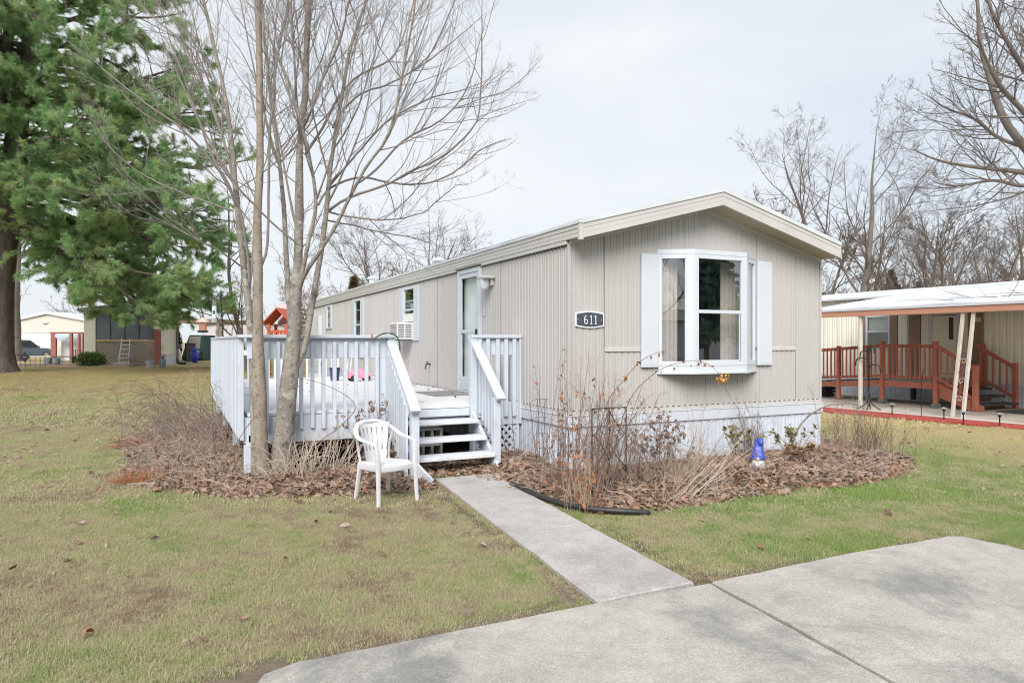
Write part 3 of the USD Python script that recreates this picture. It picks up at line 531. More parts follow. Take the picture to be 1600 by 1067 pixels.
# air conditioner in the side window
M_acw = mat('ac_white', (0.72, 0.72, 0.70), (0.66, 0.66, 0.63), vs=4, rough=0.45, dirt=((0.4, 0.38, 0.34), 4, .55, .8, .3)); M_grey = mat('grille_grey', (0.17, 0.17, 0.18), rough=0.6)
ac = thing('air_conditioner', 'white window air conditioner with grey louvres in the shuttered side window', 'air conditioner', (-0.2, 6.22, 1.58))
part(ac, 'casing', MB().box(-0.34, 0.05, 5.96, 6.46, 1.59, 1.92, 0.012), M_acw)
g = MB()
for i in range(2):
    for k in range(8): g.box(-0.32 + i * 0.145, -0.20 + i * 0.145, 5.9565, 5.961, 1.63 + k * 0.033, 1.63 + k * 0.033 + 0.018)
part(ac, 'louvre', g, M_grey); part(ac, 'coil_grille', MB().box(-0.344, -0.3395, 5.99, 6.43, 1.62, 1.89), M_grey)
g = MB()
for k in range(11): g.box(-0.347, -0.3435, 5.99, 6.43, 1.63 + k * 0.0235, 1.638 + k * 0.0235)
part(ac, 'grille_bars', g, M_acw); part(ac, 'filler_panel', MB().box(-0.025, -0.013, 5.90, 6.55, 1.94, 2.10), M_acw); [part(ac, 'support_bracket', MB().bar((-0.3, y_, 1.578), (-0.02, y_, 1.578), 0.02, 0.02), M_grey) for y_ in (6.0, 6.4)]
# ------------------------------------------------------------------ the white deck with its stairs
def paint(name, c1, c2, grime=0.3, st=(1, 1, 1)):
    return mat(name, c1, c2, vs=3, rough=0.55, bump=0.0015, bs=30, stretch=st, bstretch=st, dirt=[((0.33, 0.30, 0.26), 3.5, 0.56, 0.82, grime), ((0.42, 0.42, 0.40), 22, 0.54, 0.74, grime)], rnd=0.03)
M_deckw = paint('deck_white_paint', (0.56, 0.605, 0.675), (0.50, 0.545, 0.615), 0.48, (4, 4, 0.6))
M_deckf = paint('deck_floor_paint', (0.71, 0.715, 0.73), (0.63, 0.635, 0.655), 0.55, (0.6, 8, 8))
M_tread = paint('tread_paint', (0.64, 0.67, 0.71), (0.53, 0.55, 0.58), 0.7, (0.8, 6, 6))
DX0, DX1, DY0, DY1, DZ = -3.42, -0.035, 1.30, 9.0, 0.735
dk = thing('deck', 'long white painted timber deck with balusters and solid left screen beside the home', 'deck', (-1.7, 1.3, 0))
fl = part(dk, 'floor_joists', MB().box(DX0 + .02, DX1, DY0 + 0.04, DY0 + 0.08, 0.50, 0.695), M_deckw)
for k in range(4): part(dk, 'joist', MB().box(DX0 + .02, DX1, DY0 + 0.6 + k * 2.2, DY0 + 0.64 + k * 2.2, 0.52, 0.695), M_deckw)
r_ = np.random.default_rng(5); y = DY0 - 0.012; k = 0
while y < DY1:
    x1 = DX1 - 0.004 * r_.random(); part(dk, 'floor_board', MB().box(DX0 - 0.01, x1, y, y + 0.138, 0.699 + 0.002 * r_.random(), DZ + 0.002 * r_.random(), 0.003), M_deckf); y += 0.144
# front edge
part(dk, 'fascia_board', MB().box(DX0 - .02, -1.80, DY0 - 0.055, DY0 - 0.016, 0.415, 0.696, 0.004), M_deckw); part(dk, 'fascia_board', MB().box(DX0 - 0.03, -1.795, DY0 - 0.062, DY0 - 0.01, 0.395, 0.414, 0.003), M_deckw)
part(dk, 'fascia_board', MB().box(-0.70, DX1, DY0 - 0.055, DY0 - 0.016, 0.455, 0.75, 0.004), M_deckw)
part(dk, 'fascia_board', MB().box(DX0 - 0.05, DX0 - 0.012, DY0 - .012, DY1, 0.40, 0.69, 0.004), M_deckw)
for (x, y, z1, w) in ((DX0 + .04, DY0 + .02, 0.50, .09), (-1.78, DY0 + .05, 0.50, .09), (-0.66, DY0 + .05, 0.5, .09), (-0.08, DY0 + .05, 0.5, .09), (DX0 + .04, 3.8, .5, .09), (DX0 + .04, 6.4, .5, .09), (DX0 + .04, 8.9, .5, .09)):
    part(dk, 'support_post', MB().box(x - w / 2, x + w / 2, y - w / 2 - .03, y + w / 2 - .03, -0.1, z1, 0.006), M_deckw)
part(dk, 'corner_post', MB().box(DX0 - 0.055, DX0 + 0.035, DY0 - 0.10, DY0 - 0.058, -0.05, 0.394, 0.005), M_deckw)
# railings
rf = part(dk, 'front_railing', MB().box(DX0 - .115, -1.74, DY0 - 0.12, DY0 + 0.045, 1.588, 1.626, 0.006), M_deckw)
part(rf, 'rail_plank', MB().box(DX0 - .02, -1.80, DY0 - 0.052, DY0 - 0.014, 1.352, 1.587, 0.004), M_deckw)
for k in range(12):
    x = -3.36 + k * 0.1265; part(rf, 'baluster', MB().box(x - 0.021, x + 0.021, DY0 - 0.097, DY0 - 0.056, 0.535 + 0.006 * (k % 3), 1.545, 0.003), M_deckw)
part(rf, 'post', MB().box(-1.93, -1.84, DY0 - 0.052, DY0 + 0.03, 0.736, 1.351, 0.004), M_deckw); part(rf, 'post', MB().box(-1.83, -1.74, DY0 - 0.10, DY0 - 0.01, 0.42, 1.587, 0.004), M_deckw); part(rf, 'post', MB().box(-3.40, -3.31, DY0 - 0.013, DY0 + 0.07, 0.736, 1.587, 0.004), M_deckw)
rr = part(dk, 'side_railing', MB().box(-0.74, -0.02, DY0 - 0.11, DY0 + 0.045, 1.592, 1.636, 0.006), M_deckw)
part(rr, 'rail_plank', MB().box(-0.71, -0.03, DY0 - 0.052, DY0 - 0.014, 1.372, 1.591, 0.004), M_deckw)
for k, x in enumerate((-0.62, -0.505, -0.365, -0.245, -0.125)): part(rr, 'baluster', MB().box(x - 0.026, x + 0.026, DY0 - 0.097, DY0 - 0.056, 0.565, 1.585, 0.003), M_deckw)
part(rr, 'post', MB().box(-0.135, -0.04, DY0 - 0.052, DY0 + .035, 0.755, 1.371, .004), M_deckw); part(rr, 'post', MB().box(-0.745, -0.655, DY0 - 0.10, DY0 - 0.01, 0.42, 1.591, 0.004), M_deckw); part(rr, 'post', MB().box(-0.052, -0.022, DY0 - 0.10, DY0 - 0.056, 0.46, 1.591, .004), M_deckw)
rl = part(dk, 'left_screen', MB().box(DX0 - .11, DX0 + .05, DY0 + 0.046, DY1 - .051, 1.588, 1.627, 0.006), M_deckw)
y = DY0 - 0.05; k = 0
while y < DY1: part(rl, 'board', MB().box(DX0 - 0.088 - 0.012 * (k % 2), DX0 - 0.052 - 0.012 * (k % 2), y, y + 0.137, 0.44, 1.587, 0.003), M_deckw); y += 0.122; k += 1
rb = part(dk, 'far_railing', MB().box(DX0, -0.75, DY1 - 0.05, DY1 + 0.09, 1.588, 1.626, 0.006), M_deckw); part(rb, 'rail_plank', MB().box(DX0, -0.8, DY1, DY1 + 0.036, 1.25, 1.36, 0.004), mat('cream_paint', (0.70, 0.67, 0.58), rough=.6))
for k in range(19): x = DX0 + 0.1 + k * 0.138; part(rb, 'baluster', MB().box(x - 0.025, x + 0.025, DY1 + 0.037, DY1 + 0.075, 0.60, 1.585, 0.003), M_deckw)
# lattice beside the stairs
lt = part(dk, 'lattice', MB().box(-0.70, -0.655, DY0 - 0.05, DY0 - 0.022, 0.06, 0.454, .003), M_deckw)
part(dk, 'lattice_frame', MB().box(-0.075, -0.03, DY0 - 0.05, DY0 - 0.022, 0.06, 0.454, .003), M_deckw)
sq = Polygon([(-0.655, 0.07), (-0.075, 0.07), (-0.075, 0.454), (-0.655, 0.454)])
for s in (-1, 1):
    for k in range(-8, 12):
        c = -0.65 + k * 0.105; ln = shapely.LineString([(c, 0.07 - .3 * 0), (c + s * 0.9, 0.97)] if s > 0 else [(c + .5, 0.0), (c - .5, 1.0)]).buffer(0.019, cap_style=2).intersection(sq)
        if ln.is_empty or ln.area < 5e-4 or ln.geom_type != 'Polygon': continue
        y0 = DY0 - (0.046 if s < 0 else 0.036); part(lt, 'slat', MB().prism(list(ln.exterior.coords)[:-1], 'y', y0, y0 + 0.009), M_deckw)
# stairs
st = part(dk, 'stairs', MB().box(-1.735, -0.75, DY0 - 0.055, DY0 - 0.016, 0.60, 0.696, 0.004), M_deckw)

for (yf, z) in ((0.93, 0.575), (0.68, 0.398), (0.44, 0.225)):
    for q in range(2): part(st, 'tread', MB().box(-1.73 + 0.01 * q, -0.745, yf + q * 0.143, yf + 0.138 + q * 0.143, z - 0.042, z, 0.005), M_tread)
def stringer(x, y0=0.30):
    c = [(1.25, 0.69), (1.25, 0.44), (y0 + .10, -0.02), (y0 - 0.06, -0.02), (y0 + 0.02, 0.10)]; return MB().prism([(a, b) for a, b in c], 'x', x - 0.019, x + 0.019)
part(st, 'stringer', stringer(-0.722, 0.40), M_deckw); part(st, 'stringer', stringer(-1.755, 0.20), M_deckw)
for x, yb, zt, sgn in ((-0.685, 0.49, 0.885, 1), (-1.79, 0.33, 0.80, -1)):
    hr = part(dk, 'stair_railing', MB().bar((x, 1.30, 1.600), (x, yb - 0.09, zt - 0.02), 0.115, 0.040, c=.005), M_deckw)
    part(hr, 'side_plank', MB().bar((x + sgn * .02, 1.20, 1.49), (x + sgn * .02, yb + 0.04, zt - 0.04), 0.036, 0.13, c=.004), M_deckw)
    part(hr, 'post', MB().box(x - 0.044 - sgn * .02, x + 0.044 - sgn * .02, yb - 0.02, yb + 0.07, -0.08, zt - 0.005, 0.005), M_deckw)
    nb = 7 if sgn > 0 else 9
    for k in range(nb):
        yy = yb + 0.12 + k * (1.20 - yb - 0.13) / (nb - 1); t = (yy - yb) / (1.30 - yb); zu = zt + (1.60 - zt) * t - 0.03; zl = 0.0 + 0.62 * t + 0.08; w = 0.020 if sgn > 0 else 0.036
        part(hr, 'baluster', MB().box(x + sgn * .040, x + sgn * .062, yy - w, yy + w, zl if sgn > 0 else zl - 0.12, zu - 0.02, 0.003), M_deckw)
part(st, 'kick_board', MB().bar((-1.80, 0.34, 0.21), (-1.68, 0.02, 0.03), 0.03, 0.09, c=.003), M_deckw, 'loose splintered board end at the stair foot')
# ------------------------------------------------------------------ things on and under the deck
M_block = mat('concrete_block', (0.33, 0.325, 0.31), (0.42, 0.41, 0.39), vs=12, rough=0.9, bump=0.004, bs=120)
def block(z, label, x=-1.47, y=1.12):
    t = thing('concrete_block', label, 'concrete block', (x, y, z)); m = MB(); L_, w, hh = 0.58, 0.19, 0.19
    for a in np.linspace(-L_ / 2, L_ / 2, 6): part(t, 'web', MB().box(x + a - 0.017, x + a + 0.017, y, y + w, z + .031, z + hh - .031), M_block)
    part(t, 'face_shell', MB().box(x - L_ / 2 - .017, x + L_ / 2 + .017, y - 0.002, y + w, z, z + 0.030, .003), M_block); part(t, 'face_shell', MB().box(x - L_ / 2 - .017, x + L_ / 2 + .017, y - 0.002, y + w, z + hh - 0.030, z + hh, .003), M_block)
block(0.29, 'grey concrete block with open cores behind the upper stair treads'); block(0.095, 'lower concrete block half buried in leaves behind the bottom treads')
part_m = mat('mat_fibre', (0.20, 0.20, 0.20), (0.30, 0.30, 0.30), vs=40, rough=0.95, bump=0.004, bs=300)
single('door_mat', MB().box(-0.72, -0.06, 2.72, 3.62, 0.7375, 0.750, 0.004), part_m, 'grey rectangular mat lying on the deck in front of the door', 'door mat')
M_hookg = mat('green_enamel', (0.020, 0.075, 0.060), rough=0.35); M_rust = mat('rusty_tip', (0.35, 0.13, 0.06), rough=0.6)
hp = [(-1.82, 0.05), (-1.82, 0.27), (-1.78, 0.72), (-1.74, 1.23), (-1.71, 1.48), (-1.735, 1.59), (-1.80, 1.64), (-1.87, 1.652), (-1.92, 1.642), (-1.97, 1.62), (-2.01, 1.597)]
hk = thing('plant_hook', 'dark green curved plant hook standing against the white front railing', 'plant hook', (-1.82, 1.12, 0.05))
q = spline(np.array(hp), 40); part(hk, 'pole', MB().tube(np.stack([q[:, 0], np.full(40, 1.125), q[:, 1]], 1), 0.0095, 7), M_hookg, smooth=True)
part(hk, 'hook_tip', MB().tube([(-2.01, 1.125, 1.597), (-2.035, 1.125, 1.585), (-2.052, 1.125, 1.595), (-2.055, 1.125, 1.64)], 0.010, 7), M_rust, smooth=True)
M_teal = mat('teal_top', (0.03, 0.09, 0.10), rough=0.4)
tb = thing('side_table', 'small dark teal topped table with thin legs at the far deck end', 'table', (-0.72, 7.6, DZ))
part(tb, 'table_top', MB().box(-0.98, -0.46, 7.4, 7.8, 1.29, 1.36, .012), M_teal)
for i, (a, b) in enumerate(((-0.93, 7.45), (-0.51, 7.45), (-0.93, 7.75), (-0.51, 7.75))): part(tb, 'leg', MB().tube([(a * .7 - .72 * .3, b, 1.29), (a, b, DZ + .002)], 0.013, 6), M_silver)
M_pink = mat('pink_plastic', (0.72, 0.16, 0.28), (0.75, 0.35, 0.42), vs=14, rough=0.35); M_tyre = mat('black_plastic', (0.02, 0.02, 0.022), rough=0.6)
ty = thing('toy_car', 'small pink ride-on toy car on the deck floor under the table', 'toy', (-0.78, 7.2, DZ))
v, f = hull([(a, b, c) for a, b, c in [(-1.02, 7.08, .80), (-1.02, 7.32, .80), (-.55, 7.08, .80), (-.55, 7.32, .80), (-1.0, 7.1, .90), (-1.0, 7.3, .90), (-.85, 7.12, .98), (-.85, 7.28, .98), (-.72, 7.12, .99), (-.72, 7.28, .99), (-.56, 7.1, .89), (-.56, 7.3, .89)]]); part(ty, 'body', (v, f), M_pink)
for a in (-0.93, -0.64):
    for b in (7.07, 7.33): part(ty, 'wheel', MB().lathe([(0.001, -.02), (.06, -.02), (.06, .02), (0.001, .02)], n=12).move(np.array([[1, 0, 0], [0, 0, -1], [0, 1, 0]]), loc=(a, b, DZ + .063)), M_tyre)
M_blue = mat('blue_plastic', (0.03, 0.05, 0.16), rough=0.4)
bk = thing('storage_bin', 'small dark blue bin on the deck left of the pink toy', 'bin', (-1.2, 7.5, DZ)); part(bk, 'bin_body', MB().lathe([(0.001, DZ + .003), (.085, DZ + .003), (.11, DZ + .26), (.10, DZ + .26), (.08, DZ + .02), (.001, DZ + .02)], (-1.22, 7.5, 0), 12), M_blue, smooth=40); part(bk, 'rim', MB().lathe([(.108, DZ + .25), (.12, DZ + .25), (.12, DZ + .272), (.106, DZ + .272)], (-1.22, 7.5, 0), 12), M_blue)

# ------------------------------------------------------------------ monobloc garden chair
M_plastic = mat('white_resin', (0.60, 0.60, 0.625), (0.56, 0.56, 0.585), vs=5, rough=0.38, spec=0.5, dirt=((0.45, 0.43, 0.40), 9, 0.58, 0.85, 0.25))
ch = thing('garden_chair', 'white moulded plastic armchair standing on the grass left of the stairs', 'chair', (0, 0, 0))
def oval(path, w, hgt, ref, n=10):
    """Flattened tube: w across (perpendicular to ref and path), hgt along ref."""
    p = np.asarray(path, float); K = len(p); t = np.gradient(p, axis=0); t /= np.linalg.norm(t, axis=1)[:, None]; ref = np.broadcast_to(np.asarray(ref, float), (K, 3))
    a = np.cross(t, ref); a /= np.linalg.norm(a, axis=1)[:, None] + 1e-9; b = np.cross(a, t); an = np.linspace(0, 2 * np.pi, n, endpoint=False); w = np.broadcast_to(w, (K,)); hgt = np.broadcast_to(hgt, (K,))
    sx, sy = np.sign(np.cos(an)) * np.abs(np.cos(an)) ** .6, np.sign(np.sin(an)) * np.abs(np.sin(an)) ** .6
    v = p[:, None] + w[:, None, None] / 2 * sx[None, :, None] * a[:, None] + hgt[:, None, None] / 2 * sy[None, :, None] * b[:, None]
    i, j = np.meshgrid(np.arange(K - 1), np.arange(n), indexing='ij'); j2 = (j + 1) % n; q = np.stack([i * n + j, i * n + j2, (i + 1) * n + j2, (i + 1) * n + j], -1).reshape(-1, 4)
    f = np.vstack([q[:, [0, 2, 1]], q[:, [0, 3, 2]], [[0, k, k + 1] for k in range(1, n - 1)], [[(K - 1) * n, (K - 1) * n + k + 1, (K - 1) * n + k] for k in range(1, n - 1)]]); return v.reshape(-1, 3), f[:, ::-1]
# seat: dished sheet with rolled edges
us, vs_ = np.meshgrid(np.linspace(-1, 1, 17), np.linspace(0, 1, 13), indexing='ij')
wd = 0.235 - 0.045 * vs_; X_ = us * wd; Y_ = -0.25 + 0.46 * vs_; Z_ = 0.425 - 0.03 * vs_ + 0.016 * us ** 2 - 0.05 * np.clip(0.16 - vs_, 0, 1) ** 2 / 0.16 ** 2 - 0.03 * np.clip(np.abs(us) - .9, 0, 1) / .1 * 1.0
top_ = np.stack([X_, Y_, Z_], -1); m = MB().sheet(top_).sheet((top_ - [0, 0, .008])[:, ::-1]); part(ch, 'seat', m, M_plastic, smooth=True, local=True)
part(ch, 'seat_apron', MB().add(*oval([(-.235, -.245, .375), (-.12, -.262, .372), (0, -.266, .370), (.12, -.262, .372), (.235, -.245, .375)], 0.012, 0.055, (0, 0, 1))), M_plastic, smooth=40, local=True)
for s in (-1, 1): part(ch, 'seat_apron', MB().add(*oval([(s * .238, -.24, .378), (s * .225, -.05, .365), (s * .20, .2, .352)], 0.012, 0.055, (0, 0, 1))), M_plastic, smooth=40, local=True)
def back(u, z):      # the curved surface of the backrest
    t = (z - 0.40) / 0.40; return np.stack([u * (0.135 + 0.075 * t), 0.205 + 0.10 * t - 0.05 * u ** 2 * (0.6 + t), z + 0 * u], -1)
for k in range(6):
    a, b = -1 + k / 3 + 0.055, -1 + (k + 1) / 3 - 0.055; n = 10; zz = np.linspace(0.50, 0.745, n); e = np.array([[a, b]] * n); e += 0.04 * (np.cos((zz - .5) / .245 * np.pi * 2) - 1)[:, None] * [[-1, 1]] * -0.5
    g = np.stack([back(e[:, 0], zz), back((e[:, 0] + e[:, 1]) / 2, zz), back(e[:, 1], zz)], 1); nr = np.array([0, 0.009, 0]); part(ch, 'back_slat', MB().sheet(g).sheet((g + nr)[:, ::-1]), M_plastic, smooth=30, local=True)
for z0, z1, nm in ((0.385, 0.505, 'back_base'), (0.615, 0.640, 'back_band'), (0.74, 0.79, 'back_crest')):
    uu, zz = np.meshgrid(np.linspace(-1, 1, 15), np.linspace(z0, z1, 6), indexing='ij'); g = back(uu, zz) + ([0, -.001, 0] if nm == 'back_band' else 0); part(ch, nm, MB().sheet(g[:, ::-1]).sheet(g + [0, 0.011, 0]), M_plastic, smooth=30, local=True)
arc = spline(np.array([(-.265, -.225, .615), (-.285, -.12, .640), (-.292, .02, .650), (-.285, .13, .675), (-.25, .225, .730), (-.17, .292, .785), (-.06, .318, .808), (.06, .318, .808), (.17, .292, .785), (.25, .225, .730), (.285, .13, .675), (.292, .02, .650), (.285, -.12, .640), (.265, -.225, .615)]), 60)
part(ch, 'arm_and_top_rail', MB().add(*oval(arc, 0.060, 0.026, np.stack([-0.15 * np.sign(arc[:, 0]) * 0, -0.3 * smoothstep(.62, .8, arc[:, 2]), np.ones(60)], 1))), M_plastic, smooth=50, local=True)
for s in (-1, 1):
    lg = [(s * .262, -.232, .625), (s * .255, -.250, .50), (s * .252, -.252, .40), (s * .262, -.275, .0)]; part(ch, 'leg', MB().add(*oval(spline(np.array(lg), 14), np.linspace(.062, .042, 14), np.linspace(.040, .030, 14), (0, 1, .0))), M_plastic, smooth=50, local=True)
    lg = [(s * .195, .215, .40), (s * .205, .235, .25), (s * .225, .275, .0)]; part(ch, 'leg', MB().add(*oval(spline(np.array(lg), 10), np.linspace(.058, .038, 10), np.linspace(.036, .028, 10), (0, 1, .0))), M_plastic, smooth=50, local=True)
    part(ch, 'back_strut', MB().add(*oval(spline(np.array([(s * .195, .215, .40), (s * .215, .235, .55), (s * .262, .20, .715)]), 12), .030, .014, (0, 1, 0))), M_plastic, smooth=50, local=True)
place(ch, (-2.32, -0.43, 0.004), math.radians(17), (0.83, 0.86, 0.93))
# ------------------------------------------------------------------ growing: batches of branch paths
def unit(v): return v / (np.linalg.norm(v, axis=-1, keepdims=True) + 1e-12)
def grow(P, D, L, R0, K, wander, up, rng, taper=0.35, droop=0.0):
    """N paths of K+1 points; directions wander and bend upwards (up) or down (droop, growing along the path)."""
    N = len(P); p = P.copy(); d = unit(D.copy()); pts = [p.copy()]
    for k in range(K):
        d = unit(d + rng.normal(0, wander, (N, 3)) + np.array([0, 0, 1.0]) * (up - droop * (k / K) * 2)); p = p + d * (L / K)[:, None]; pts.append(p.copy())
    t = np.linspace(0, 1, K + 1); rad = R0[:, None] * (1 - (1 - taper) * t[None, :])
    return np.stack(pts, 1), rad
def sprout(pts, rad, n, t0, t1, ang, angj, lenf, rf, rng, minr=0.0, lr=None, maxr=1e9, horiz=0.0, spread=None):
    """n side shoots on every path, at random stations, leaving at about ang radians."""
    N, K1, _ = pts.shape; T = rng.uniform(t0, t1, (N, n)); i = np.minimum((T * (K1 - 1)).astype(int), K1 - 2); w = (T * (K1 - 1) - i)[..., None]; r = np.arange(N)[:, None]
    P = pts[r, i] * (1 - w) + pts[r, i + 1] * w; tan = unit(pts[r, i + 1] - pts[r, i]); R = rad[r, i] * (1 - w[..., 0]) + rad[r, i + 1] * w[..., 0]
    q = unit(np.cross(tan, rng.normal(0, 1, (N, n, 3)))); 
    if horiz: q = unit(q * np.array([1, 1, 1 - horiz]))
    a = ang + rng.normal(0, angj, (N, n)); D = tan * np.cos(a)[..., None] + q * np.sin(a)[..., None]
    plen = np.linalg.norm(np.diff(pts, axis=1), axis=2).sum(1)[:, None] if lr is None else np.full((N, 1), lr)
    L = plen * lenf * (1.15 - 0.75 * T) * rng.uniform(0.6, 1.3, (N, n)); R = np.clip(R * rf, minr, maxr)
    return P.reshape(-1, 3), D.reshape(-1, 3), L.ravel(), R.ravel()
def resample(poly, n):
    return spline(np.array(poly, float), n)
BARK = dict(rough=0.9, spec=0.2)
M_bark1 = mat('maple_bark', (0.17, 0.15, 0.13), (0.30, 0.27, 0.24), vs=7, vd=8, stretch=(1, 1, 0.5), bump=0.012, bs=26, bstretch=(1, 1, 1.6), lohi=(0.32, 0.62), dirt=[((0.36, 0.36, 0.32), 9, 0.54, 0.60, 0.7), ((0.06, 0.05, 0.042), 15, 0.53, 0.64, 0.65)], **BARK)
M_bark1b = mat('maple_bark_tan', (0.215, 0.18, 0.145), (0.32, 0.275, 0.23), vs=8, vd=8, stretch=(1, 1, 0.5), bump=0.010, bs=28, bstretch=(1, 1, 1.6), lohi=(0.32, 0.62), dirt=[((0.08, 0.06, 0.045), 17, 0.53, 0.66, 0.6)], **BARK)
M_twig = mat('grey_twig', (0.19, 0.165, 0.155), (0.27, 0.24, 0.225), vs=5, **BARK)
M_bark2 = mat('distant_bark', (0.115, 0.10, 0.09), (0.20, 0.175, 0.155), vs=1.2, bump=0.03, bs=6, **BARK); M_twig2 = mat('distant_twig', (0.105, 0.085, 0.078), (0.16, 0.13, 0.12), vs=0.6, **BARK)
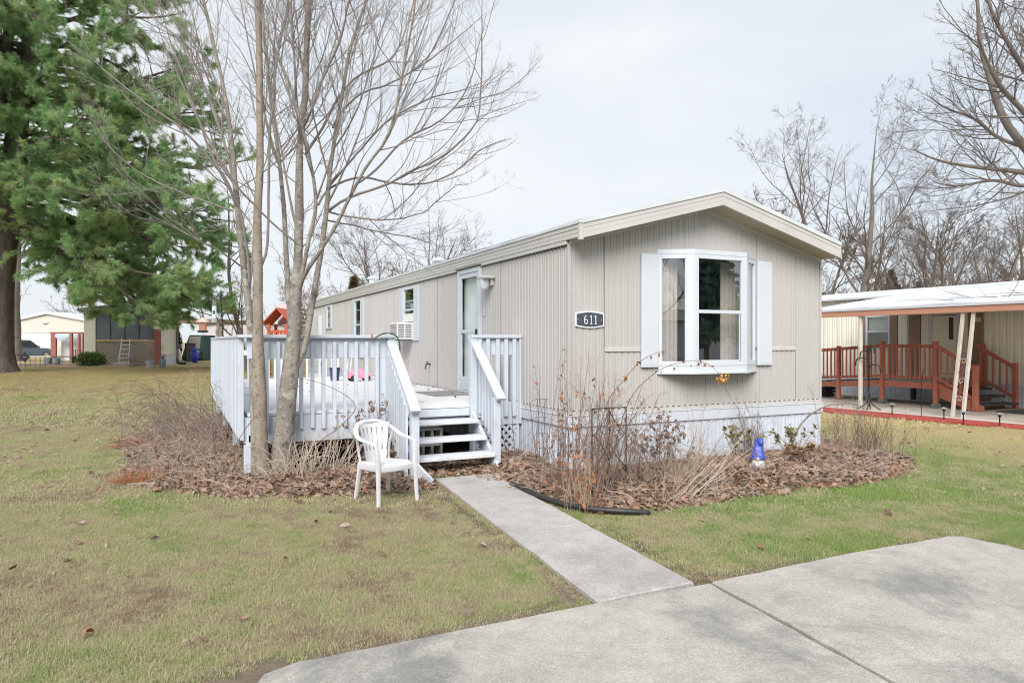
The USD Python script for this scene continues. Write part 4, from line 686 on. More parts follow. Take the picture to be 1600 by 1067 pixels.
MAPLE = [
    ('trunk', [(-3.29,0.97,-0.02,0.119), (-3.31,0.98,0.28,0.091), (-3.34,0.99,1.08,0.081), (-3.36,1.00,1.92,0.061), (-3.37,1.00,2.77,0.053), (-3.35,0.99,3.45,0.046), (-3.35,0.99,4.24,0.042), (-3.37,1.01,5.29,0.039), (-3.39,1.02,6.27,0.032), (-3.43,1.03,7.60,0.021), (-3.44,1.04,8.79,0.007)]),
    ('trunk', [(-3.34,1.16,-0.04,0.079), (-3.38,1.25,0.93,0.047), (-3.42,1.34,1.79,0.045), (-3.48,1.44,2.44,0.040), (-3.54,1.54,3.05,0.037), (-3.58,1.63,3.73,0.033), (-3.65,1.74,4.43,0.026), (-3.77,1.87,5.13,0.023), (-3.86,1.98,5.62,0.019), (-4.02,2.13,6.57,0.012), (-4.13,2.25,7.38,0.004)]),
    ('trunk', [(-3.12,1.05,-0.01,0.157), (-3.08,1.03,0.43,0.129), (-3.02,0.99,0.93,0.114), (-2.97,0.97,1.43,0.096), (-2.95,0.95,1.79,0.082), (-2.94,0.95,2.11,0.075), (-2.92,0.93,2.50,0.057), (-2.91,0.92,3.06,0.053), (-2.91,0.92,3.61,0.044), (-2.86,0.89,4.28,0.039), (-2.84,0.88,5.08,0.036), (-2.82,0.86,5.62,0.032), (-2.84,0.87,6.76,0.021), (-2.91,0.89,8.32,0.007)]),
    ('limb', [(-2.98,1.09,1.65,0.043), (-3.01,1.16,2.11,0.044), (-3.03,1.23,2.77,0.040), (-3.06,1.30,3.41,0.033), (-3.12,1.38,3.95,0.030), (-3.17,1.46,4.41,0.026), (-3.22,1.54,5.03,0.023), (-3.26,1.62,5.81,0.019), (-3.30,1.69,6.82,0.011), (-3.33,1.76,7.62,0.004)]),
    ('limb', [(-2.95,0.97,1.25,0.050), (-2.85,0.96,1.53,0.050), (-2.79,0.97,1.89,0.050), (-2.73,0.98,2.26,0.047), (-2.67,0.99,2.63,0.044), (-2.62,1.01,3.09,0.040), (-2.58,1.02,3.54,0.033), (-2.52,1.03,3.96,0.031), (-2.46,1.04,4.34,0.030), (-2.38,1.04,4.82,0.026), (-2.27,1.03,5.23,0.024), (-2.13,1.00,5.62,0.022), (-1.95,0.95,6.39,0.015), (-1.84,0.94,7.24,0.006)]),
    ('limb', [(-2.93,0.79,2.20,0.032), (-2.84,0.67,2.71,0.031), (-2.79,0.58,3.01,0.028), (-2.87,0.54,3.52,0.024), (-2.94,0.50,3.79,0.024), (-3.06,0.48,4.17,0.020), (-3.22,0.49,4.55,0.017), (-3.37,0.49,4.93,0.013), (-3.51,0.48,5.29,0.010), (-3.63,0.46,5.64,0.005)]),
    ('limb', [(-2.94,0.80,2.12,0.032), (-2.90,0.70,2.27,0.031), (-2.77,0.56,2.49,0.029), (-2.62,0.40,2.77,0.027), (-2.50,0.26,3.06,0.025), (-2.38,0.13,3.32,0.023), (-2.18,-0.05,3.69,0.020), (-2.11,-0.16,4.06,0.018), (-2.04,-0.28,4.52,0.016), (-1.99,-0.38,4.97,0.014), (-1.97,-0.47,5.50,0.010), (-1.97,-0.55,6.02,0.003)]),
    ('limb', [(-2.62,1.09,3.00,0.022), (-2.41,0.94,3.18,0.022), (-2.02,0.70,3.33,0.020), (-1.74,0.52,3.49,0.018), (-1.46,0.34,3.64,0.018), (-1.18,0.15,3.93,0.014), (-1.10,0.07,4.15,0.012), (-1.11,0.02,4.69,0.011), (-1.12,-0.02,5.17,0.007), (-1.13,-0.07,5.50,0.004)]),
    ('limb', [(-2.68,1.12,3.12,0.018), (-2.49,1.19,3.38,0.019), (-2.13,1.17,3.51,0.018), (-1.78,1.16,3.48,0.017), (-1.42,1.15,3.51,0.016), (-1.00,1.10,3.68,0.014), (-0.64,1.09,4.01,0.011), (-0.24,1.06,4.18,0.005)]),
    ('limb', [(-2.40,0.32,3.24,0.017), (-2.26,0.21,3.35,0.017), (-1.99,0.05,3.66,0.015), (-1.64,-0.16,3.88,0.013), (-1.38,-0.32,4.29,0.010), (-1.30,-0.39,4.66,0.007), (-1.25,-0.45,4.96,0.003)]),
    ('limb', [(-2.84,0.97,3.66,0.022), (-2.67,1.08,3.96,0.022), (-2.47,1.16,4.37,0.021), (-2.23,1.23,4.68,0.019), (-1.77,1.20,5.01,0.016), (-1.51,1.26,5.64,0.012), (-1.38,1.38,6.28,0.004)]),
    ('limb', [(-2.89,0.89,3.92,0.021), (-2.86,0.78,3.98,0.021), (-2.74,0.63,4.39,0.019), (-2.54,0.44,4.90,0.017), (-2.49,0.32,5.17,0.014), (-2.45,0.21,5.67,0.007), (-2.45,0.12,5.95,0.003)]),
    ('limb', [(-2.49,1.25,4.07,0.019), (-2.17,1.32,4.52,0.017), (-1.77,1.35,4.75,0.016), (-1.27,1.33,5.11,0.013), (-0.83,1.34,5.52,0.009), (-0.46,1.38,5.90,0.004)]),
    ('limb', [(-2.58,1.18,3.07,0.017), (-2.27,0.88,2.97,0.015), (-1.98,0.58,2.93,0.012), (-1.70,0.29,2.99,0.009), (-1.49,0.04,3.17,0.006), (-1.42,-0.15,3.24,0.003)]),
    ('limb', [(-2.56,1.17,2.96,0.015), (-2.30,1.24,2.93,0.013), (-1.95,1.27,2.86,0.012), (-1.54,1.27,2.83,0.009), (-1.20,1.30,2.79,0.004)]),
    ('limb', [(-2.54,1.16,3.37,0.019), (-2.24,1.04,3.75,0.017), (-1.83,0.86,4.20,0.015), (-1.41,0.69,4.43,0.012), (-1.10,0.56,4.52,0.008), (-0.79,0.43,4.68,0.004)]),
    ('limb', [(-3.42,1.14,2.21,0.021), (-3.48,1.07,2.75,0.021), (-3.55,1.01,3.03,0.021), (-3.63,0.95,3.15,0.019), (-3.79,0.93,3.44,0.017), (-4.00,0.93,4.02,0.013), (-4.16,0.91,4.48,0.010), (-4.27,0.87,4.84,0.007), (-4.36,0.81,5.12,0.003)]),
    ('limb', [(-3.54,1.53,3.12,0.022), (-3.64,1.47,3.38,0.022), (-3.83,1.45,3.62,0.020), (-4.04,1.43,3.85,0.018), (-4.45,1.52,4.15,0.014), (-4.90,1.63,4.53,0.009), (-5.22,1.67,4.78,0.003)]),
    ('limb', [(-3.51,1.52,2.90,0.022), (-3.58,1.70,3.62,0.022), (-3.71,1.91,4.17,0.021), (-3.86,2.13,4.66,0.019), (-4.07,2.37,5.18,0.016), (-4.41,2.69,5.57,0.010), (-4.67,2.96,5.92,0.004)]),
    ('limb', [(-3.37,1.01,2.25,0.021), (-3.26,1.00,2.56,0.021), (-3.21,1.02,4.00,0.019), (-3.17,1.05,4.28,0.018), (-3.15,1.09,4.57,0.018), (-3.06,1.09,5.10,0.014), (-3.00,1.11,5.56,0.011), (-2.94,1.13,6.09,0.004)]),
    ('limb', [(-3.65,1.80,4.30,0.017), (-3.78,2.03,4.81,0.015), (-3.98,2.30,5.26,0.013), (-4.25,2.59,5.64,0.010), (-4.53,2.89,6.08,0.004)]),
    ('limb', [(-3.56,1.54,3.05,0.017), (-3.80,1.54,3.12,0.015), (-4.13,1.59,3.23,0.012), (-4.45,1.63,3.38,0.009), (-4.76,1.67,3.61,0.006), (-4.94,1.64,3.82,0.003)]),
    ('limb', [(-3.50,1.40,2.41,0.015), (-3.71,1.25,2.53,0.012), (-4.00,1.14,2.66,0.010), (-4.28,1.02,2.81,0.007), (-4.56,0.91,2.90,0.003)]),
    ('limb', [(-2.94,0.69,2.58,0.017), (-3.21,0.67,2.78,0.015), (-3.40,0.62,2.94,0.015), (-3.56,0.56,3.08,0.013), (-3.78,0.52,3.41,0.011), (-3.91,0.44,3.78,0.008), (-4.01,0.35,4.11,0.005), (-4.08,0.24,4.34,0.003)]),]
RIGHT_TREE = [
    [(24.10,6.03,1.85,0.509), (24.04,6.06,4.06,0.442), (23.80,6.17,6.05,0.376), (23.00,6.55,7.27,0.243), (22.20,6.94,8.29,0.177), (21.65,7.20,9.08,0.155), (21.37,7.34,9.77,0.144), (21.11,7.46,10.76,0.122), (20.83,7.60,11.87,0.088), (20.75,7.63,13.35,0.066), (20.61,7.70,14.68,0.044), (20.51,7.75,16.01,0.011)],
    [(23.96,6.10,6.71,0.265), (22.44,6.27,8.45,0.155), (21.11,6.35,9.15,0.111), (19.87,6.39,9.81,0.088), (18.91,6.30,10.54,0.055), (18.14,6.11,11.13,0.022)],
    [(23.90,6.12,5.39,0.265), (22.72,6.41,6.99,0.155), (21.66,6.65,7.26,0.111), (19.87,7.22,7.39,0.077), (18.72,7.50,7.50,0.055), (17.58,7.77,7.83,0.022)],
    [(23.96,6.10,7.16,0.265), (23.20,6.46,9.37,0.177), (22.20,6.94,10.96,0.122), (21.65,7.20,11.96,0.088), (21.21,7.41,12.91,0.066), (20.91,7.56,14.01,0.033)],
    [(23.00,6.55,7.05,0.133), (22.53,7.11,7.00,0.088), (21.84,7.78,7.25,0.066), (21.12,8.45,7.14,0.044), (20.59,9.04,7.32,0.017)],
    [(24.00,6.08,7.82,0.243), (24.50,6.50,10.93,0.177), (24.36,7.24,13.01,0.133), (24.39,7.88,14.71,0.088), (24.62,8.44,16.72,0.044)],
    [(22.20,6.94,8.29,0.100), (22.36,7.86,8.86,0.077), (22.46,8.81,9.84,0.055), (22.50,9.79,10.50,0.044), (22.76,10.66,11.31,0.017)],]
# ------------------------------------------------------------------ the maple in front of the deck
rng = np.random.default_rng(21)
mp = thing('maple_tree', 'bare multi-stemmed maple with grey and tan trunks standing before the white deck railing', 'tree', (-3.2, 1.0, 0.03))
limbs, trunks = [], []
for i, (kind, pl) in enumerate(MAPLE):
    n = 46 if kind == 'trunk' else 30; q = resample(pl, n); jit = np.cumsum(rng.normal(0, 1, (n, 3)), 0); jit -= np.linspace(0, 1, n)[:, None] * jit[-1]
    q[:, :3] += jit * (0.0035 if kind == 'trunk' else 0.0045) * np.minimum(1, np.arange(n) / 8)[:, None]; q[:, 3] = np.maximum(q[:, 3] * (0.87 if kind == 'trunk' else 0.72), 0.0022)
    if kind == 'trunk':
        r = q[:, 3] * (1 + 0.10 * (meshkit.noise(np.c_[np.arange(n) * 0.55, np.full(n, i * 3.0), np.zeros(n)], 4) - 0.5)); v, f = tubes(q[None, :, :3], r[None], 14)
        nz = meshkit.fbm(v * [9, 9, 5], 3, 8) - 0.5; cen = np.repeat(q[:, :3], 14, 0); v = cen + (v - cen) * (1 + 0.22 * nz)[:, None]; part(mp, 'trunk', (v, f), M_bark1b if i == 0 else M_bark1, smooth=60)
    else: part(mp, 'limb', tubes(q[None, :, :3], q[None, :, 3], 7), M_bark1 if pl[0][3] > 0.025 else M_twig, smooth=True)
    limbs.append(q)
K = 30; S = np.stack([resample(q[(6 if len(q) > 40 else 3):], K) for q in limbs]); sp, sr = S[..., :3], S[..., 3]
us_, ur_ = S[[1, 2, 3, 4, 5, 6]][:, 2:18, :3], S[[1, 2, 3, 4, 5, 6]][:, 2:18, 3]; P, D, L_, R0 = sprout(us_, ur_, 4, 0.15, .95, 0.42, 0.12, 1.0, 0.5, rng, 0.008, lr=3.1, maxr=.015); e, er = grow(P, D, L_, R0, 29, 0.03, 0.035, rng, 0.18); part(mp, 'upright_branches', tubes(e, er, 5), M_twig, kind='stuff', smooth=True); sp, sr = np.concatenate([sp, e]), np.concatenate([sr, er])
P, D, L_, R0 = sprout(sp, sr, 10, 0.18, 0.98, 0.75, 0.2, 1.0, 0.55, rng, 0.0024, lr=1.15, maxr=0.0075); a, ar = grow(P, D, L_, R0, 9, 0.085, 0.085, rng, 0.35); m = MB().add(*tubes(a, ar, 4))
part(mp, 'side_branches', m, M_twig, kind='stuff')
P, D, L_, R0 = sprout(a, ar, 6, 0.15, 1.0, 0.7, 0.22, 0.50, 0.6, rng, 0.0014, maxr=.0034); b, br = grow(P, D, L_, R0, 6, 0.10, 0.07, rng, 0.45); m = MB().add(*tubes(b, br, 3))
P, D, L_, R0 = sprout(b, br, 3, 0.25, 1.0, 0.7, 0.2, 0.42, 0.75, rng, 0.0011, maxr=.0022); c, cr = grow(P, D, L_, R0, 3, 0.1, 0.08, rng, 0.6); m.add(*tubes(c, cr, 3))
part(mp, 'twigs', m, M_twig, kind='stuff')
# dead leaf on a hanging shoot and the two low shoots across the trunks
M_cane = mat('brown_cane', (0.16, 0.085, 0.06), (0.22, 0.13, 0.10), vs=9, **BARK)

# ------------------------------------------------------------------ shrubs and dry stalks
M_dry = mat('dry_stalk', (0.30, 0.225, 0.165), (0.42, 0.34, 0.27), vs=7, **BARK); M_pale = mat('pale_cane', (0.42, 0.35, 0.28), (0.50, 0.43, 0.36), vs=6, **BARK); M_redt = mat('red_brown_twig', (0.14, 0.085, 0.066), (0.20, 0.125, 0.10), vs=6, **BARK)
M_gtwig = mat('grey_brown_twig', (0.17, 0.135, 0.115), (0.27, 0.22, 0.19), vs=6, **BARK)
LEAF_RAMP = [(0.0, (0.25, 0.165, 0.12)), (0.2, (0.33, 0.24, 0.185)), (0.4, (0.23, 0.125, 0.08)), (0.55, (0.38, 0.29, 0.23)), (0.7, (0.31, 0.165, 0.095)), (0.85, (0.17, 0.115, 0.085)), (1.0, (0.42, 0.34, 0.285))]
def leafmat(name, ramp, transl=0.15):
    return usdkit.material(stage, '/World/Looks/' + name, {'oi': ('object_info', {}), 'g': ('geometry', {}), 'ad': ('math', {'math_type': 'add'}), 'fr': ('math', {'math_type': 'fraction'}), 'r': ('rgb_ramp', {'ramp': ramp}), 'n': ('noise_texture', {'scale': 60.0, 'detail': 3.0}), 'v': ('map_range', {'to_min': 0.72, 'to_max': 1.25, 'from_min': .3, 'from_max': .7}), 'h': ('hsv', {}),
        'p': ('principled_bsdf', {'roughness': 0.7, 'specular_ior_level': 0.25}), 't': ('translucent_bsdf', {}), 'm': ('mix_closure', {'fac': transl})},
        [('oi.random', 'ad.value1'), ('g.random_per_island', 'ad.value2'), ('ad.value', 'fr.value1'), ('fr.value', 'r.fac'), ('g.position', 'n.vector'), ('n.fac', 'v.value'), ('v.result', 'h.value'), ('r.color', 'h.color'), ('h.color', 'p.base_color'), ('h.color', 't.color'), ('p.BSDF', 'm.closure1'), ('t.BSDF', 'm.closure2')], surface='m.closure')
M_leaf = leafmat('fallen_leaf', LEAF_RAMP); M_orange = leafmat('orange_leaf', [(0, (0.34, 0.13, 0.06)), (.35, (0.40, 0.19, 0.09)), (.7, (0.26, 0.10, 0.055)), (1, (0.42, 0.25, 0.13))]); M_ever = leafmat('evergreen_leaf', [(0, (0.14, 0.14, 0.055)), (.35, (0.22, 0.19, 0.08)), (.6, (0.27, 0.13, 0.085)), (1, (0.30, 0.12, 0.10))])
def leaf_shape(rng, L_=0.09, lob=True, curl=0.5):
    """A curled dead leaf: midrib line with lobed half blades; about 16 triangles."""
    n = 6; t = np.linspace(0, 1, n); w = np.sin(np.pi * np.clip(t * 0.9 + .05, 0, 1)) ** 0.7 * L_ * rng.uniform(.30, .45)
    if lob: w = w * np.array([0.35, 1.0, 0.6, 1.05, 0.5, 0.15]) * rng.uniform(0.8, 1.2, n)
    cu = rng.uniform(-curl, curl); x = (t - .5) * L_; z = cu * L_ * (4 * (t - .5) ** 2) * .5; ru = rng.uniform(0.0, 0.9) * w * np.sign(rng.normal()); lu = rng.uniform(0.0, 0.9) * w * np.sign(rng.normal())
    mid = np.stack([x, 0 * x, z], 1); a = np.stack([x + rng.normal(0, .004, n), w * .9, z + lu], 1); b = np.stack([x + rng.normal(0, .004, n), -w * .9, z + ru], 1); v = np.vstack([mid, a, b]); f = []
    for k in range(n - 1): f += [[k, k + 1, n + k + 1], [k, n + k + 1, n + k], [k, 2 * n + k, 2 * n + k + 1], [k, 2 * n + k + 1, k + 1]]
    v[:, 2] -= v[:, 2].min(); return v, np.array(f)
def leaves_at(P, D, size, rng, lob=False, hang=0.4):
    """Leaves merged into one mesh, on shoots at points P."""
    mb = MB()
    for p, d in zip(P, D):
        v, f = leaf_shape(rng, size * rng.uniform(.6, 1.3), lob, .6); a = rng.uniform(0, 2 * np.pi); e = rng.uniform(-1.2, .6) - hang; c, s = math.cos(a), math.sin(a); ce, se = math.cos(e), math.sin(e)
        v = v + [size * .5, 0, 0]; v = np.stack([v[:, 0] * ce - v[:, 2] * se, v[:, 1], v[:, 0] * se + v[:, 2] * ce], 1); mb.add(np.stack([v[:, 0] * c - v[:, 1] * s, v[:, 0] * s + v[:, 1] * c, v[:, 2]], 1) + p, f)
    return mb
def shrub(name, label, cat, at, n, hgt, spread, r0, m_stem, seed, lean=(0, 0), wander=0.07, up=0.05, base=0.06, lv=((4, .35, .6),), leaves=None, droop=0.0, part_names=('stem', 'twigs'), K=9, group=None, twigmat=None, lentaper=0.35):
    rng = np.random.default_rng(seed); x, y = at; z = float(land(np.array([x]), np.array([y]))[0]); t = thing(name, label, cat, (x, y, z), 0, group)
    P = np.stack([x + rng.normal(0, base, n), y + rng.normal(0, base, n), np.full(n, z - 0.02)], 1); az = rng.uniform(0, 2 * np.pi, n); tl = np.abs(rng.normal(0, spread, n)); D = np.stack([np.cos(az) * tl + lean[0], np.sin(az) * tl + lean[1], np.ones(n)], 1)
    a, ar = grow(P, D, hgt * rng.uniform(.55, 1.08, n), r0 * rng.uniform(.7, 1.2, n), K, wander, up, rng, lentaper, droop)
    if n <= 16:
        for k in range(n): part(t, part_names[0], tubes(a[k:k + 1], ar[k:k + 1], 5), m_stem)
    else: part(t, part_names[0] + 's', tubes(a, ar, 4), m_stem, kind='stuff')
    tips, tr = a, ar; m = MB()
    for (cn, lf, an) in lv:
        P, D, L_, R0 = sprout(tips, tr, cn, 0.25, 1.0, an, .25, lf, .6, rng, 0.0013, maxr=.004); tips, tr = grow(P, D, L_, R0, 5, wander * 1.3, up, rng, .5, droop); m.add(*tubes(tips, tr, 3))
    if lv: part(t, part_names[1], m, twigmat or m_stem, kind='stuff')
    if leaves:
        ln, ls, lm, lob = leaves; q = tips.reshape(-1, 3); q = q[rng.integers(0, len(q), ln)]; part(t, 'leaves', leaves_at(q, q, ls, rng, lob), lm, kind='stuff')
    return t
# ------------------------------------------------------------------ planting along the front wall
shrub('rose_bush', 'tall thorny rose canes with a few orange dead leaves behind the black trellis', 'shrub', (-0.42, -1.42), 16, 1.2, 0.30, 0.0055, M_redt, 3, lean=(0.12, 0.10), wander=.06, up=.03, base=.12, lv=((6, .36, .6), (3, .4, .6)), leaves=(60, .034, M_orange, False))
for i, (pts, lab) in enumerate(((((-0.42, -1.42, .08), (-0.22, -1.3, .55), (0.0, -1.2, .93), (.28, -1.12, 1.15), (.62, -1.1, 1.30), (.95, -1.1, 1.345), (1.18, -1.1, 1.27), (1.34, -1.1, 1.13)), 'long rose cane arching right under the bay window'), (((-0.55, -1.45, .08), (-.42, -1.3, .6), (-.25, -1.2, .95), (0.0, -1.15, 1.18), (.25, -1.1, 1.36), (.55, -1.05, 1.45)), 'upper rose cane reaching towards the left shutter'))):
    t = thing('rose_cane', lab, 'rose cane', pts[0]); q = spline(np.array(pts), 26); part(t, 'stem', tubes(q[None], np.linspace(.006, .0022, 26)[None], 6), M_redt, smooth=True)
    r = np.random.default_rng(40 + i); P, D, L_, R0 = sprout(q[None], np.linspace(.006, .0022, 26)[None], 16, .35, 1, .8, .3, .5, .5, r, .0013, lr=.16); a, ar = grow(P, D, L_, R0, 4, .1, .04, r, .6); part(t, 'twigs', tubes(a, ar, 3), M_redt, kind='stuff')
    tip = q[int(26 * .55):]; n = 22 if i == 0 else 16; part(t, 'leaves', leaves_at(tip[r.integers(0, len(tip), n)] + r.normal(0, .015, (n, 3)), tip, .045, r, False, .6), M_orange, kind='stuff')
    if i == 0: e = q[-1]; part(t, 'seed_head', leaves_at(e + r.normal(0, .03, (26, 3)), [0] * 26, .045, r, False, .3), leafmat('golden_leaf', [(0, (.55, .30, .09)), (.5, (.62, .38, .14)), (1, (.45, .22, .07))]), kind='stuff')
shrub('twiggy_shrub', 'full brown twiggy shrub between the black trellis and the bay window', 'shrub', (-0.02, -1.10), 22, 1.0, .32, .0045, M_gtwig, 124, wander=.09, up=.03, base=.12, lv=((6, .38, .6), (4, .42, .7)), leaves=(70, .035, M_leaf, False))
shrub('twiggy_shrub', 'brown twiggy shrub left of the black trellis', 'shrub', (-0.62, -1.05), 18, .95, .28, .0045, M_redt, 125, wander=.09, up=.03, base=.12, lv=((6, .36, .6), (3, .42, .7)), leaves=(60, .035, M_leaf, False))
shrub('dry_stalks', 'tall brown coneflower stalks with orange leaf tips left of the black trellis', 'dry stalks', (-0.50, -0.75), 12, 1.35, 0.16, 0.0042, M_redt, 5, wander=.05, base=.14, lv=((5, .22, .6),), leaves=(46, .045, M_orange, False))
shrub('rusty_grass', 'rust coloured dry grass clump beside the edging hose', 'grass clump', (-0.80, -1.62), 90, 0.50, 0.22, 0.0026, M_dry, 7, wander=.06, base=.07, lv=(), leaves=(120, .05, M_orange, False))
shrub('dark_cane', 'single dark cane forked low in front of the lattice corner', 'shrub', (-0.36, 0.05), 3, 1.15, .13, .006, M_gtwig, 8, wander=.06, base=.05, lv=((3, .4, .5), (2, .4, .6)))
shrub('thin_cane', 'thin bare cane with red bud standing beside the lattice panel', 'shrub', (-0.42, 0.62), 4, .85, .15, .005, M_redt, 9, lean=(-.1, 0), wander=.06, base=.04, lv=((2, .3, .5),))
shrub('hydrangea', 'rounded grey brown twiggy shrub with curled leaves under the bay window left end', 'shrub', (0.78, -0.72), 34, .68, .42, .0042, M_gtwig, 10, wander=.10, base=.12, lv=((5, .35, .7), (3, .4, .7)), leaves=(420, .042, leafmat('dull_leaf', [(0, (.20, .14, .12)), (.5, (.29, .215, .18)), (1, (.24, .15, .11))]), False))
shrub('dry_stalks', 'dense brown stalks between the fan trellis and the rose canes', 'dry stalks', (-0.25, -0.95), 44, .78, .26, .0034, M_dry, 11, wander=.07, base=.18, lv=((3, .25, .6),), leaves=(60, .04, M_leaf, False))
shrub('weeping_stalks', 'drooping seed stalks hanging right of the grey brown shrub', 'dry stalks', (1.22, -0.75), 16, .85, .30, .004, M_dry, 12, lean=(.25, 0), wander=.07, up=.04, droop=.16, base=.07, lv=((7, .22, .7),))
shrub('fine_twigs', 'airy grey twigs rising in front of the left shutter', 'shrub', (0.15, -0.42), 16, 1.2, .2, .0035, M_gtwig, 13, wander=.07, base=.14, lv=((6, .3, .55), (3, .35, .6)))
t = shrub('pale_canes', 'fallen pale canes lying diagonally across the bed left of the gnome', 'dry stalks', (0.10, -1.82), 12, 1.6, .30, .0050, M_pale, 14, lean=(3.2, 1.3), wander=.05, up=.0, base=.06, lv=((2, .4, .35),))
shrub('dry_stalks', 'thin straw stalks leaning over the leaf litter right of the black trellis', 'dry stalks', (0.15, -1.55), 70, .62, .6, .0024, M_dry, 15, lean=(.3, .1), wander=.12, base=.28, lv=((2, .3, .6),))
shrub('clematis', 'bundled vine of brown stems climbing against the skirting above the gnome', 'vine', (2.55, -0.32), 40, .62, .13, .006, M_gtwig, 16, wander=.09, base=.07, lv=((3, .55, .5), (2, .5, .6)), lentaper=.3)
shrub('clematis_shoots', 'long thin vine shoots spreading over the white skirting beside the bundled vine', 'vine', (2.68, -0.26), 9, 1.05, .34, .004, M_gtwig, 17, wander=.10, base=.05, up=.05, lv=((5, .3, .7), (2, .4, .6)))
t = thing('arching_branch', 'single arched grey branch bowing right at the house corner', 'branch', (3.30, -0.26, .1)); q = spline(np.array([(3.28, -.27, .06), (3.33, -.28, .25), (3.42, -.30, .42), (3.62, -.33, .58), (3.9, -.38, .68), (4.2, -.42, .70), (4.5, -.45, .62)]), 24); part(t, 'stem', tubes(q[None], np.linspace(.016, .005, 24)[None], 7), M_gtwig, smooth=True)
r = np.random.default_rng(50); P, D, L_, R0 = sprout(q[None], np.linspace(.016, .005, 24)[None], 12, .3, 1, .9, .3, .5, .35, r, .0018, lr=.4); a, ar = grow(P, D, L_, R0, 6, .12, -.05, r, .5); part(t, 'twigs', tubes(a, ar, 3), M_gtwig, kind='stuff')
shrub('red_twig_shrub', 'dense upright red brown twig shrub at the right end of the bed', 'shrub', (4.05, -0.75), 75, .62, .22, .0035, M_redt, 18, wander=.09, base=.22, lv=((4, .35, .5),))
shrub('red_twig_shrub', 'sparse taller twigs behind the dense red brown shrub at the house corner', 'shrub', (4.35, -0.25), 26, .95, .26, .004, M_gtwig, 19, wander=.09, base=.2, lv=((4, .35, .6), (2, .4, .6)))
shrub('red_twig_shrub', 'low tangled grey twigs spilling onto the lawn right of the red brown shrub', 'shrub', (4.45, -0.75), 40, .42, .7, .003, M_gtwig, 20, wander=.16, base=.2, lv=((4, .4, .7),))
def rosette(name, label, at, n, hgt, seed, m=None, ls=.055):
    rng = np.random.default_rng(seed); x, y = at; z = float(land(np.array([x]), np.array([y]))[0]); t = thing(name, label, 'plant', (x, y, z)); k = n
    P = np.stack([x + rng.normal(0, .06, k), y + rng.normal(0, .06, k), np.full(k, z)], 1); D = np.stack([rng.normal(0, .3, k), rng.normal(0, .3, k), np.ones(k)], 1); a, ar = grow(P, D, hgt * rng.uniform(.5, 1.1, k), np.full(k, .005), 5, .1, .05, rng, .6); part(t, 'stems', tubes(a, ar, 4), M_redt, kind='stuff')
    tip = a[:, -2:].reshape(-1, 3); q = np.repeat(tip, 9, 0) + rng.normal(0, .012, (len(tip) * 9, 3)); part(t, 'leaves', leaves_at(q, q, ls * .8, rng, False, -.5), m or M_ever, kind='stuff')
rosette('spurge', 'reddish green leafy plant against the skirting right of the vine', (2.95, -0.62), 9, .40, 1); rosette('spurge', 'low olive and red leafy plant in front of the arched branch', (2.50, -1.10), 13, .22, 2); rosette('spurge', 'green leafy plant left of the gnome against the skirting', (2.05, -0.55), 10, .38, 3)
shrub('twiggy_shrub', 'tangle of thin brown twigs in the leaf litter right of the rose canes', 'shrub', (0.42, -1.25), 30, .50, .6, .0034, M_gtwig, 121, wander=.13, base=.22, lv=((5, .4, .7), (3, .4, .7)))
shrub('twiggy_shrub', 'tangle of thin brown twigs left of the gnome', 'shrub', (1.35, -1.15), 26, .40, .7, .0032, M_dry, 122, wander=.13, base=.25, lv=((5, .4, .7), (3, .4, .7)))
shrub('twiggy_shrub', 'low brown twigs between the gnome and the right bed end', 'shrub', (3.05, -1.15), 28, .32, .8, .003, M_dry, 123, wander=.13, base=.35, lv=((5, .4, .7), (2, .4, .7)))
# left bed: brambles against the screen, tuft at the trunks
shrub('bramble', 'tangled arching brown bramble canes beside the left deck screen', 'bramble', (-3.9, 4.6), 70, 1.25, .75, .0055, M_gtwig, 22, lean=(-.3, -.1), wander=.11, up=.0, droop=.24, base=.42, lv=((4, .4, .6), (2, .4, .7)))
shrub('bramble', 'nearer low bramble canes between the screen and the lawn', 'bramble', (-3.9, 2.8), 60, .85, .8, .005, M_gtwig, 23, lean=(-.3, -.1), wander=.13, up=.0, droop=.22, base=.35, lv=((4, .4, .6),))
shrub('bramble', 'farther bramble arching out over the brown lawn', 'bramble', (-4.0, 6.3), 50, 1.35, .8, .0055, M_redt, 24, lean=(-.5, 0), wander=.10, up=.0, droop=.26, base=.35, lv=((4, .35, .6),))
shrub('dead_iris', 'pale strappy tuft of dead leaves at the foot of the maple trunks', 'grass clump', (-3.02, .80), 80, .55, .55, .0048, M_pale, 25, wander=.10, up=-.02, droop=.12, base=.12, lv=())
shrub('bare_shrub', 'pale bare twigs in front of the dark gap under the deck', 'shrub', (-2.62, 0.98), 34, .75, .5, .0055, M_pale, 26, lean=(.3, 0), wander=.10, up=.01, base=.18, lv=((3, .4, .6), (2, .4, .6)))
shrub('bare_shrub', 'brown curled twig ball with dead leaves beside the garden chair top', 'shrub', (-1.98, 1.02), 14, .85, .22, .0045, M_redt, 27, lean=(-.25, -.05), wander=.14, up=.0, base=.06, lv=((6, .4, .8), (3, .5, .8)), leaves=(150, .045, M_leaf, False))
shrub('dry_stalks', 'flattened straw stalks at the left edge of the leaf bed', 'dry stalks', (-3.9, 1.5), 90, .6, .9, .0026, M_dry, 28, wander=.14, up=-.03, base=.4, lv=())
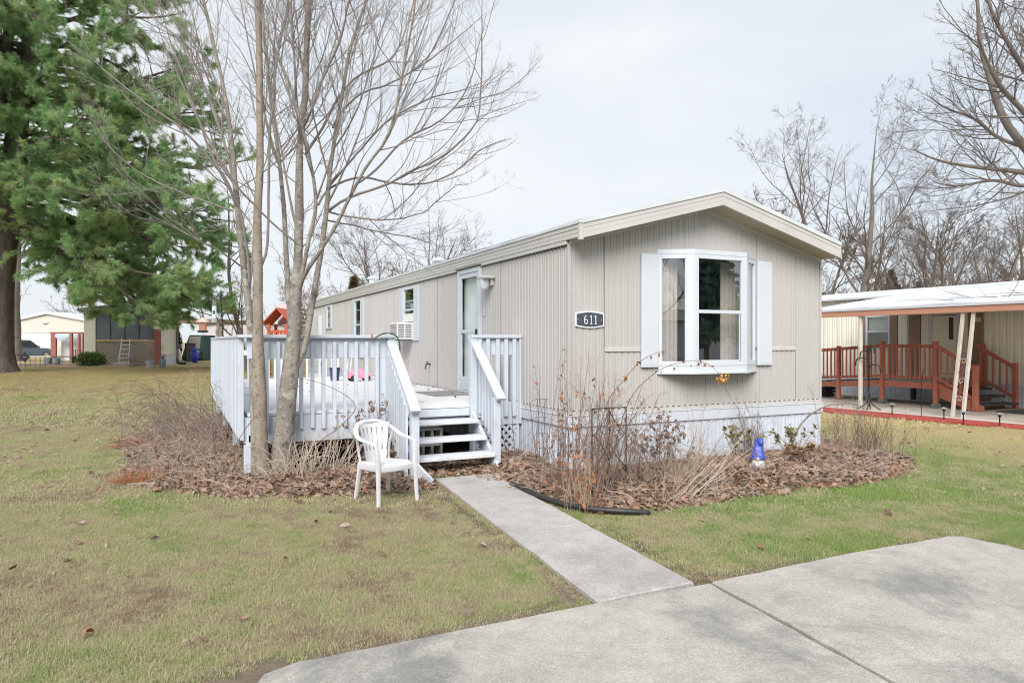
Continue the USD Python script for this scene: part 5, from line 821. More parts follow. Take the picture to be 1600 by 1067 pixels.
for i, (pts, lab) in enumerate(((((-3.05, 1.02, .1), (-2.75, 1.08, .35), (-2.45, 1.1, .55), (-2.25, 1.1, .78), (-2.5, 1.1, 1.0), (-2.75, 1.1, 1.1), (-2.95, 1.05, 1.14)), 'dark shoot looping in front of the deck balusters'), (((-2.35, 1.0, .1), (-2.1, 1.05, .45), (-1.95, 1.1, .66), (-1.75, 1.12, .74), (-1.45, 1.0, .82)), 'dark shoot crossing the foot of the plant hook'), (((-3.55, .85, .1), (-3.6, .8, .4), (-3.5, .75, .62), (-3.38, .74, .78)), 'short dark shoot curving left of the tan maple trunk'))):
    t = thing('bramble_shoot', lab, 'branch', pts[0]); q = spline(np.array(pts), 24); part(t, 'stem', tubes(q[None], np.linspace(.006, .003, 24)[None], 6), M_cane, smooth=True)
    r = np.random.default_rng(60 + i); P, D, L_, R0 = sprout(q[None], np.linspace(.006, .003, 24)[None], 6, .3, 1, .7, .3, .5, .5, r, .0015, lr=.25); a, ar = grow(P, D, L_, R0, 5, .1, .04, r, .6); part(t, 'twigs', tubes(a, ar, 3), M_cane, kind='stuff')
M_fern = leafmat('rust_needles', [(0, (.38, .15, .07)), (.5, (.44, .20, .10)), (1, (.30, .12, .06))])
for i, (x, y, lab) in enumerate(((-4.52, 1.45, 'rust orange pine branch lying at the left edge of the leaf bed'), (-4.75, 4.3, 'rust orange fallen needles on the grass by the brambles'))):
    rng = np.random.default_rng(70 + i); z = float(land(np.array([x]), np.array([y]))[0]); n = 130; P = np.stack([x + rng.normal(0, .13, n), y + rng.normal(0, .06, n), np.full(n, z + .05)], 1); D = np.stack([rng.normal(-.2, .7, n), rng.normal(0, .4, n), rng.uniform(.05, .7, n)], 1); a, ar = grow(P, D, rng.uniform(.10, .24, n), np.full(n, .0032), 3, .1, -.10, rng, .4)
    single('fallen_pine_branch', MB().add(*tubes(a, ar, 3)), M_fern, lab, 'pine branch')
# black wire trellis
M_wire = mat('black_wire', (0.012, 0.012, 0.014), rough=0.4)
tr = thing('trellis', 'black square topped metal trellis among the rose canes', 'trellis', (-0.45, -1.2, .1)); y = -1.30; x0, x1, zt = -0.50, -0.10, .895
def wire(pts, r=.0045, n=None): q = np.array(pts, float); q = spline(q, n) if n else q; return MB().tube(q, r, 6)
part(tr, 'post', wire([(x0, y, -.05), (x0, y, zt)], .006), M_wire); part(tr, 'post', wire([(x1, y, -.05), (x1, y, zt)], .006), M_wire); part(tr, 'top_bar', wire([(x0, y, zt), (x1, y, zt)], .006), M_wire); part(tr, 'centre_bar', wire([((x0 + x1) / 2, y, .05), ((x0 + x1) / 2, y, zt)]), M_wire)
for s in (0, 1):
    xa, xm = (x0, x1)[s], (x0 + x1) / 2
    for z in (.62, .30): part(tr, 'scroll', wire([(xa, y, z + .03), (xa + (xm - xa) * .45, y, z - .06), (xm, y, z - .25)], .0045, 12), M_wire); part(tr, 'scroll', wire([(xa, y, z - .0), (xa + (xm - xa) * .5, y, z + .10), (xm, y, z + .25)], .0045, 12), M_wire)
ft = thing('fan_trellis', 'thin dark green wire fan trellis against the skirting near the lattice', 'trellis', (-0.16, .55, .1)); M_gw = mat('green_wire', (0.03, 0.05, 0.045), rough=.5); bx_, by_ = -0.10, .50
for k in range(4):
    t = (k - 1.5) / 1.5; part(ft, 'spoke', wire([(bx_ + t * .06, by_, .02), (bx_ + t * .16, by_ - .0, .85 - .05 * t * t)], .0032), M_gw)
for z, w in ((.84, .16), (.62, .135), (.42, .11), (.24, .09)): part(ft, 'hoop', wire([(bx_ - w, by_, z - .05), (bx_ - w * .5, by_, z), (bx_ + w * .5, by_, z), (bx_ + w, by_, z - .05)], .003, 12), M_gw)
# black edging hose
M_hose = mat('black_edging', (0.018, 0.018, 0.02), (0.035, 0.034, 0.034), vs=12, rough=0.5)
q = spline(np.array([(-.945, -.40, .045), (-.955, -.58, .05), (-.975, -.92, .055), (-.965, -1.22, .055), (-.945, -1.42, .055), (-.90, -1.58, .055), (-.82, -1.74, .055), (-.70, -1.87, .055), (-.53, -1.98, .05), (-.36, -2.03, .03)]), 40); single('garden_edging', MB().tube(q, .026, 9), M_hose, 'black plastic edging hose curving along the walkway side of the bed', 'edging', smooth=True)
# garden gnome
M_gblue = mat('gnome_blue', (0.035, 0.062, 0.35), (0.05, 0.09, 0.43), vs=20, rough=.4); M_gwhite = mat('gnome_white', (.70, .70, .72), rough=.6, bump=.004, bs=90); M_gskin = mat('gnome_skin', (.70, .42, .33), rough=.5); M_gred = mat('gnome_red', (.55, .07, .04), rough=.5)
gx_, gy_, gz_ = 1.80, -1.16, .115; gn = thing('garden_gnome', 'small garden gnome with floppy blue hat and white beard among dry stalks', 'garden gnome', (gx_, gy_, gz_))
place(gn, (gx_, gy_, gz_), 0.0, (0.78, 0.78, 0.92))
part(gn, 'body', MB().lathe([(.001, gz_ - .01), (.085, gz_ - .01), (.095, gz_ + .05), (.08, gz_ + .12), (.055, gz_ + .16), (.001, gz_ + .17)], (gx_, gy_, 0), 18), M_gwhite, smooth=True)
fd = unit(EYE[:2] - [gx_, gy_]); sd = np.array([-fd[1], fd[0]])
def gp(u, w, z): return np.array([gx_ + fd[0] * u + sd[0] * w, gy_ + fd[1] * u + sd[1] * w, gz_ + z])
bd = MB().blob((0, 0, 0), np.array([.045, .075, .085]), 3, .25, 3); part(gn, 'beard', (bd.arrays()[0] @ np.array([[fd[0], fd[1], 0], [sd[0], sd[1], 0], [0, 0, 1]]) + gp(.055, 0, .075), bd.arrays()[1]), M_gwhite, smooth=True)
ha = MB().add(*oval(spline(np.array([gp(0, 0, .135), gp(.0, 0, .20), gp(-.005, .005, .27), gp(.0, .015, .325), gp(.03, .03, .335), gp(.055, .04, .29)]), 22), np.r_[np.linspace(.20, .14, 9), np.linspace(.135, .05, 13)], np.r_[np.linspace(.20, .14, 9), np.linspace(.13, .05, 13)], np.r_[fd, 0], 14)); v, f = ha.arrays(); v += .010 * (meshkit.fbm(v * 28, 3, 4)[:, None] - .5) * np.array([1, 1, .6]); part(gn, 'hat', (v, f), M_gblue, smooth=True)
part(gn, 'hat_brim', MB().lathe([(.085, .122), (.115, .118), (.118, .132), (.10, .150), (.08, .152)], (gx_, gy_, gz_), 18), M_gblue, smooth=True)
part(gn, 'nose', MB().blob(gp(.105, 0, .125), .021, 2), M_gskin, smooth=True); part(gn, 'hat_patch', MB().blob(gp(.085, -.02, .19), np.array([.018, .018, .012]), 1), M_gred, smooth=True)
for s in (-1, 1): part(gn, 'foot', MB().blob(gp(.085, s * .05, -.005), np.array([.05, .04, .028]), 2), M_gblue, smooth=True)
# fallen gutter strap / brown scrap under the deck edge
t = thing('leaf_heap', 'heap of brown leaves caught by the left stair post', 'leaves', (-1.95, .9, .08), kind='stuff'); r = np.random.default_rng(80); q = np.stack([-1.95 + r.normal(0, .10, 160), .95 + r.normal(0, .08, 160), .1 + np.abs(r.normal(0, .12, 160))], 1); part(t, 'leaves', leaves_at(q, q, .08, r, True, 0), M_leaf, kind='stuff')
# ------------------------------------------------------------------ the neighbouring home on the right, its porch and yard
M_cream = mat('cream_siding', (0.76, 0.745, 0.64), (0.80, 0.785, 0.68), vs=0.9, rough=.5, dirt=((.30, .29, .22), 2, .5, .8, .45, (1, 3, .3))); M_redwood = mat('red_brown_stain', (0.36, 0.11, 0.07), (0.43, 0.15, 0.095), vs=5, rough=.65, bump=.002, bs=40, dirt=((.40, .20, .13), 6, .55, .8, .4), rnd=.06)
M_salmon = mat('rust_fascia', (0.45, 0.225, 0.15), (0.50, 0.26, 0.18), vs=2, rough=.5); M_brownp = mat('brown_pilaster', (0.22, 0.14, 0.10), (0.28, 0.19, 0.14), vs=3, rough=.6, stretch=(6, 6, .6)); M_treadd = mat('dark_tread', (0.035, 0.036, 0.04), (0.06, 0.06, 0.062), vs=6, rough=.8)
M_patio = concrete('patio_concrete', (0.42, 0.385, 0.33), (0.50, 0.465, 0.41), (0.33, 0.30, 0.26)); M_mulch = mat('red_mulch', (0.28, 0.035, 0.028), (0.42, 0.075, 0.06), vs=22, vd=8, rough=.9, bump=.03, bs=30, lohi=(.35, .6)); M_gravel = mat('white_gravel', (0.50, 0.48, 0.45), (0.66, 0.64, 0.60), vs=40, rough=.9, bump=.02, bs=45)
def flat(poly, z, step=0.6):
    t = trimesh.creation.extrude_polygon(Polygon(poly), 0.03, engine='earcut'); v = np.array(t.vertices); v[:, 2] += z - 0.03; return v, np.array(t.faces)
single('patio', flat([(8.95, 6.8), (9.30, 4.4), (9.78, .36), (10.3, -4), (10.9, -8.4), (13.4, -8.4), (13.4, 16), (8.6, 16)], .034), M_patio, kind='structure')
MUL = Polygon([(8.0, 7.5), (8.45, 3.9), (9.03, 0.0), (9.60, -4), (10.2, -4), (9.68, .36), (9.20, 4.4), (8.85, 6.8)])
single('mulch_strip', flat(list(MUL.exterior.coords)[:-1], .045), M_mulch, 'bright red mulch strip along the neighbouring patio edge', 'mulch', kind='stuff')
single('gravel_edging', flat([(8.86, 6.8), (9.21, 4.4), (9.69, .36), (10.21, -4), (10.30, -4), (9.78, .36), (9.30, 4.4), (8.95, 6.8)], .052), M_gravel, 'thin line of white gravel between red mulch and patio', 'gravel', kind='stuff')
WX, NY0, NY1 = 13.3, -8.0, 15.0
nh = thing('neighbour_home', 'cream ribbed mobile home with rust fascia and white awning roof on the right', 'mobile home', (WX, NY0, 0))
NW, ND = (5.56, 6.20, 1.38, 2.22), (3.68, 4.36, 0.74, 2.22)
for a, b in ((-8, -5), (-5, -2), (-2, 1), (1, 3.09), (3.44, 4.65), (4.98, 5.30), (5.52, 6.28), (6.48, 9), (9, 12), (12, 15)):
    v, f = ribs(a, b - .004, .55, lambda u: 2.74, [NW, ND], period=.16, depth=.016); part(nh, 'siding_panel', (np.stack([WX - v[:, 1], v[:, 0], v[:, 2]], 1), f[:, ::-1]), M_cream)
for a, b in ((6.28, 6.48), (5.30, 5.52), (4.65, 4.98), (3.09, 3.44)): part(nh, 'pilaster', MB().box(WX - .03, WX, a, b, .55, 2.74, .004), M_brownp)
for k in range(14):
    a = NY0 + k * 1.65; v, f = ribs(a, a + 1.645, -.05, lambda u: .545, period=.14, depth=.012); part(nh, 'skirting_panel', (np.stack([WX - v[:, 1], v[:, 0], v[:, 2]], 1), f[:, ::-1]), M_skirt)
part(nh, 'end_wall', MB().box(WX + .03, WX + 4.2, NY0, NY0 + .05, -.05, 2.9), M_cream); part(nh, 'end_wall', MB().box(WX + .03, WX + 4.2, NY1 - .05, NY1, -.05, 2.9), M_cream); part(nh, 'rear_wall', MB().box(WX + 4.15, WX + 4.2, NY0 + .06, NY1 - .06, -.05, 2.9), M_cream)
part(nh, 'inner_wall', MB().box(WX + 1.2, WX + 1.25, NY0 + .1, NY1 - .1, .6, 2.8), M_inner)
AX = 9.78
def rz_(x): return np.interp(x, [AX - .05, 13.3, 15.4, 17.7], [2.30, 2.80, 3.10, 2.80])
AY0, AY1 = -1.2, 5.25
xs = np.array([13.15, 13.8, 14.4, 15.4, 16.5, 17.7]); ys = np.linspace(NY0 - .3, NY1 + .3, 60); X, Y = np.meshgrid(xs, ys, indexing='ij'); part(nh, 'roof', MB().sheet(np.stack([X, Y, rz_(X) + .02 * meshkit.noise(np.stack([X * 2, Y * 1.1, 0 * X], -1), 2)], -1)), M_roof, smooth=True)
part(nh, 'eave_fascia', MB().box(13.12, 13.149, NY0 - .3, NY1 + .3, 2.735, 2.79, .004), M_white)
xs = np.array([AX - .05, 11, 12.2, 13.11]); ys = np.linspace(AY0, AY1, 26); X, Y = np.meshgrid(xs, ys, indexing='ij'); part(nh, 'awning_roof', MB().sheet(np.stack([X, Y, rz_(X) + .02 * meshkit.noise(np.stack([X * 2, Y * 1.1, 0 * X], -1), 2)], -1)), M_roof, smooth=True)
part(nh, 'roof_edge', MB().box(AX - .065, AX + .05, AY0, AY1, 2.243, 2.305, .006), M_white); part(nh, 'awning_fascia', MB().box(AX - .045, AX, AY0 + .02, AY1 - .02, 2.118, 2.242, .005), M_salmon)
part(nh, 'awning_ceiling', MB().box(AX + .001, WX - .2, AY0 + .05, AY1 - .05, 2.243, 2.262), mat('awning_underside', (.78, .75, .68), rough=.6))
w = part(nh, 'window', MB().box(WX - .035, WX - .005, NW[0] - .05, NW[0], NW[2] - .05, NW[3] + .05, .004).box(WX - .035, WX - .005, NW[1], NW[1] + .05, NW[2] - .05, NW[3] + .05, .004).box(WX - .035, WX - .005, NW[0], NW[1], NW[3], NW[3] + .05, .003).box(WX - .035, WX - .005, NW[0], NW[1], NW[2] - .05, NW[2], .003), M_white)
part(w, 'window_sash', MB().box(WX - .03, WX - .008, NW[0], NW[1], 1.80, 1.84, .003), M_white); part(w, 'pane', MB().box(WX - .014, WX - .012, *NW), M_glass); part(w, 'curtain', MB().box(WX + .05, WX + .06, NW[0], NW[1], 1.82, 2.22), M_blind)
M_cdoor = mat('cream_door', (.68, .66, .54), (.72, .70, .58), vs=4, rough=.5)
d_ = part(nh, 'door', MB().box(WX - .03, WX - .004, ND[0] + .03, ND[1] - .03, 1.45, 2.20, .004).box(WX - .026, WX - .004, ND[0] + .03, ND[1] - .03, .75, 1.44, .004), M_cdoor, 'cream front door with narrow dark light')
part(d_, 'door_frame', MB().box(WX - .04, WX - .003, ND[0] - .05, ND[0] + .028, .70, 2.23, .003).box(WX - .04, WX - .003, ND[1] - .028, ND[1] + .05, .70, 2.23, .003), M_white); part(d_, 'door_light', MB().box(WX - .035, WX - .0305, 3.79, 3.90, 1.60, 2.15, .001), M_dark); part(d_, 'door_sash', MB().box(WX - .036, WX - .0305, ND[0] + .03, ND[1] - .03, 1.43, 1.452), M_white)
for k in range(3): part(nh, 'number_tile', MB().box(WX - .036, WX - .0305, 3.135 + k * .058, 3.135 + k * .058 + .05, 2.02, 2.13, .002), M_white)
# porch posts
M_polew = mat('weathered_white', (.62, .60, .55), (.50, .47, .41), vs=5, rough=.6)
pp = thing('porch_pole', 'white steel awning pole standing left of the black hook stand', 'pole', (9.80, 3.72, 0)); part(pp, 'pole', MB().box(9.765, 9.835, 3.685, 3.755, .03, 2.117, .008), M_polew); part(pp, 'base_plate', MB().box(9.71, 9.89, 3.63, 3.81, .036, .048, .003), M_polew)
pp = thing('porch_column', 'leaning white twin pole porch column with dark scrollwork between the poles', 'porch column', (9.95, 1.62, 0))
PL = [((9.95, 1.74, .03), (9.80, 1.435, 2.115)), ((9.95, 1.53, .03), (9.80, 1.235, 2.115))]
for a, b in PL: part(pp, 'pole', MB().bar(a, b, .06, .06, up=(1, 0, 0), c=.006), M_polew)
M_scroll = mat('scroll_iron', (.10, .03, .03), (.16, .06, .05), vs=20, rough=.5); M_scrollw = mat('scroll_white', (.5, .47, .45), rough=.5)
A0, A1 = (np.array(PL[0][0]) + PL[1][0]) / 2, (np.array(PL[0][1]) + PL[1][1]) / 2; ac_ = np.array(PL[0][0]) - PL[1][0]; ac_ /= np.linalg.norm(ac_); up_ = (A1 - A0) / np.linalg.norm(A1 - A0)
for k, (t0, fl) in enumerate(((.38, 1), (.50, -1), (.62, 1), (.74, -1), (.90, 1), (1.02, -1), (1.14, 1), (1.26, -1))):
    a = np.linspace(0, 2.2 * np.pi, 26); r = .066 * (1 - .75 * a / a[-1]); pts = A0 + up_ * (t0 - 0) + (np.cos(a) * r)[:, None] * ac_ * fl + (np.sin(a) * r)[:, None] * up_; part(pp, 'scroll', MB().tube(pts, .0075, 5), M_scroll if k % 3 else M_scrollw, smooth=True)
# red-brown deck, ramp and steps
nd = thing('neighbour_deck', 'red brown stained porch deck with ramp, steps and closely spaced balusters', 'deck', (12.3, 3.7, 0)); XF = 11.5
part(nd, 'floor', MB().box(XF, WX - .04, 3.02, 4.42, .605, .64, .004), mat('grey_deck', (.24, .23, .22), (.32, .31, .29), vs=5, rough=.8)); part(nd, 'beam', MB().box(XF - .04, XF - .001, 3.0, 4.44, .455, .60, .005), M_redwood); part(nd, 'side_beam', MB().box(XF, WX - .05, 2.985, 3.018, .455, .60, .004), M_redwood)
SL = -0.072; YR = 9.0
part(nd, 'ramp_floor', MB().bar(((XF + 12.75) / 2, 4.45, .62), ((XF + 12.75) / 2, YR, .62 + SL * (YR - 4.45)), 1.2, .03), M_treadd); part(nd, 'ramp_beam', MB().bar((XF - .02, 4.45, .53), (XF - .02, YR, .53 + SL * (YR - 4.45)), .038, .14, c=.004), M_redwood)
def zr(y, z): return z + (SL * (y - 4.42) if y > 4.42 else 0)
for y in (3.06, 4.40, 5.65, 7.0, 8.3):
    part(nd, 'post', MB().box(XF - .085, XF - .041 + .044, y - .045, y + .045, .13 if y < 5 else .05, zr(y, 1.52), .006), M_redwood)
    if y < 5: part(nd, 'footing', MB().box(XF - .12, XF + .04, y - .075, y + .075, .03, .135, .012), mat('green_footing_%d' % int(y), (.05, .12, .09), (.2, .2, .17), vs=8, rough=.8))
    if y < 5: part(nd, 'post_cap', MB().box(XF - .10, XF + .018, y - .06, y + .06, 1.521, 1.55, .006), M_redwood)
fr = part(nd, 'railing', MB().box(XF - .075, XF - .045, 3.12, 4.35, 1.40, 1.48, .004), M_redwood); part(fr, 'bottom_rail', MB().box(XF - .075, XF - .045, 3.12, 4.35, .685, .745, .004), M_redwood)
for k in range(11): part(fr, 'baluster', MB().box(XF - .108, XF - .077, 3.16 + k * .113, 3.195 + k * .113, .67, 1.46, .003), M_redwood)
fr = part(nd, 'ramp_railing', MB().bar((XF - .06, 4.46, 1.44), (XF - .06, YR, 1.44 + SL * (YR - 4.46)), .03, .08, c=.004), M_redwood); part(fr, 'bottom_rail', MB().bar((XF - .06, 4.46, .71), (XF - .06, YR, .71 + SL * (YR - 4.46)), .03, .06, c=.004), M_redwood)
for k in range(36):
    y = 4.53 + k * .118; part(fr, 'baluster', MB().box(XF - .108, XF - .077, y, y + .036, zr(y, .67), zr(y, 1.465), .003), M_redwood)
for y in (4.7, 7.3): part(nd, 'rear_post', MB().box(13.1, 13.2, y, y + .1, .03, zr(y, .60), .006), M_treadd)
for i, (y1, z) in enumerate(((2.99, .47), (2.70, .32), (2.41, .17))):
    part(nd, 'tread', MB().box(XF - .0, 12.95, y1 - .30, y1 - .002, z - .04, z, .006), M_treadd); part(nd, 'riser', MB().box(XF + .05, 12.9, y1 - .02, y1 - .003, max(.035, z - .15), z - .041), M_redwood)
part(nd, 'stair_stringer', MB().prism([(2.984, .60), (2.984, .28), (2.30, .035), (2.02, .035), (2.02, .14)], 'x', XF - .04, XF - .002), M_redwood)
for x, y0, ztop, zb in ((XF - .06, 2.17, 1.04, .04), (12.95, 2.20, 1.06, .04)):
    part(nd, 'post', MB().box(x - .05, x + .05, y0 - .05, y0 + .05, zb, ztop, .006), M_redwood); sr = part(nd, 'stair_railing', MB().bar((x, 3.02, 1.44), (x, y0 + .05, .98), .034, .085, c=.004), M_redwood); part(sr, 'bottom_rail', MB().bar((x, 3.02, .72), (x, y0 + .05, .30), .034, .06, c=.004), M_redwood)
    for k in range(5):
        y = y0 + .16 + k * .145; t = (y - y0 - .05) / (2.97 - y0); part(sr, 'baluster', MB().box(x - .045, x - .02, y - .017, y + .017, .26 + .42 * t, .98 + .46 * t, .003), M_redwood)
part(nd, 'wall_rail_post', MB().box(13.12, 13.22, 3.0, 3.1, .64, 1.5, .005), M_redwood)
single('door_mat', flat([(11.7, 1.2), (12.6, 1.2), (12.6, 1.9), (11.7, 1.9)], .060), M_treadd, 'dark mat lying on the patio at the red brown steps', 'door mat')
# black hook stand
hs = thing('hook_stand', 'black iron plant hook stand with curled arms and splayed base on the patio edge', 'plant hook', (9.85, 3.55, 0)); hx, hy = 9.72, 3.45
part(hs, 'pole', MB().tube([(hx, hy, .12), (hx, hy, 1.36)], .022, 8), M_wire); part(hs, 'collar', MB().lathe([(.001, .28), (.035, .28), (.035, .34), (.001, .34)], (hx, hy, 0), 10), M_wire); part(hs, 'collar', MB().lathe([(.001, 1.28), (.04, 1.28), (.04, 1.42), (.001, 1.42)], (hx, hy, 0), 10), M_wire)
for k, (dy, z) in enumerate(((.30, 1.12), (-.26, .98), (.2, 1.28), (-.12, 1.40))): part(hs, 'arm', MB().tube(spline(np.array([(hx, hy, z - .05), (hx, hy + dy * .4, z + .06), (hx, hy + dy, z + .03), (hx, hy + dy * 1.1, z - .12)]), 14), .012, 6), M_wire, smooth=True)
for k in range(4):
    a = k * math.pi / 2 + .5; part(hs, 'foot', MB().tube(spline(np.array([(hx, hy, .30), (hx + .09 * math.cos(a), hy + .09 * math.sin(a), .14), (hx + .24 * math.cos(a), hy + .24 * math.sin(a), .045)]), 12), .014, 6), M_wire, smooth=True)
# solar lights
M_lens = mat('solar_lens', (.5, .52, .55), rough=.3)
def solar():
    t = thing('solar_light', 'black mushroom solar path light, leftmost one, standing near the hook stand', 'path light', (0, 0, 0), 0, 'solar path lights along the red mulch')
    part(t, 'stake', MB().tube([(0, 0, -.05), (0, 0, .17)], .011, 6), M_wire, local=True); part(t, 'lamp_shade', MB().lathe([(.001, .235), (.055, .228), (.075, .215), (.075, .205), (.03, .202)], (0, 0, 0), 14), M_grey, smooth=40, local=True); part(t, 'lens', MB().lathe([(.032, .20), (.022, .165), (.001, .16)], (0, 0, 0), 12), M_dark, smooth=True, local=True); part(t, 'solar_cell', MB().box(-.025, .025, -.025, .025, .2325, .238), M_lens, local=True); return t
s0 = solar(); place(s0, (9.11, 2.45, .04))
for (x, y, lb) in ((9.21, 1.44, 'black solar path light leaning left, in front of the porch column foot'), (8.90, .88, 'black solar path light just right of the leaning porch column'), (9.09, .36, 'rightmost black solar path light before the red brown steps')): dup(s0, (x, y, .04), .5, lb)
single('garden_stake', MB().tube([(9.3, 1.95, 0), (9.3, 1.95, .72), (9.3, 1.9, 1.0)], .007, 6), M_wire, 'thin black rod stuck in the ground between two solar lights', 'stake')
# dry branches on the awning roof
r = np.random.default_rng(91); P = np.c_[r.uniform(10, 10.8, 14), r.uniform(-1.5, 2.0, 14), np.full(14, 2.4)]; P[:, 2] = rz_(P[:, 0]) + .02; D = np.c_[r.normal(0, .3, 14), r.normal(0, 1, 14), np.abs(r.normal(.1, .1, 14))]; a, ar = grow(P, D, r.uniform(.6, 1.5, 14), np.full(14, .008), 7, .1, 0.0, r); a[..., 2] = np.maximum(a[..., 2], rz_(a[..., 0]) + .015); P, D, L_, R0 = sprout(a, ar, 3, .2, 1, .7, .2, .5, .6, r, .003); b, br = grow(P, D, L_, R0, 5, .1, .0, r)
single('fallen_branches', MB().add(*tubes(a, ar, 4)).add(*tubes(b, br, 3)), M_gtwig, 'dry fallen branches lying along the white awning roof edge', 'branches', kind='stuff')
# things stored under the ramp
for i, (y, c, lb) in enumerate(((6.6, (.05, .05, .05), 'dark crate stored under the red brown ramp'), (7.2, (.30, .27, .22), 'pale bundle stored under the red brown ramp'))):
    t = thing('storage_crate', lb, 'crate', (12, y, 0)); mm = mat('crate_%s' % ('dark', 'pale')[i], c, rough=.7)
    for k in range(3): part(t, 'slat', MB().box(11.85, 12.3, y - .2, y + .2, .04 + k * .09, .115 + k * .09, .008), mm)
# ------------------------------------------------------------------ the yards behind on the left, built square to the lane
GZ = 0.28
def yard(name, label, cat, px, D, group=None, kind=None, rz=None):
    """A thing at depth D metres along the view from the lane; local x runs right, y away. px is its bearing in degrees-free form: metres right of the axis."""
    R = np.array([math.cos(YAW), -math.sin(YAW)]); V = np.array([math.sin(YAW), math.cos(YAW)]); p = EYE[:2] + V * D + R * px; return thing(name, label, cat, (p[0], p[1], GZ), -YAW if rz is None else rz, group, kind)
M_vinyl = mat('cream_lap_siding', (.68, .66, .55), (.74, .72, .61), vs=2, rough=.5); M_screen = mat('dark_screen', (.11, .125, .15), (.15, .165, .19), vs=3, rough=.3); M_wood = mat('tan_board', (.46, .28, .12), (.52, .34, .17), vs=4, rough=.6); M_backing = mat('tan_backing', (.55, .49, .39), (.61, .55, .45), vs=2, rough=.8)
M_latt = mat('brown_lattice', (.13, .105, .08), (.18, .15, .12), vs=6, rough=.8); M_redp = mat('red_panel', (.27, .085, .07), (.31, .11, .09), vs=3, rough=.6); M_shing = mat('grey_shingles', (.16, .15, .145), (.24, .23, .22), vs=6, rough=.9, bump=.02, bs=8); M_garw = mat('garage_white', (.52, .535, .57), (.58, .595, .63), vs=1, rough=.5); M_lil = mat('mauve_siding', (.46, .43, .44), (.52, .49, .50), vs=1, rough=.5)
# home with lattice: local x in metres from its left end
lh = yard('lattice_home', 'cream sided home with dark screened porch above brown lattice', 'house', -23.5, 38.0, rz=0.0); place(lh, (-8.64, 35.5, GZ), 0.0, (.846, 1, 1)); B = lambda *a, **k: MB().box(*a, **k)
for k in range(13): part(lh, 'siding_board', B(.0, .62, .02 - .006, .10, .40 + k * .2 - .0, .40 + k * .2 + .197), M_vinyl, local=True)
for k in range(12): part(lh, 'siding_board', B(4.28, 5.06, .02 - .006, .10, .62 + k * .19, .62 + k * .19 + .187), M_vinyl, local=True)
part(lh, 'corner_board', B(5.06, 5.14, .0, .12, .0, 2.93), M_garw, local=True); part(lh, 'skirting', B(4.28, 5.06, .01, .1, 0, .61), M_garw, local=True); part(lh, 'skirting', B(0, .62, .02, .1, 0, .39), M_garw, local=True)
part(lh, 'screen', B(.62, 3.82, .06, .10, 1.36, 2.9), M_screen, local=True); part(lh, 'sill_board', B(.62, 3.82, .0, .10, 1.27, 1.355, .005), M_wood, local=True)
for k in range(5): part(lh, 'screen_post', B(.62 + k * .8 - .02, .62 + k * .8 + .02, .03, .058, 1.36, 2.9), M_dark, local=True)
part(lh, 'backing_panel', B(.62, 3.82, .07, .10, .0, 1.268), M_backing, local=True)
lat = part(lh, 'lattice', B(.62, .66, .03, .05, 0, 1.265), M_latt, local=True); bx4 = Polygon([(.66, 0), (3.82, 0), (3.82, 1.265), (.66, 1.265)])
for s in (-1, 1):
    for k in range(-8, 24):
        c = .6 + k * .17; ln = shapely.LineString([(c, -.1), (c + s * 1.5, 1.4)]).buffer(.014, cap_style=2).intersection(bx4)
        if ln.geom_type != 'Polygon' or ln.area < .005: continue
        part(lat, 'slat', MB().prism(list(ln.exterior.coords)[:-1], 'y', .03 + .009 * (s > 0), .038 + .009 * (s > 0)), M_latt, local=True)
[part(lh, 'siding_board', B(3.83, 4.27, .016, .10, 1.96 + k * .19, 1.96 + k * .19 + .187), M_vinyl, local=True) for k in range(5)]; part(lh, 'red_panel', B(3.83, 4.27, -.04, .05, .0, 1.95, .006), M_redp, local=True)
part(lh, 'side_wall', B(5.0, 5.12, .13, 9, 0, 2.93), M_vinyl, local=True); part(lh, 'roof', MB().prism([(-.35, 2.86), (5.35, 2.93), (5.35, 3.03), (2.4, 3.35), (-.35, 2.98)], 'y', -.25, 9.2), M_shing, local=True)
part(lh, 'fascia', B(5.141, 5.30, -.2, 9.0, 2.82, 2.93), M_latt, local=True)
dp = part(lh, 'downspout', B(5.16, 5.30, -.10, .02, .25, 2.85, .01), M_latt, local=True); part(dp, 'spout_elbow', MB().tube(spline(np.array([(5.23, -.04, .30), (5.27, -.1, .12), (5.45, -.2, .06), (5.75, -.3, .04)]), 10), .085, 8), M_tyre, local=True, smooth=True)
# garage with white roof trim
ga = yard('garage', 'pale garage with white gable trim and wide white door beyond the pine', 'garage', -46.0, 64.0)
part(ga, 'wall', MB().prism([(0, -.3), (7, -.3), (7, 3.15), (3.1, 3.75), (0, 3.15)], 'y', .1, 7), mat('garage_wall', (.52, .49, .44), (.56, .53, .48), vs=1, rough=.5), local=True)
for k in range(4): part(ga, 'door_section', B(.6, 3.45, .03, .098, -.2 + k * .55, .345 + k * .55), M_garw, local=True)
part(ga, 'door_header', B(.4, 3.7, .05, .098, 2.02, 2.12), M_trim, local=True)
for a, b in (((-.3, 3.05), (3.1, 3.80)), ((3.1, 3.80), (7.3, 3.05))): part(ga, 'roof_trim', MB().prism([a, b, (b[0], b[1] + .24), (a[0], a[1] + .24)], 'y', -.1, 7.2), M_garw, local=True)
part(ga, 'bird_ornament', MB().prism([(2.6, 3.0), (2.95, 2.9), (3.3, 3.02), (2.95, 2.82)], 'y', .06, .095), M_dark, local=True)
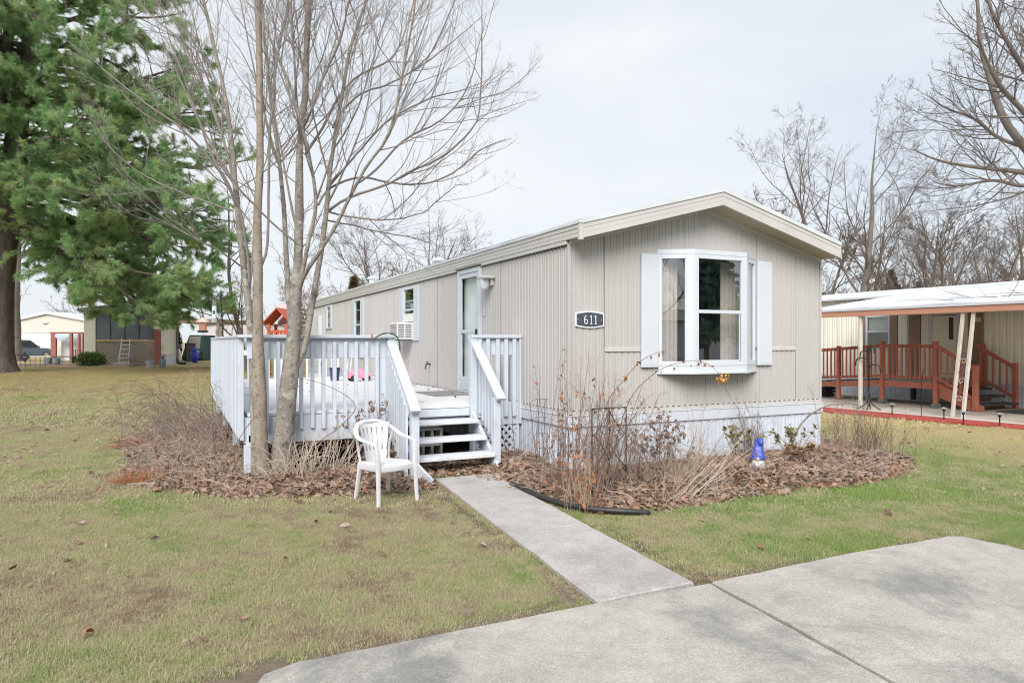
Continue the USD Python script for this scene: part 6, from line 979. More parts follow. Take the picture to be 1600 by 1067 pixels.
# SUV seen from behind
M_car = mat('car_grey_blue', (.10, .125, .155), (.12, .145, .175), vs=2, rough=.25, metal=.4, coat=.6); M_cglass = mat('car_glass', (.02, .03, .04), rough=.08); M_red = mat('tail_light', (.45, .02, .02), rough=.2); M_rim = mat('alloy_rim', (.5, .5, .52), rough=.3, metal=.8)
cr = yard('parked_car', 'dark grey blue SUV parked nose-in before the garage door', 'car', -42.6, 60.5); CL, CW = 4.6, 1.86
# local car axes: x right, y forward (away); slightly turned
def car_local(m, a=-.38):
    c, s = math.cos(a), math.sin(a); m.v = [np.stack([v[:, 0] * c - v[:, 1] * s, v[:, 0] * s + v[:, 1] * c, v[:, 2] - .30], 1) for v in m.v]; return m
secs = [(-2.25, .86, .42, 1.00), (-2.1, .92, .30, 1.08), (-1.0, .93, .28, 1.05), (.5, .93, .28, 1.02), (1.5, .92, .28, 1.0), (2.2, .84, .34, .85), (2.32, .70, .45, .70)]
def loft(secs, inset=.10):
    P = []
    for y, hw, z0, z1 in secs: P.append([(-hw + .05, y, z0), (-hw, y, z0 + .15), (-hw, y, (z0 + z1) / 2), (-hw + .04, y, z1 - .04), (-hw + inset, y, z1), (hw - inset, y, z1), (hw - .04, y, z1 - .04), (hw, y, (z0 + z1) / 2), (hw, y, z0 + .15), (hw - .05, y, z0), (-hw + .05, y, z0)])
    P = np.array(P); m = MB().sheet(P)
    for e, s in ((0, 1), (-1, -1)):
        c = P[e, :-1]; f = [[0, k, k + 1][::s] for k in range(1, len(c) - 1)]; m.add(c, f)
    return m
part(cr, 'body', car_local(loft(secs)), M_car, local=True, smooth=35); part(cr, 'cabin', car_local(loft([(-2.12, .70, 1.0, 1.30), (-1.85, .72, 1.0, 1.66), (-.9, .74, 1.0, 1.73), (.2, .72, 1.0, 1.70), (1.05, .66, 1.0, 1.12)], .14)), M_car, local=True, smooth=35)
part(cr, 'rear_window', car_local(MB().prism([(-.58, 1.12), (.58, 1.12), (.52, 1.52), (-.52, 1.52)], 'y', -2.10, -1.98)), M_cglass, local=True)
for s in (-1, 1):
    part(cr, 'side_window', car_local(MB().prism([(-1.75, 1.12), (.75, 1.10), (.25, 1.60), (-1.6, 1.60)], 'x', s * .735 - .006, s * .735 + .008)), M_cglass, local=True); part(cr, 'tail_light', car_local(B(min(s * .55, s * .90), max(s * .55, s * .90), -2.28, -2.10, .86, 1.02, .02)), M_red, local=True)
    part(cr, 'mirror', car_local(B(min(s * .86, s * 1.05), max(s * .86, s * 1.05), .62, .75, 1.02, 1.18, .03)), M_car, local=True)
    for y in (-1.38, 1.38):
        wv = MB().lathe([(.001, -.11), (.25, -.11), (.33, -.09), (.345, 0), (.33, .09), (.25, .11), (.001, .11)], n=20).move(np.array([[0, 0, 1], [0, 1, 0], [-1, 0, 0]]), loc=(s * .84, y, .345)); wp = part(cr, 'wheel', car_local(wv), M_tyre, local=True, smooth=40); part(wp, 'rim', car_local(MB().lathe([(.001, .10), (.10, .118), (.22, .112), (.225, .10)], n=16).move(np.array([[0, 0, s], [0, 1, 0], [-s, 0, 0]]), loc=(s * .845, y, .345))), M_rim, local=True)
part(cr, 'bumper', car_local(B(-.86, .86, -2.33, -2.15, .38, .60, .04)), M_tyre, local=True); part(cr, 'number_plate', car_local(B(-.26, .26, -2.30, -2.255, .80, .92, .005)), M_garw, local=True)
# driveway under the car
yd = yard('far_driveway', None, None, -44.5, 50.0, kind='structure'); part(yd, 'surface', B(-6, 6, -1, 14, -.10, .02 - .0), M_patio, local=True)
# street tree trunk
tt = yard('old_tree', 'thick grey tree trunk standing before the garage', 'tree', -32.95, 46.0); q = np.array([(0, 0, -.2, .48), (.02, 0, .3, .40), (0, 0, 2, .36), (-.06, 0, 4.0, .34), (0, .1, 6.5, .30), (.1, .1, 8, .2)]); q = spline(q, 24); v, f = tubes(q[None, :, :3], q[None, :, 3], 14); v[:, :2] += .05 * (meshkit.fbm(v * 2.5, 3, 2)[:, None] - .5); part(tt, 'trunk', (v, f), M_bark2, local=True, smooth=60)
rng = np.random.default_rng(31); P = np.repeat(q[-6:, :3], 3, 0); a, ar = grow(P, rng.normal(0, 1, (18, 3)) * [1, 1, .4] + [0, 0, .7], rng.uniform(2.5, 5, 18), np.full(18, .10), 10, .1, .06, rng, .2); part(tt, 'limbs', tubes(a, ar, 5), M_bark2, local=True, kind='stuff'); P, D, L_, R0 = sprout(a, ar, 8, .2, 1, .7, .2, .45, .5, rng, .008); b, br = grow(P, D, L_, R0, 6, .1, .05, rng); P, D, L_, R0 = sprout(b, br, 5, .2, 1, .7, .2, .5, .6, rng, .006); c, c_r = grow(P, D, L_, R0, 4, .1, .05, rng); part(tt, 'twigs', MB().add(*tubes(b, br, 3)).add(*tubes(c, c_r, 3)), M_twig2, local=True, kind='stuff')
# red-brown porch with cloth valance
po = yard('porch', 'red brown timber porch frame with a pale blue cloth valance', 'porch', -27.9, 42.0)
for x, w in ((.0, .30), (1.12, .16), (1.62, .12), (1.86, .10)): part(po, 'post', B(x, x + w, 0, .14, 0, 1.75, .01), M_redp, local=True)
part(po, 'beam', B(-.05, 2.0, .0, .12, 1.752, 1.84, .01), M_redp, local=True); part(po, 'white_wall', B(.25, 1.9, .6, .7, 0, 1.8), M_garw, local=True)
u = np.linspace(.30, 1.12, 16); zt = 1.72 + 0 * u; P = np.stack([np.stack([u, np.full(16, -.02), zt], 1), np.stack([u, np.full(16, -.09), zt - .14 - .13 * np.sin((u - .3) / .82 * np.pi)], 1), np.stack([u, np.full(16, -.03), zt - .20 - .22 * np.sin((u - .3) / .82 * np.pi)], 1)], 1); part(po, 'valance', MB().sheet(P), mat('pale_blue_cloth', (.36, .46, .55), (.48, .56, .62), vs=6, rough=.9), local=True, smooth=True)
for k in range(5): part(po, 'rail_slat', B(1.3 + k * .12, 1.36 + k * .12, .05, .09, .1, .8), M_redp, local=True)
bn = yard('bench', 'long low brown bench in front of the porch', 'bench', -25.6, 38.5); part(bn, 'seat', B(0, 1.25, 0, .35, .40, .46, .006), M_latt, local=True)
for x in (.06, 1.1): part(bn, 'leg', B(x, x + .09, .03, .3, 0, .399), M_latt, local=True)
part(bn, 'stretcher', B(.16, 1.09, .14, .2, .12, .2), M_latt, local=True)
# chip bed with wire edging, planters, sign, hedge, ladder trellis, buckets
cb = yard('chip_bed', 'bed of brown bark chips along the front of the lattice home', 'bark chips', -24.6, 35.2, kind='stuff'); gxx, gyy = np.meshgrid(np.linspace(-1.2, 5.0, 24), np.linspace(0, 2.6, 10), indexing='ij'); zz = .05 + .12 * np.sin(np.clip(gyy / 2.6, 0, 1) * np.pi) * meshkit.noise(np.stack([gxx * 3, gyy * 3, 0 * gxx], -1), 1) - .06 * ((gxx < -1.1) | (gxx > 4.9) | (gyy < .05)); part(cb, 'chips', MB().sheet(np.stack([gxx, gyy, zz], -1)), mat('bark_chips', (.20, .12, .09), (.36, .26, .21), vs=9, vd=8, rough=.95, bump=.05, bs=12), local=True)
wf = yard('wire_fence', 'low black wire border fence around the bark chips', 'fence', -25.4, 34.8)
for k in range(9): part(wf, 'post', MB().tube([(k * .25, 0, -.05), (k * .25, 0, .62 if k % 4 == 0 else .5)], .012, 5), M_wire, local=True)
for z in (.08, .3, .58): part(wf, 'rail', MB().tube([(0, 0, z), (2.0, 0, z)], .010, 5), M_wire, local=True)
for i, x in enumerate((-24.2, -23.75)):
    t = yard('planter', ('grey blue barrel planter left of its twin', 'grey blue barrel planter nearer the bench')[i], 'planter', x, 36.2); part(t, 'tub', MB().lathe([(.001, .02), (.16, .02), (.19, .42), (.16, .42), (.15, .36), (.001, .36)], n=14), mat('planter_grey_%s' % 'ab'[i], (.20, .25, .28), (.28, .33, .36), vs=9, rough=.7), local=True, smooth=40); part(t, 'hoop', MB().lathe([(.175, .10), (.182, .10), (.185, .14), (.178, .14)], n=14), M_grey, local=True)
sg_ = yard('lantern_sign', 'black diamond shaped garden sign on a stake by the pine trunk', 'sign', -23.15, 33.0); part(sg_, 'plate', MB().prism([(-.24, .52), (0, .28), (.24, .52), (0, .78)], 'y', -.02, .02), M_dark, local=True); part(sg_, 'stake', MB().tube([(0, .03, -.05), (0, .03, .5)], .012, 5), M_wire, local=True); part(sg_, 'script_line', MB().tube(spline(np.array([(-.09, -.025, .50), (-.03, -.025, .54), (.03, -.025, .51), (.10, -.025, .55)]), 12), .008, 4), M_silver, local=True)
def foliage_points(n, rad, rng, squash=1.0, shell=.55):
    d = unit(rng.normal(0, 1, (n, 3))); r = rng.uniform(shell, 1, n) ** .7; p = d * r[:, None] * np.asarray(rad); return p
def leafcloud(P, size, rng):
    n = len(P); a = unit(rng.normal(0, 1, (n, 3))); b = unit(np.cross(a, rng.normal(0, 1, (n, 3)))); s = size * rng.uniform(.6, 1.3, n)[:, None]; v = np.stack([P - a * s, P + b * s * .45, P + a * s, P - b * s * .45], 1).reshape(-1, 3); k = np.arange(n)[:, None] * 4; return v, np.vstack([k + [0, 1, 2], k + [0, 2, 3]])
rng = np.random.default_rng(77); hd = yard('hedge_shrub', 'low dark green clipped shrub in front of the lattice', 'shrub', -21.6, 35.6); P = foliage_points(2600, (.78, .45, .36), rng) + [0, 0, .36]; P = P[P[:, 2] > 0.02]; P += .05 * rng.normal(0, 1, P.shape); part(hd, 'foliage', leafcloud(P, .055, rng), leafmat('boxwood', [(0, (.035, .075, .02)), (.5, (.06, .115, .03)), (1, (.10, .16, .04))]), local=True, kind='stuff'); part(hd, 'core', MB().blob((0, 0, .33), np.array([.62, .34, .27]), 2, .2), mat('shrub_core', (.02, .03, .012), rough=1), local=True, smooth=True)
wt = yard('ladder_trellis', 'white ladder trellis leaning in front of the brown lattice', 'trellis', -20.6, 36.8); 
for s in (0, 1): part(wt, 'rail', MB().bar((-.28 + s * .56, 0, 0), (-.20 + s * .40, .25, 1.42), .035, .03), M_white, local=True)
for k in range(6): t = .12 + k * .16; part(wt, 'rung', MB().bar((-.27 + .08 * t, .25 * t, 1.42 * t), (.27 - .08 * t, .25 * t, 1.42 * t), .02, .03), M_white, local=True)
part(wt, 'base_stone', B(-.6, .55, -.16, .0, 0, .13, .03), mat('white_stone', (.55, .53, .50), (.65, .63, .6), vs=8, rough=.9), local=True)
for i, (x, D, h_, lb) in enumerate(((-17.0, 32.6, .40, 'pale grey metal bucket on the brown lawn'), (-16.55, 32.9, .62, 'taller dark grey milk can beside the bucket'))):
    t = yard('bucket', lb, ('bucket', 'milk can')[i], x, D); part(t, 'pail', MB().lathe([(.001, .0), (.15, .0), (.19, h_), (.17, h_), (.14, .04), (.001, .04)] if i == 0 else [(.001, 0), (.14, 0), (.15, .36), (.08, .46), (.10, .6), (.001, .6)], n=14), mat('galvanised_%s' % 'ab'[i], ((.34, .37, .40), (.16, .18, .20))[i], rough=.4, metal=.3), local=True, smooth=40); part(t, 'handle', MB().tube(spline(np.array([(-.18, 0, h_ * .9), (0, -.1, h_ * 1.1), (.18, 0, h_ * .9)]), 9), .010, 5), M_wire, local=True)
def yshrub(name, label, px, D, n, hgt, spread, m, seed, base=.15, r0=.01, lv=((5, .4, .6), (3, .4, .7))):
    t = yard(name, label, 'shrub', px, D); rng = np.random.default_rng(seed); P = np.c_[rng.normal(0, base, (n, 2)), np.zeros(n)]; D_ = np.c_[rng.normal(0, spread, (n, 2)), np.ones(n)]; a, ar = grow(P, D_, hgt * rng.uniform(.6, 1.1, n), np.full(n, r0), 7, .1, .05, rng); part(t, 'stems', tubes(a, ar, 4), m, local=True, kind='stuff'); mm = MB()
    for c, lf, an in lv: P, D_, L_, R0 = sprout(a, ar, c, .2, 1, an, .25, lf, .6, rng, .004); a, ar = grow(P, D_, L_, R0, 4, .12, .05, rng); mm.add(*tubes(a, ar, 3))
    part(t, 'twigs', mm, m, local=True, kind='stuff'); return t
yshrub('bare_shrub', 'small bare brown shrub behind the bucket', -17.4, 33.4, 9, 1.35, .28, M_gtwig, 201); yshrub('bare_shrub', 'pale bare shrub right of the parked car', -29.8, 46, 14, 1.5, .35, M_pale, 202); yshrub('bare_shrub', 'low dusky twig clump by the bark chips', -18.3, 33.6, 20, .7, .4, M_gtwig, 203)
# second garage with brown awning, golf cart, bins
g2 = yard('garage', 'mauve sided garage with low white roof behind the golf cart', 'garage', -25.0, 56.0); part(g2, 'wall', MB().prism([(0, -.3), (6.6, -.3), (6.6, 2.55), (3.3, 2.95), (0, 2.55)], 'y', .1, 7), M_lil, local=True)
for k in range(4): part(g2, 'door_section', B(.35, 2.6, .03, .098, -.2 + k * .5, .295 + k * .5), M_garw, local=True)
for a, b in (((-.2, 2.56), (3.3, 3.0)), ((3.3, 3.0), (6.8, 2.56))): part(g2, 'roof_trim', MB().prism([a, b, (b[0], b[1] + .14), (a[0], a[1] + .14)], 'y', -.1, 7.2), M_garw, local=True)
aw = yard('carport', 'brown carport roof edge on stone clad pillar', 'carport', -23.2, 48.0); part(aw, 'roof_edge', B(0, 3.1, 0, 6, 2.55, 2.82, .01), mat('brown_fascia', (.24, .155, .11), (.28, .19, .14), vs=2, rough=.6), local=True)
M_stone = mat('stone_pillar', (.22, .18, .14), (.36, .31, .25), vs=7, rough=.9, bump=.03, bs=9)
for k in range(6):
    for j in range(2): part(aw, 'stone', B(2.72 + j * .22 + .06 * (k % 2), 2.72 + (j + 1) * .22 - .01 + .06 * (k % 2), -.05, .25, .0 + k * .425, .415 + k * .425, .02), M_stone, local=True)
part(aw, 'post', B(.02, .12, .1, .2, 0, 2.549), M_latt, local=True)
gc = yard('golf_cart', 'golf cart under a dark green weather cover with clear front screen', 'golf cart', -21.2, 46.5); M_cover = mat('green_cover', (.012, .045, .042), (.025, .07, .065), vs=3, rough=.6, bump=.02, bs=4)
v, f = hull([(x, y, z) for x, y, z in [(-.68, 0, .02), (.68, 0, .02), (-.72, 2.3, .02), (.72, 2.3, .02), (-.50, .15, 1.62), (.50, .15, 1.62), (-.52, 1.9, 1.68), (.52, 1.9, 1.68), (-.40, .1, 1.70), (.40, .1, 1.70), (-.66, -.35, .55), (.66, -.35, .55), (-.66, -.4, .02), (.66, -.4, .02)]]); part(gc, 'cover', (v, f), M_cover, local=True); 
part(gc, 'front_screen', MB().prism([(-.42, .78), (.42, .78), (.38, 1.60), (-.38, 1.60)], 'y', -.03, -.01).move(np.array([[1, 0, 0], [0, 1, .27], [0, 0, 1]]), loc=(0, -.45, 0)), mat('hazy_plastic', (.20, .18, .15), (.42, .38, .33), vs=12, vd=8, rough=.4), local=True); part(gc, 'cowl', B(-.5, .5, -.48, -.40, .42, .68, .03), mat('teal_cowl', (.03, .20, .17), rough=.3), local=True)
for s in (-1, 1): part(gc, 'wheel', MB().lathe([(.001, -.09), (.2, -.09), (.23, 0), (.2, .09), (.001, .09)], n=14).move(np.array([[0, 0, 1], [0, 1, 0], [-1, 0, 0]]), loc=(s * .52, -.42, .22)), M_tyre, local=True, smooth=40); part(gc, 'headlight', B(s * .36 - .07, s * .36 + .07, -.50, -.481, .55, .63, .01), M_silver, local=True)
M_bblue = mat('bright_blue', (.03, .05, .42), rough=.4)
for i, (x, D, z, lb) in enumerate(((-19.55, 40.5, .0, 'white sack with blue lid beside the cream house corner'), (-18.95, 41.5, .0, 'bright blue bag leaning against the lattice gate'))):
    t = yard('rubbish_bag', lb, 'bag', x, D); part(t, 'bag_body', MB().blob((0, 0, .42 - i * .08), np.array([.26 - .04 * i, .22, .46 - .08 * i]), 2, .3, i), (M_garw, M_bblue)[i], local=True, smooth=True); part(t, 'tied_top', MB().blob((.0, 0, .98 - i * .2), np.array([.17 - .06 * i, .14, .16]), 2, .3, i + 5), M_bblue, local=True, smooth=True)
gt = yard('lattice_gate', 'dark framed white lattice gate beside the golf cart', 'gate', -20.4, 44.0); part(gt, 'frame', B(-.33, -.27, 0, .05, 0, 1.15), M_dark, local=True); part(gt, 'frame', B(.27, .33, 0, .05, 0, 1.15), M_dark, local=True); part(gt, 'frame', B(-.269, .269, 0, .05, 1.1, 1.15), M_dark, local=True); part(gt, 'panel', B(-.269, .269, .03, .045, 0, 1.099), M_garw, local=True)
gq = Polygon([(-.269, 0), (.269, 0), (.269, 1.1), (-.269, 1.1)])
for s in (-1, 1):
    for k in range(-8, 10):
        ln = shapely.LineString([(k * .16, -.1), (k * .16 + s * 1.3, 1.2)]).buffer(.022, cap_style=2).intersection(gq)
        if ln.geom_type == 'Polygon' and ln.area > .004: part(gt, 'slat', MB().prism(list(ln.exterior.coords)[:-1], 'y', .008 + .01 * (s > 0), .017 + .01 * (s > 0)), M_dark, local=True)
ev = yard('column_shrub', 'narrow dark evergreen shrub behind the cream house corner', 'shrub', -20.9, 43.2); P = foliage_points(1500, (.36, .36, 1.05), rng, shell=.3) + [0, 0, 1.1]; part(ev, 'foliage', leafcloud(P, .08, rng), leafmat('dark_evergreen', [(0, (.012, .035, .018)), (.6, (.03, .06, .028)), (1, (.05, .085, .04))]), local=True, kind='stuff'); part(ev, 'stem', MB().tube([(0, 0, 0), (0, 0, 1.6)], .05, 6), M_bark2, local=True)
# bird feeders hung from a hooked pole at the far left corner of the deck
M_copper = mat('copper', (.52, .22, .13), (.60, .30, .19), vs=10, rough=.4, metal=.5); M_tubep = mat('feeder_tube', (.62, .66, .66), rough=.2); M_leafg = mat('feeder_green', (.02, .16, .12), rough=.4)
fp = thing('feeder_pole', 'thin black double-armed hook pole on the far left corner of the deck', 'plant hook', (-3.30, 8.70, DZ)); part(fp, 'pole', MB().tube([(-3.30, 8.70, DZ + .003), (-3.30, 8.70, 1.8), (-3.34, 8.64, 2.46)], .014, 6), M_wire)
for (x, y, z) in ((-3.49, 8.16, 2.44), (-3.68, 8.80, 2.16)): part(fp, 'arm', MB().tube(spline(np.array([(-3.32, 8.67, z - .12), ((-3.32 + x) / 2, (8.67 + y) / 2, z + .05), (x, y, z)]), 12), .008, 5), M_wire)
bf = thing('bird_feeder', 'clear tube bird feeder with dark green leaf emblem hanging above the screen', 'bird feeder', (-3.49, 8.16, 1.9)); c0 = (-3.49, 8.16, 0)
part(bf, 'tube', MB().lathe([(.001, 2.27), (.030, 2.27), (.030, 2.39), (.001, 2.39)], c0, 12), M_glass); part(bf, 'hanger', MB().tube([(-3.49, 8.16, 2.27), (-3.49, 8.16, 2.445)], .004, 4), M_wire); part(bf, 'seed_tube', MB().lathe([(.001, 2.02), (.042, 2.02), (.042, 2.26), (.001, 2.268)], c0, 14), M_tubep, smooth=40); part(bf, 'emblem', MB().blob((-3.50, 8.118, 2.14), np.array([.026, .008, .045]), 2), M_leafg, smooth=True); part(bf, 'tray', MB().lathe([(.001, 1.93), (.050, 1.93), (.055, 2.015), (.001, 2.018)], c0, 14), mat('feeder_tray', (.30, .38, .36), rough=.4), smooth=40)
lf = thing('lantern_feeder', 'copper coloured lantern bird feeder with pagoda roof hanging by the carport', 'bird feeder', (-3.68, 8.8, 1.75)); c0 = (-3.68, 8.8, 0); part(lf, 'roof', MB().lathe([(.001, 2.06), (.03, 2.03), (.13, 1.965), (.13, 1.95), (.001, 1.952)], c0, 6), mat('copper_pale', (.60, .42, .36), rough=.4), smooth=False); part(lf, 'body', MB().lathe([(.001, 1.78), (.075, 1.78), (.075, 1.949), (.001, 1.9495)], c0, 6), M_copper); part(lf, 'tray', MB().lathe([(.001, 1.73), (.10, 1.74), (.11, 1.778), (.001, 1.779)], c0, 12), M_dark, smooth=40); part(lf, 'hanger', MB().tube([(-3.68, 8.8, 2.055), (-3.68, 8.8, 2.165)], .004, 4), M_wire)
# red playset behind the deck
M_play = mat('play_red', (.42, .065, .025), (.52, .10, .04), vs=3, rough=.6); ps = yard('play_tower', 'red timber play tower with small gabled roof beyond the deck', 'playset', -9.1, 27.0)
for x in (-.42, .28):
    for y in (0, .8): part(ps, 'post', B(x, x + .10, y, y + .1, -.1, 1.95), M_play, local=True)
for s in (0, 1): part(ps, 'roof_slope', MB().prism([(-.02, 2.52), (-.02, 2.58), (-.60 , 1.97), (-.60, 1.91)] if s == 0 else [(.0, 2.52), (.0, 2.58), (.58, 1.97), (.58, 1.91)], 'y', -.15, 1.05), M_play, local=True)
for z in (1.62, 1.15): part(ps, 'rail', B(-.319, .279, .02, .06, z, z + .09), M_play, local=True)
for k in range(5): part(ps, 'rail_slat', B(-.28 + k * .12, -.21 + k * .12, .03, .05, 1.241, 1.619), M_play, local=True)
part(ps, 'floor', B(-.319, .279, .11, .79, 1.05, 1.10), M_play, local=True); part(ps, 'back_panel', B(-.40, .25, 1.15, 1.18, 1.95, 2.80), mat('pale_panel', (.62, .50, .50), rough=.6), local=True)
part(ps, 'slide', MB().prism([(-.05, 1.1), (.0, 1.1), (-1.2, .05), (-1.28, .05)], 'y', .2, .65), M_play, local=True)
# ------------------------------------------------------------------ bare trees behind the homes
def bare_tree(name, label, at, hgt, r0, seed, spread=.55, lean=(0, 0), fork=.25, nl=9, lv=((11, .44), (8, .48), (6, .48)), limbr=.42, twr=.0065, group=None, z0=None, up=.05, barkm=None, twigm=None, cat='tree', droop=0.0):
    rng = np.random.default_rng(seed); x, y = at; z = float(base_z(np.array([x]), np.array([y]))[0]) if z0 is None else z0; t = thing(name, label, cat, (x, y, z), 0, group)
    P = np.array([[x, y, z - .2]]); a, ar = grow(P, np.array([[lean[0], lean[1], 1.0]]), np.array([hgt * .92]), np.array([r0]), 18, .045, .02, rng, .05)
    ar[:, 0] *= 1.35; part(t, 'trunk', tubes(a, ar, 10), barkm or M_bark2, smooth=True)
    P, D, L_, R0 = sprout(a, ar, nl, fork, .99, .70, .18, spread, limbr, rng, twr * 2); b, br = grow(P, D, L_, R0, 10, .10, up, rng, .15); part(t, 'limbs', tubes(b, br, 6), barkm or M_bark2, kind='stuff', smooth=True)
    cur, cr_ = np.concatenate([b]), br; m = MB()
    for i, (c, lf) in enumerate(lv):
        P, D, L_, R0 = sprout(cur, cr_, c, .2, 1.0, .72, .22, lf, .55, rng, twr * (1 - .25 * i), maxr=.035 / (1 + 2 * i)); k = 6 if i < 2 else 4; cur, cr_ = grow(P, D, L_, R0, k, .11, up * .8, rng, .35); m.add(*tubes(cur, cr_, 4 if i == 0 else 3))
    part(t, 'twigs', m, twigm or M_twig2, kind='stuff'); return t
# the big near tree leaning in from the right edge
rng = np.random.default_rng(51); bt = thing('shade_tree', 'large bare tree whose limbs reach in from the right edge of the frame', 'tree', (24.1, 6.03, 0)); S = []
for i, pl in enumerate(RIGHT_TREE):
    q = resample([(pl[0][0], pl[0][1], -.1, pl[0][3] * 1.3)] + pl[1:] if i == 0 else pl, 34); q[:, 3] = np.maximum(q[:, 3] * .8, .010); part(bt, 'trunk' if i == 0 else 'limb', tubes(q[None, :, :3], q[None, :, 3], 9), M_bark2, smooth=True); S.append(q[(18 if i == 0 else 5):])
S = np.stack([resample(q, 20) for q in S]); P, D, L_, R0 = sprout(S[..., :3], S[..., 3], 18, .05, 1, .8, .2, 1, .4, rng, .010, lr=3.4, maxr=.028); a, ar = grow(P, D, L_, R0, 8, .10, .06, rng, .3); P, D, L_, R0 = sprout(a, ar, 8, .15, 1, .75, .2, .42, .6, rng, .006, maxr=.011); b, br = grow(P, D, L_, R0, 6, .11, .04, rng, .45); P, D, L_, R0 = sprout(b, br, 5, .2, 1, .75, .2, .45, .7, rng, .0045, maxr=.006); c, cr_ = grow(P, D, L_, R0, 4, .1, .04, rng, .6)
part(bt, 'side_branches', tubes(a, ar, 4), M_bark2, kind='stuff'); part(bt, 'twigs', MB().add(*tubes(b, br, 3)).add(*tubes(c, cr_, 3)), M_twig2, kind='stuff')
BT0 = bare_tree('bare_tree', 'bare tree with fan shaped crown just right of the roof gable', (31.6, 23.0), 14.6, .27, 301, lean=(-.10, .05), spread=.60, nl=12, twr=.0065)
bare_tree('bare_tree', 'tallest pale barked bare tree behind the neighbouring roof, leaning right', (25.3, 16.6), 14.0, .24, 302, lean=(.12, -.10), spread=.52, nl=12, twr=.006)
BT1 = bare_tree('bare_tree', 'twin forked bare tree behind the middle of the white awning roof', (38.3, 21.4), 10.2, .24, 303, lean=(-.05, .0), spread=.6, nl=11, twr=.0065)
bare_tree('bare_tree', 'slim bare tree right of the twin forked one', (35.7, 18.2), 8.6, .20, 304, lean=(.05, -.05), spread=.6, nl=11, twr=.0065)
bare_tree('bare_tree', 'bare tree leaning strongly right behind the awning roof', (33.8, 15.6), 8.8, .22, 305, lean=(.30, -.16), spread=.55, nl=10, twr=.0065)
bare_tree('bare_tree', 'wide bare maple showing over the long roof left of its twin', (8.2, 37.6), 10.0, .27, 306, spread=.75, nl=10, fork=.25, lean=(-.06, 0), twr=.0075)
bare_tree('bare_tree', 'wide bare maple showing over the long roof nearest the side window', (12.2, 41.5), 10.8, .28, 307, spread=.72, nl=10, fork=.25, lean=(.04, 0), twr=.0075)
bare_tree('bare_tree', 'thin multi-stemmed bare tree between the maple trunks and the red tower', (-0.4, 20.0), 7.5, .09, 308, spread=.5, nl=16, fork=.06, twr=.006, lv=((7, .42), (5, .45)))
bare_tree('bare_tree', 'thin grey bare tree left of the red play tower', (-1.6, 24.0), 9.5, .12, 309, spread=.45, nl=14, fork=.08, twr=.007, lv=((7, .42), (5, .45)))
M_redtw = mat('red_bud_twig', (.23, .10, .095), (.30, .15, .14), vs=1, rough=.9)
bare_tree('red_budded_shrub', 'red budded shrub showing above the far roof end', (1.2, 27.5), 4.9, .07, 310, spread=.5, nl=22, fork=.05, twr=.0065, lv=((8, .4), (6, .45)), twigm=M_redtw, barkm=M_redtw, cat='shrub')
bare_tree('red_budded_shrub', 'smaller red budded shrub left of the white roof vent', (3.4, 30.0), 4.8, .07, 311, spread=.5, nl=22, fork=.05, twr=.0065, lv=((8, .4), (6, .45)), twigm=M_redtw, barkm=M_redtw, cat='shrub')
for k, (px_, dep, rz0, sc_, lb) in enumerate(((1352, 46, 1.1, .78, 'thin bare tree behind the tallest pale barked one'), (1405, 50, 2.3, .85, 'bare tree between the tallest one and the twin forked one'), (1462, 48, 4.0, .75, 'bare tree behind the slim one over the awning roof'), (1560, 46, 5.1, .80, 'bare tree behind the strongly leaning one'), (1595, 52, .4, .9, 'bare tree partly behind the shade tree limbs at the right edge'), (1228, 56, 3.2, .8, 'bare tree low over the gable right slope'))):
    p = EYE[:2] + np.array([math.sin(YAW), math.cos(YAW)]) * dep + np.array([math.cos(YAW), -math.sin(YAW)]) * (px_ - 800) / 1085 * dep; dup((BT0, BT1)[k % 2], (p[0], p[1], 0), rz0, lb, sc_)
# farther trees that close the horizon, each seen as a grey crown
far0 = bare_tree('far_tree', 'hazy bare tree behind the garages on the far left', (0, 0), 9.5, .2, 320, spread=.65, nl=12, twr=.016, lv=((8, .42), (6, .45), (4, .45)), group='bare trees closing the far horizon', z0=0)
far1 = bare_tree('far_tree', 'hazy bare tree behind the garages on the far left', (0, 0), 7.5, .17, 321, spread=.75, nl=14, fork=.1, twr=.016, lv=((8, .42), (6, .45), (4, .45)), group='bare trees closing the far horizon', z0=0)
rng = np.random.default_rng(9); Rv = np.array([math.cos(YAW), -math.sin(YAW)]); Vv = np.array([math.sin(YAW), math.cos(YAW)])
spots = [(-60 + k * 3.4 + rng.uniform(-1, 1), 86 + rng.uniform(-8, 10)) for k in range(20)] + [(8 + k * 2.6 + rng.uniform(-.8, .8), 50 + rng.uniform(-6, 16)) for k in range(18)] + [(14 + k * 2.9 + rng.uniform(-.8, .8), 36 + rng.uniform(-3, 6)) for k in range(14)] + [(-20 + k * 4 + rng.uniform(-1, 1), 66 + rng.uniform(-6, 10)) for k in range(6)]
ZL = ('hazy bare tree behind the garages on the far left', 'hazy bare tree of the thicket behind the neighbouring roof', 'hazy bare tree beyond the far end of the long roof')
for k, (lat_, dep) in enumerate(spots):
    p = EYE[:2] + Vv * dep + Rv * lat_; z = float(base_z(np.array([p[0]]), np.array([p[1]]))[0])
    (place if k < 2 else dup)((far0, far1)[k % 2], (p[0], p[1], z), rng.uniform(0, 6.28), scale=rng.uniform(.75, 1.15)) if k < 2 else dup((far0, far1)[k % 2], (p[0], p[1], z), rng.uniform(0, 6.28), ZL[0 if k < 20 else 1 if k < 38 + 14 else 2], scale=rng.uniform(.75, 1.15))
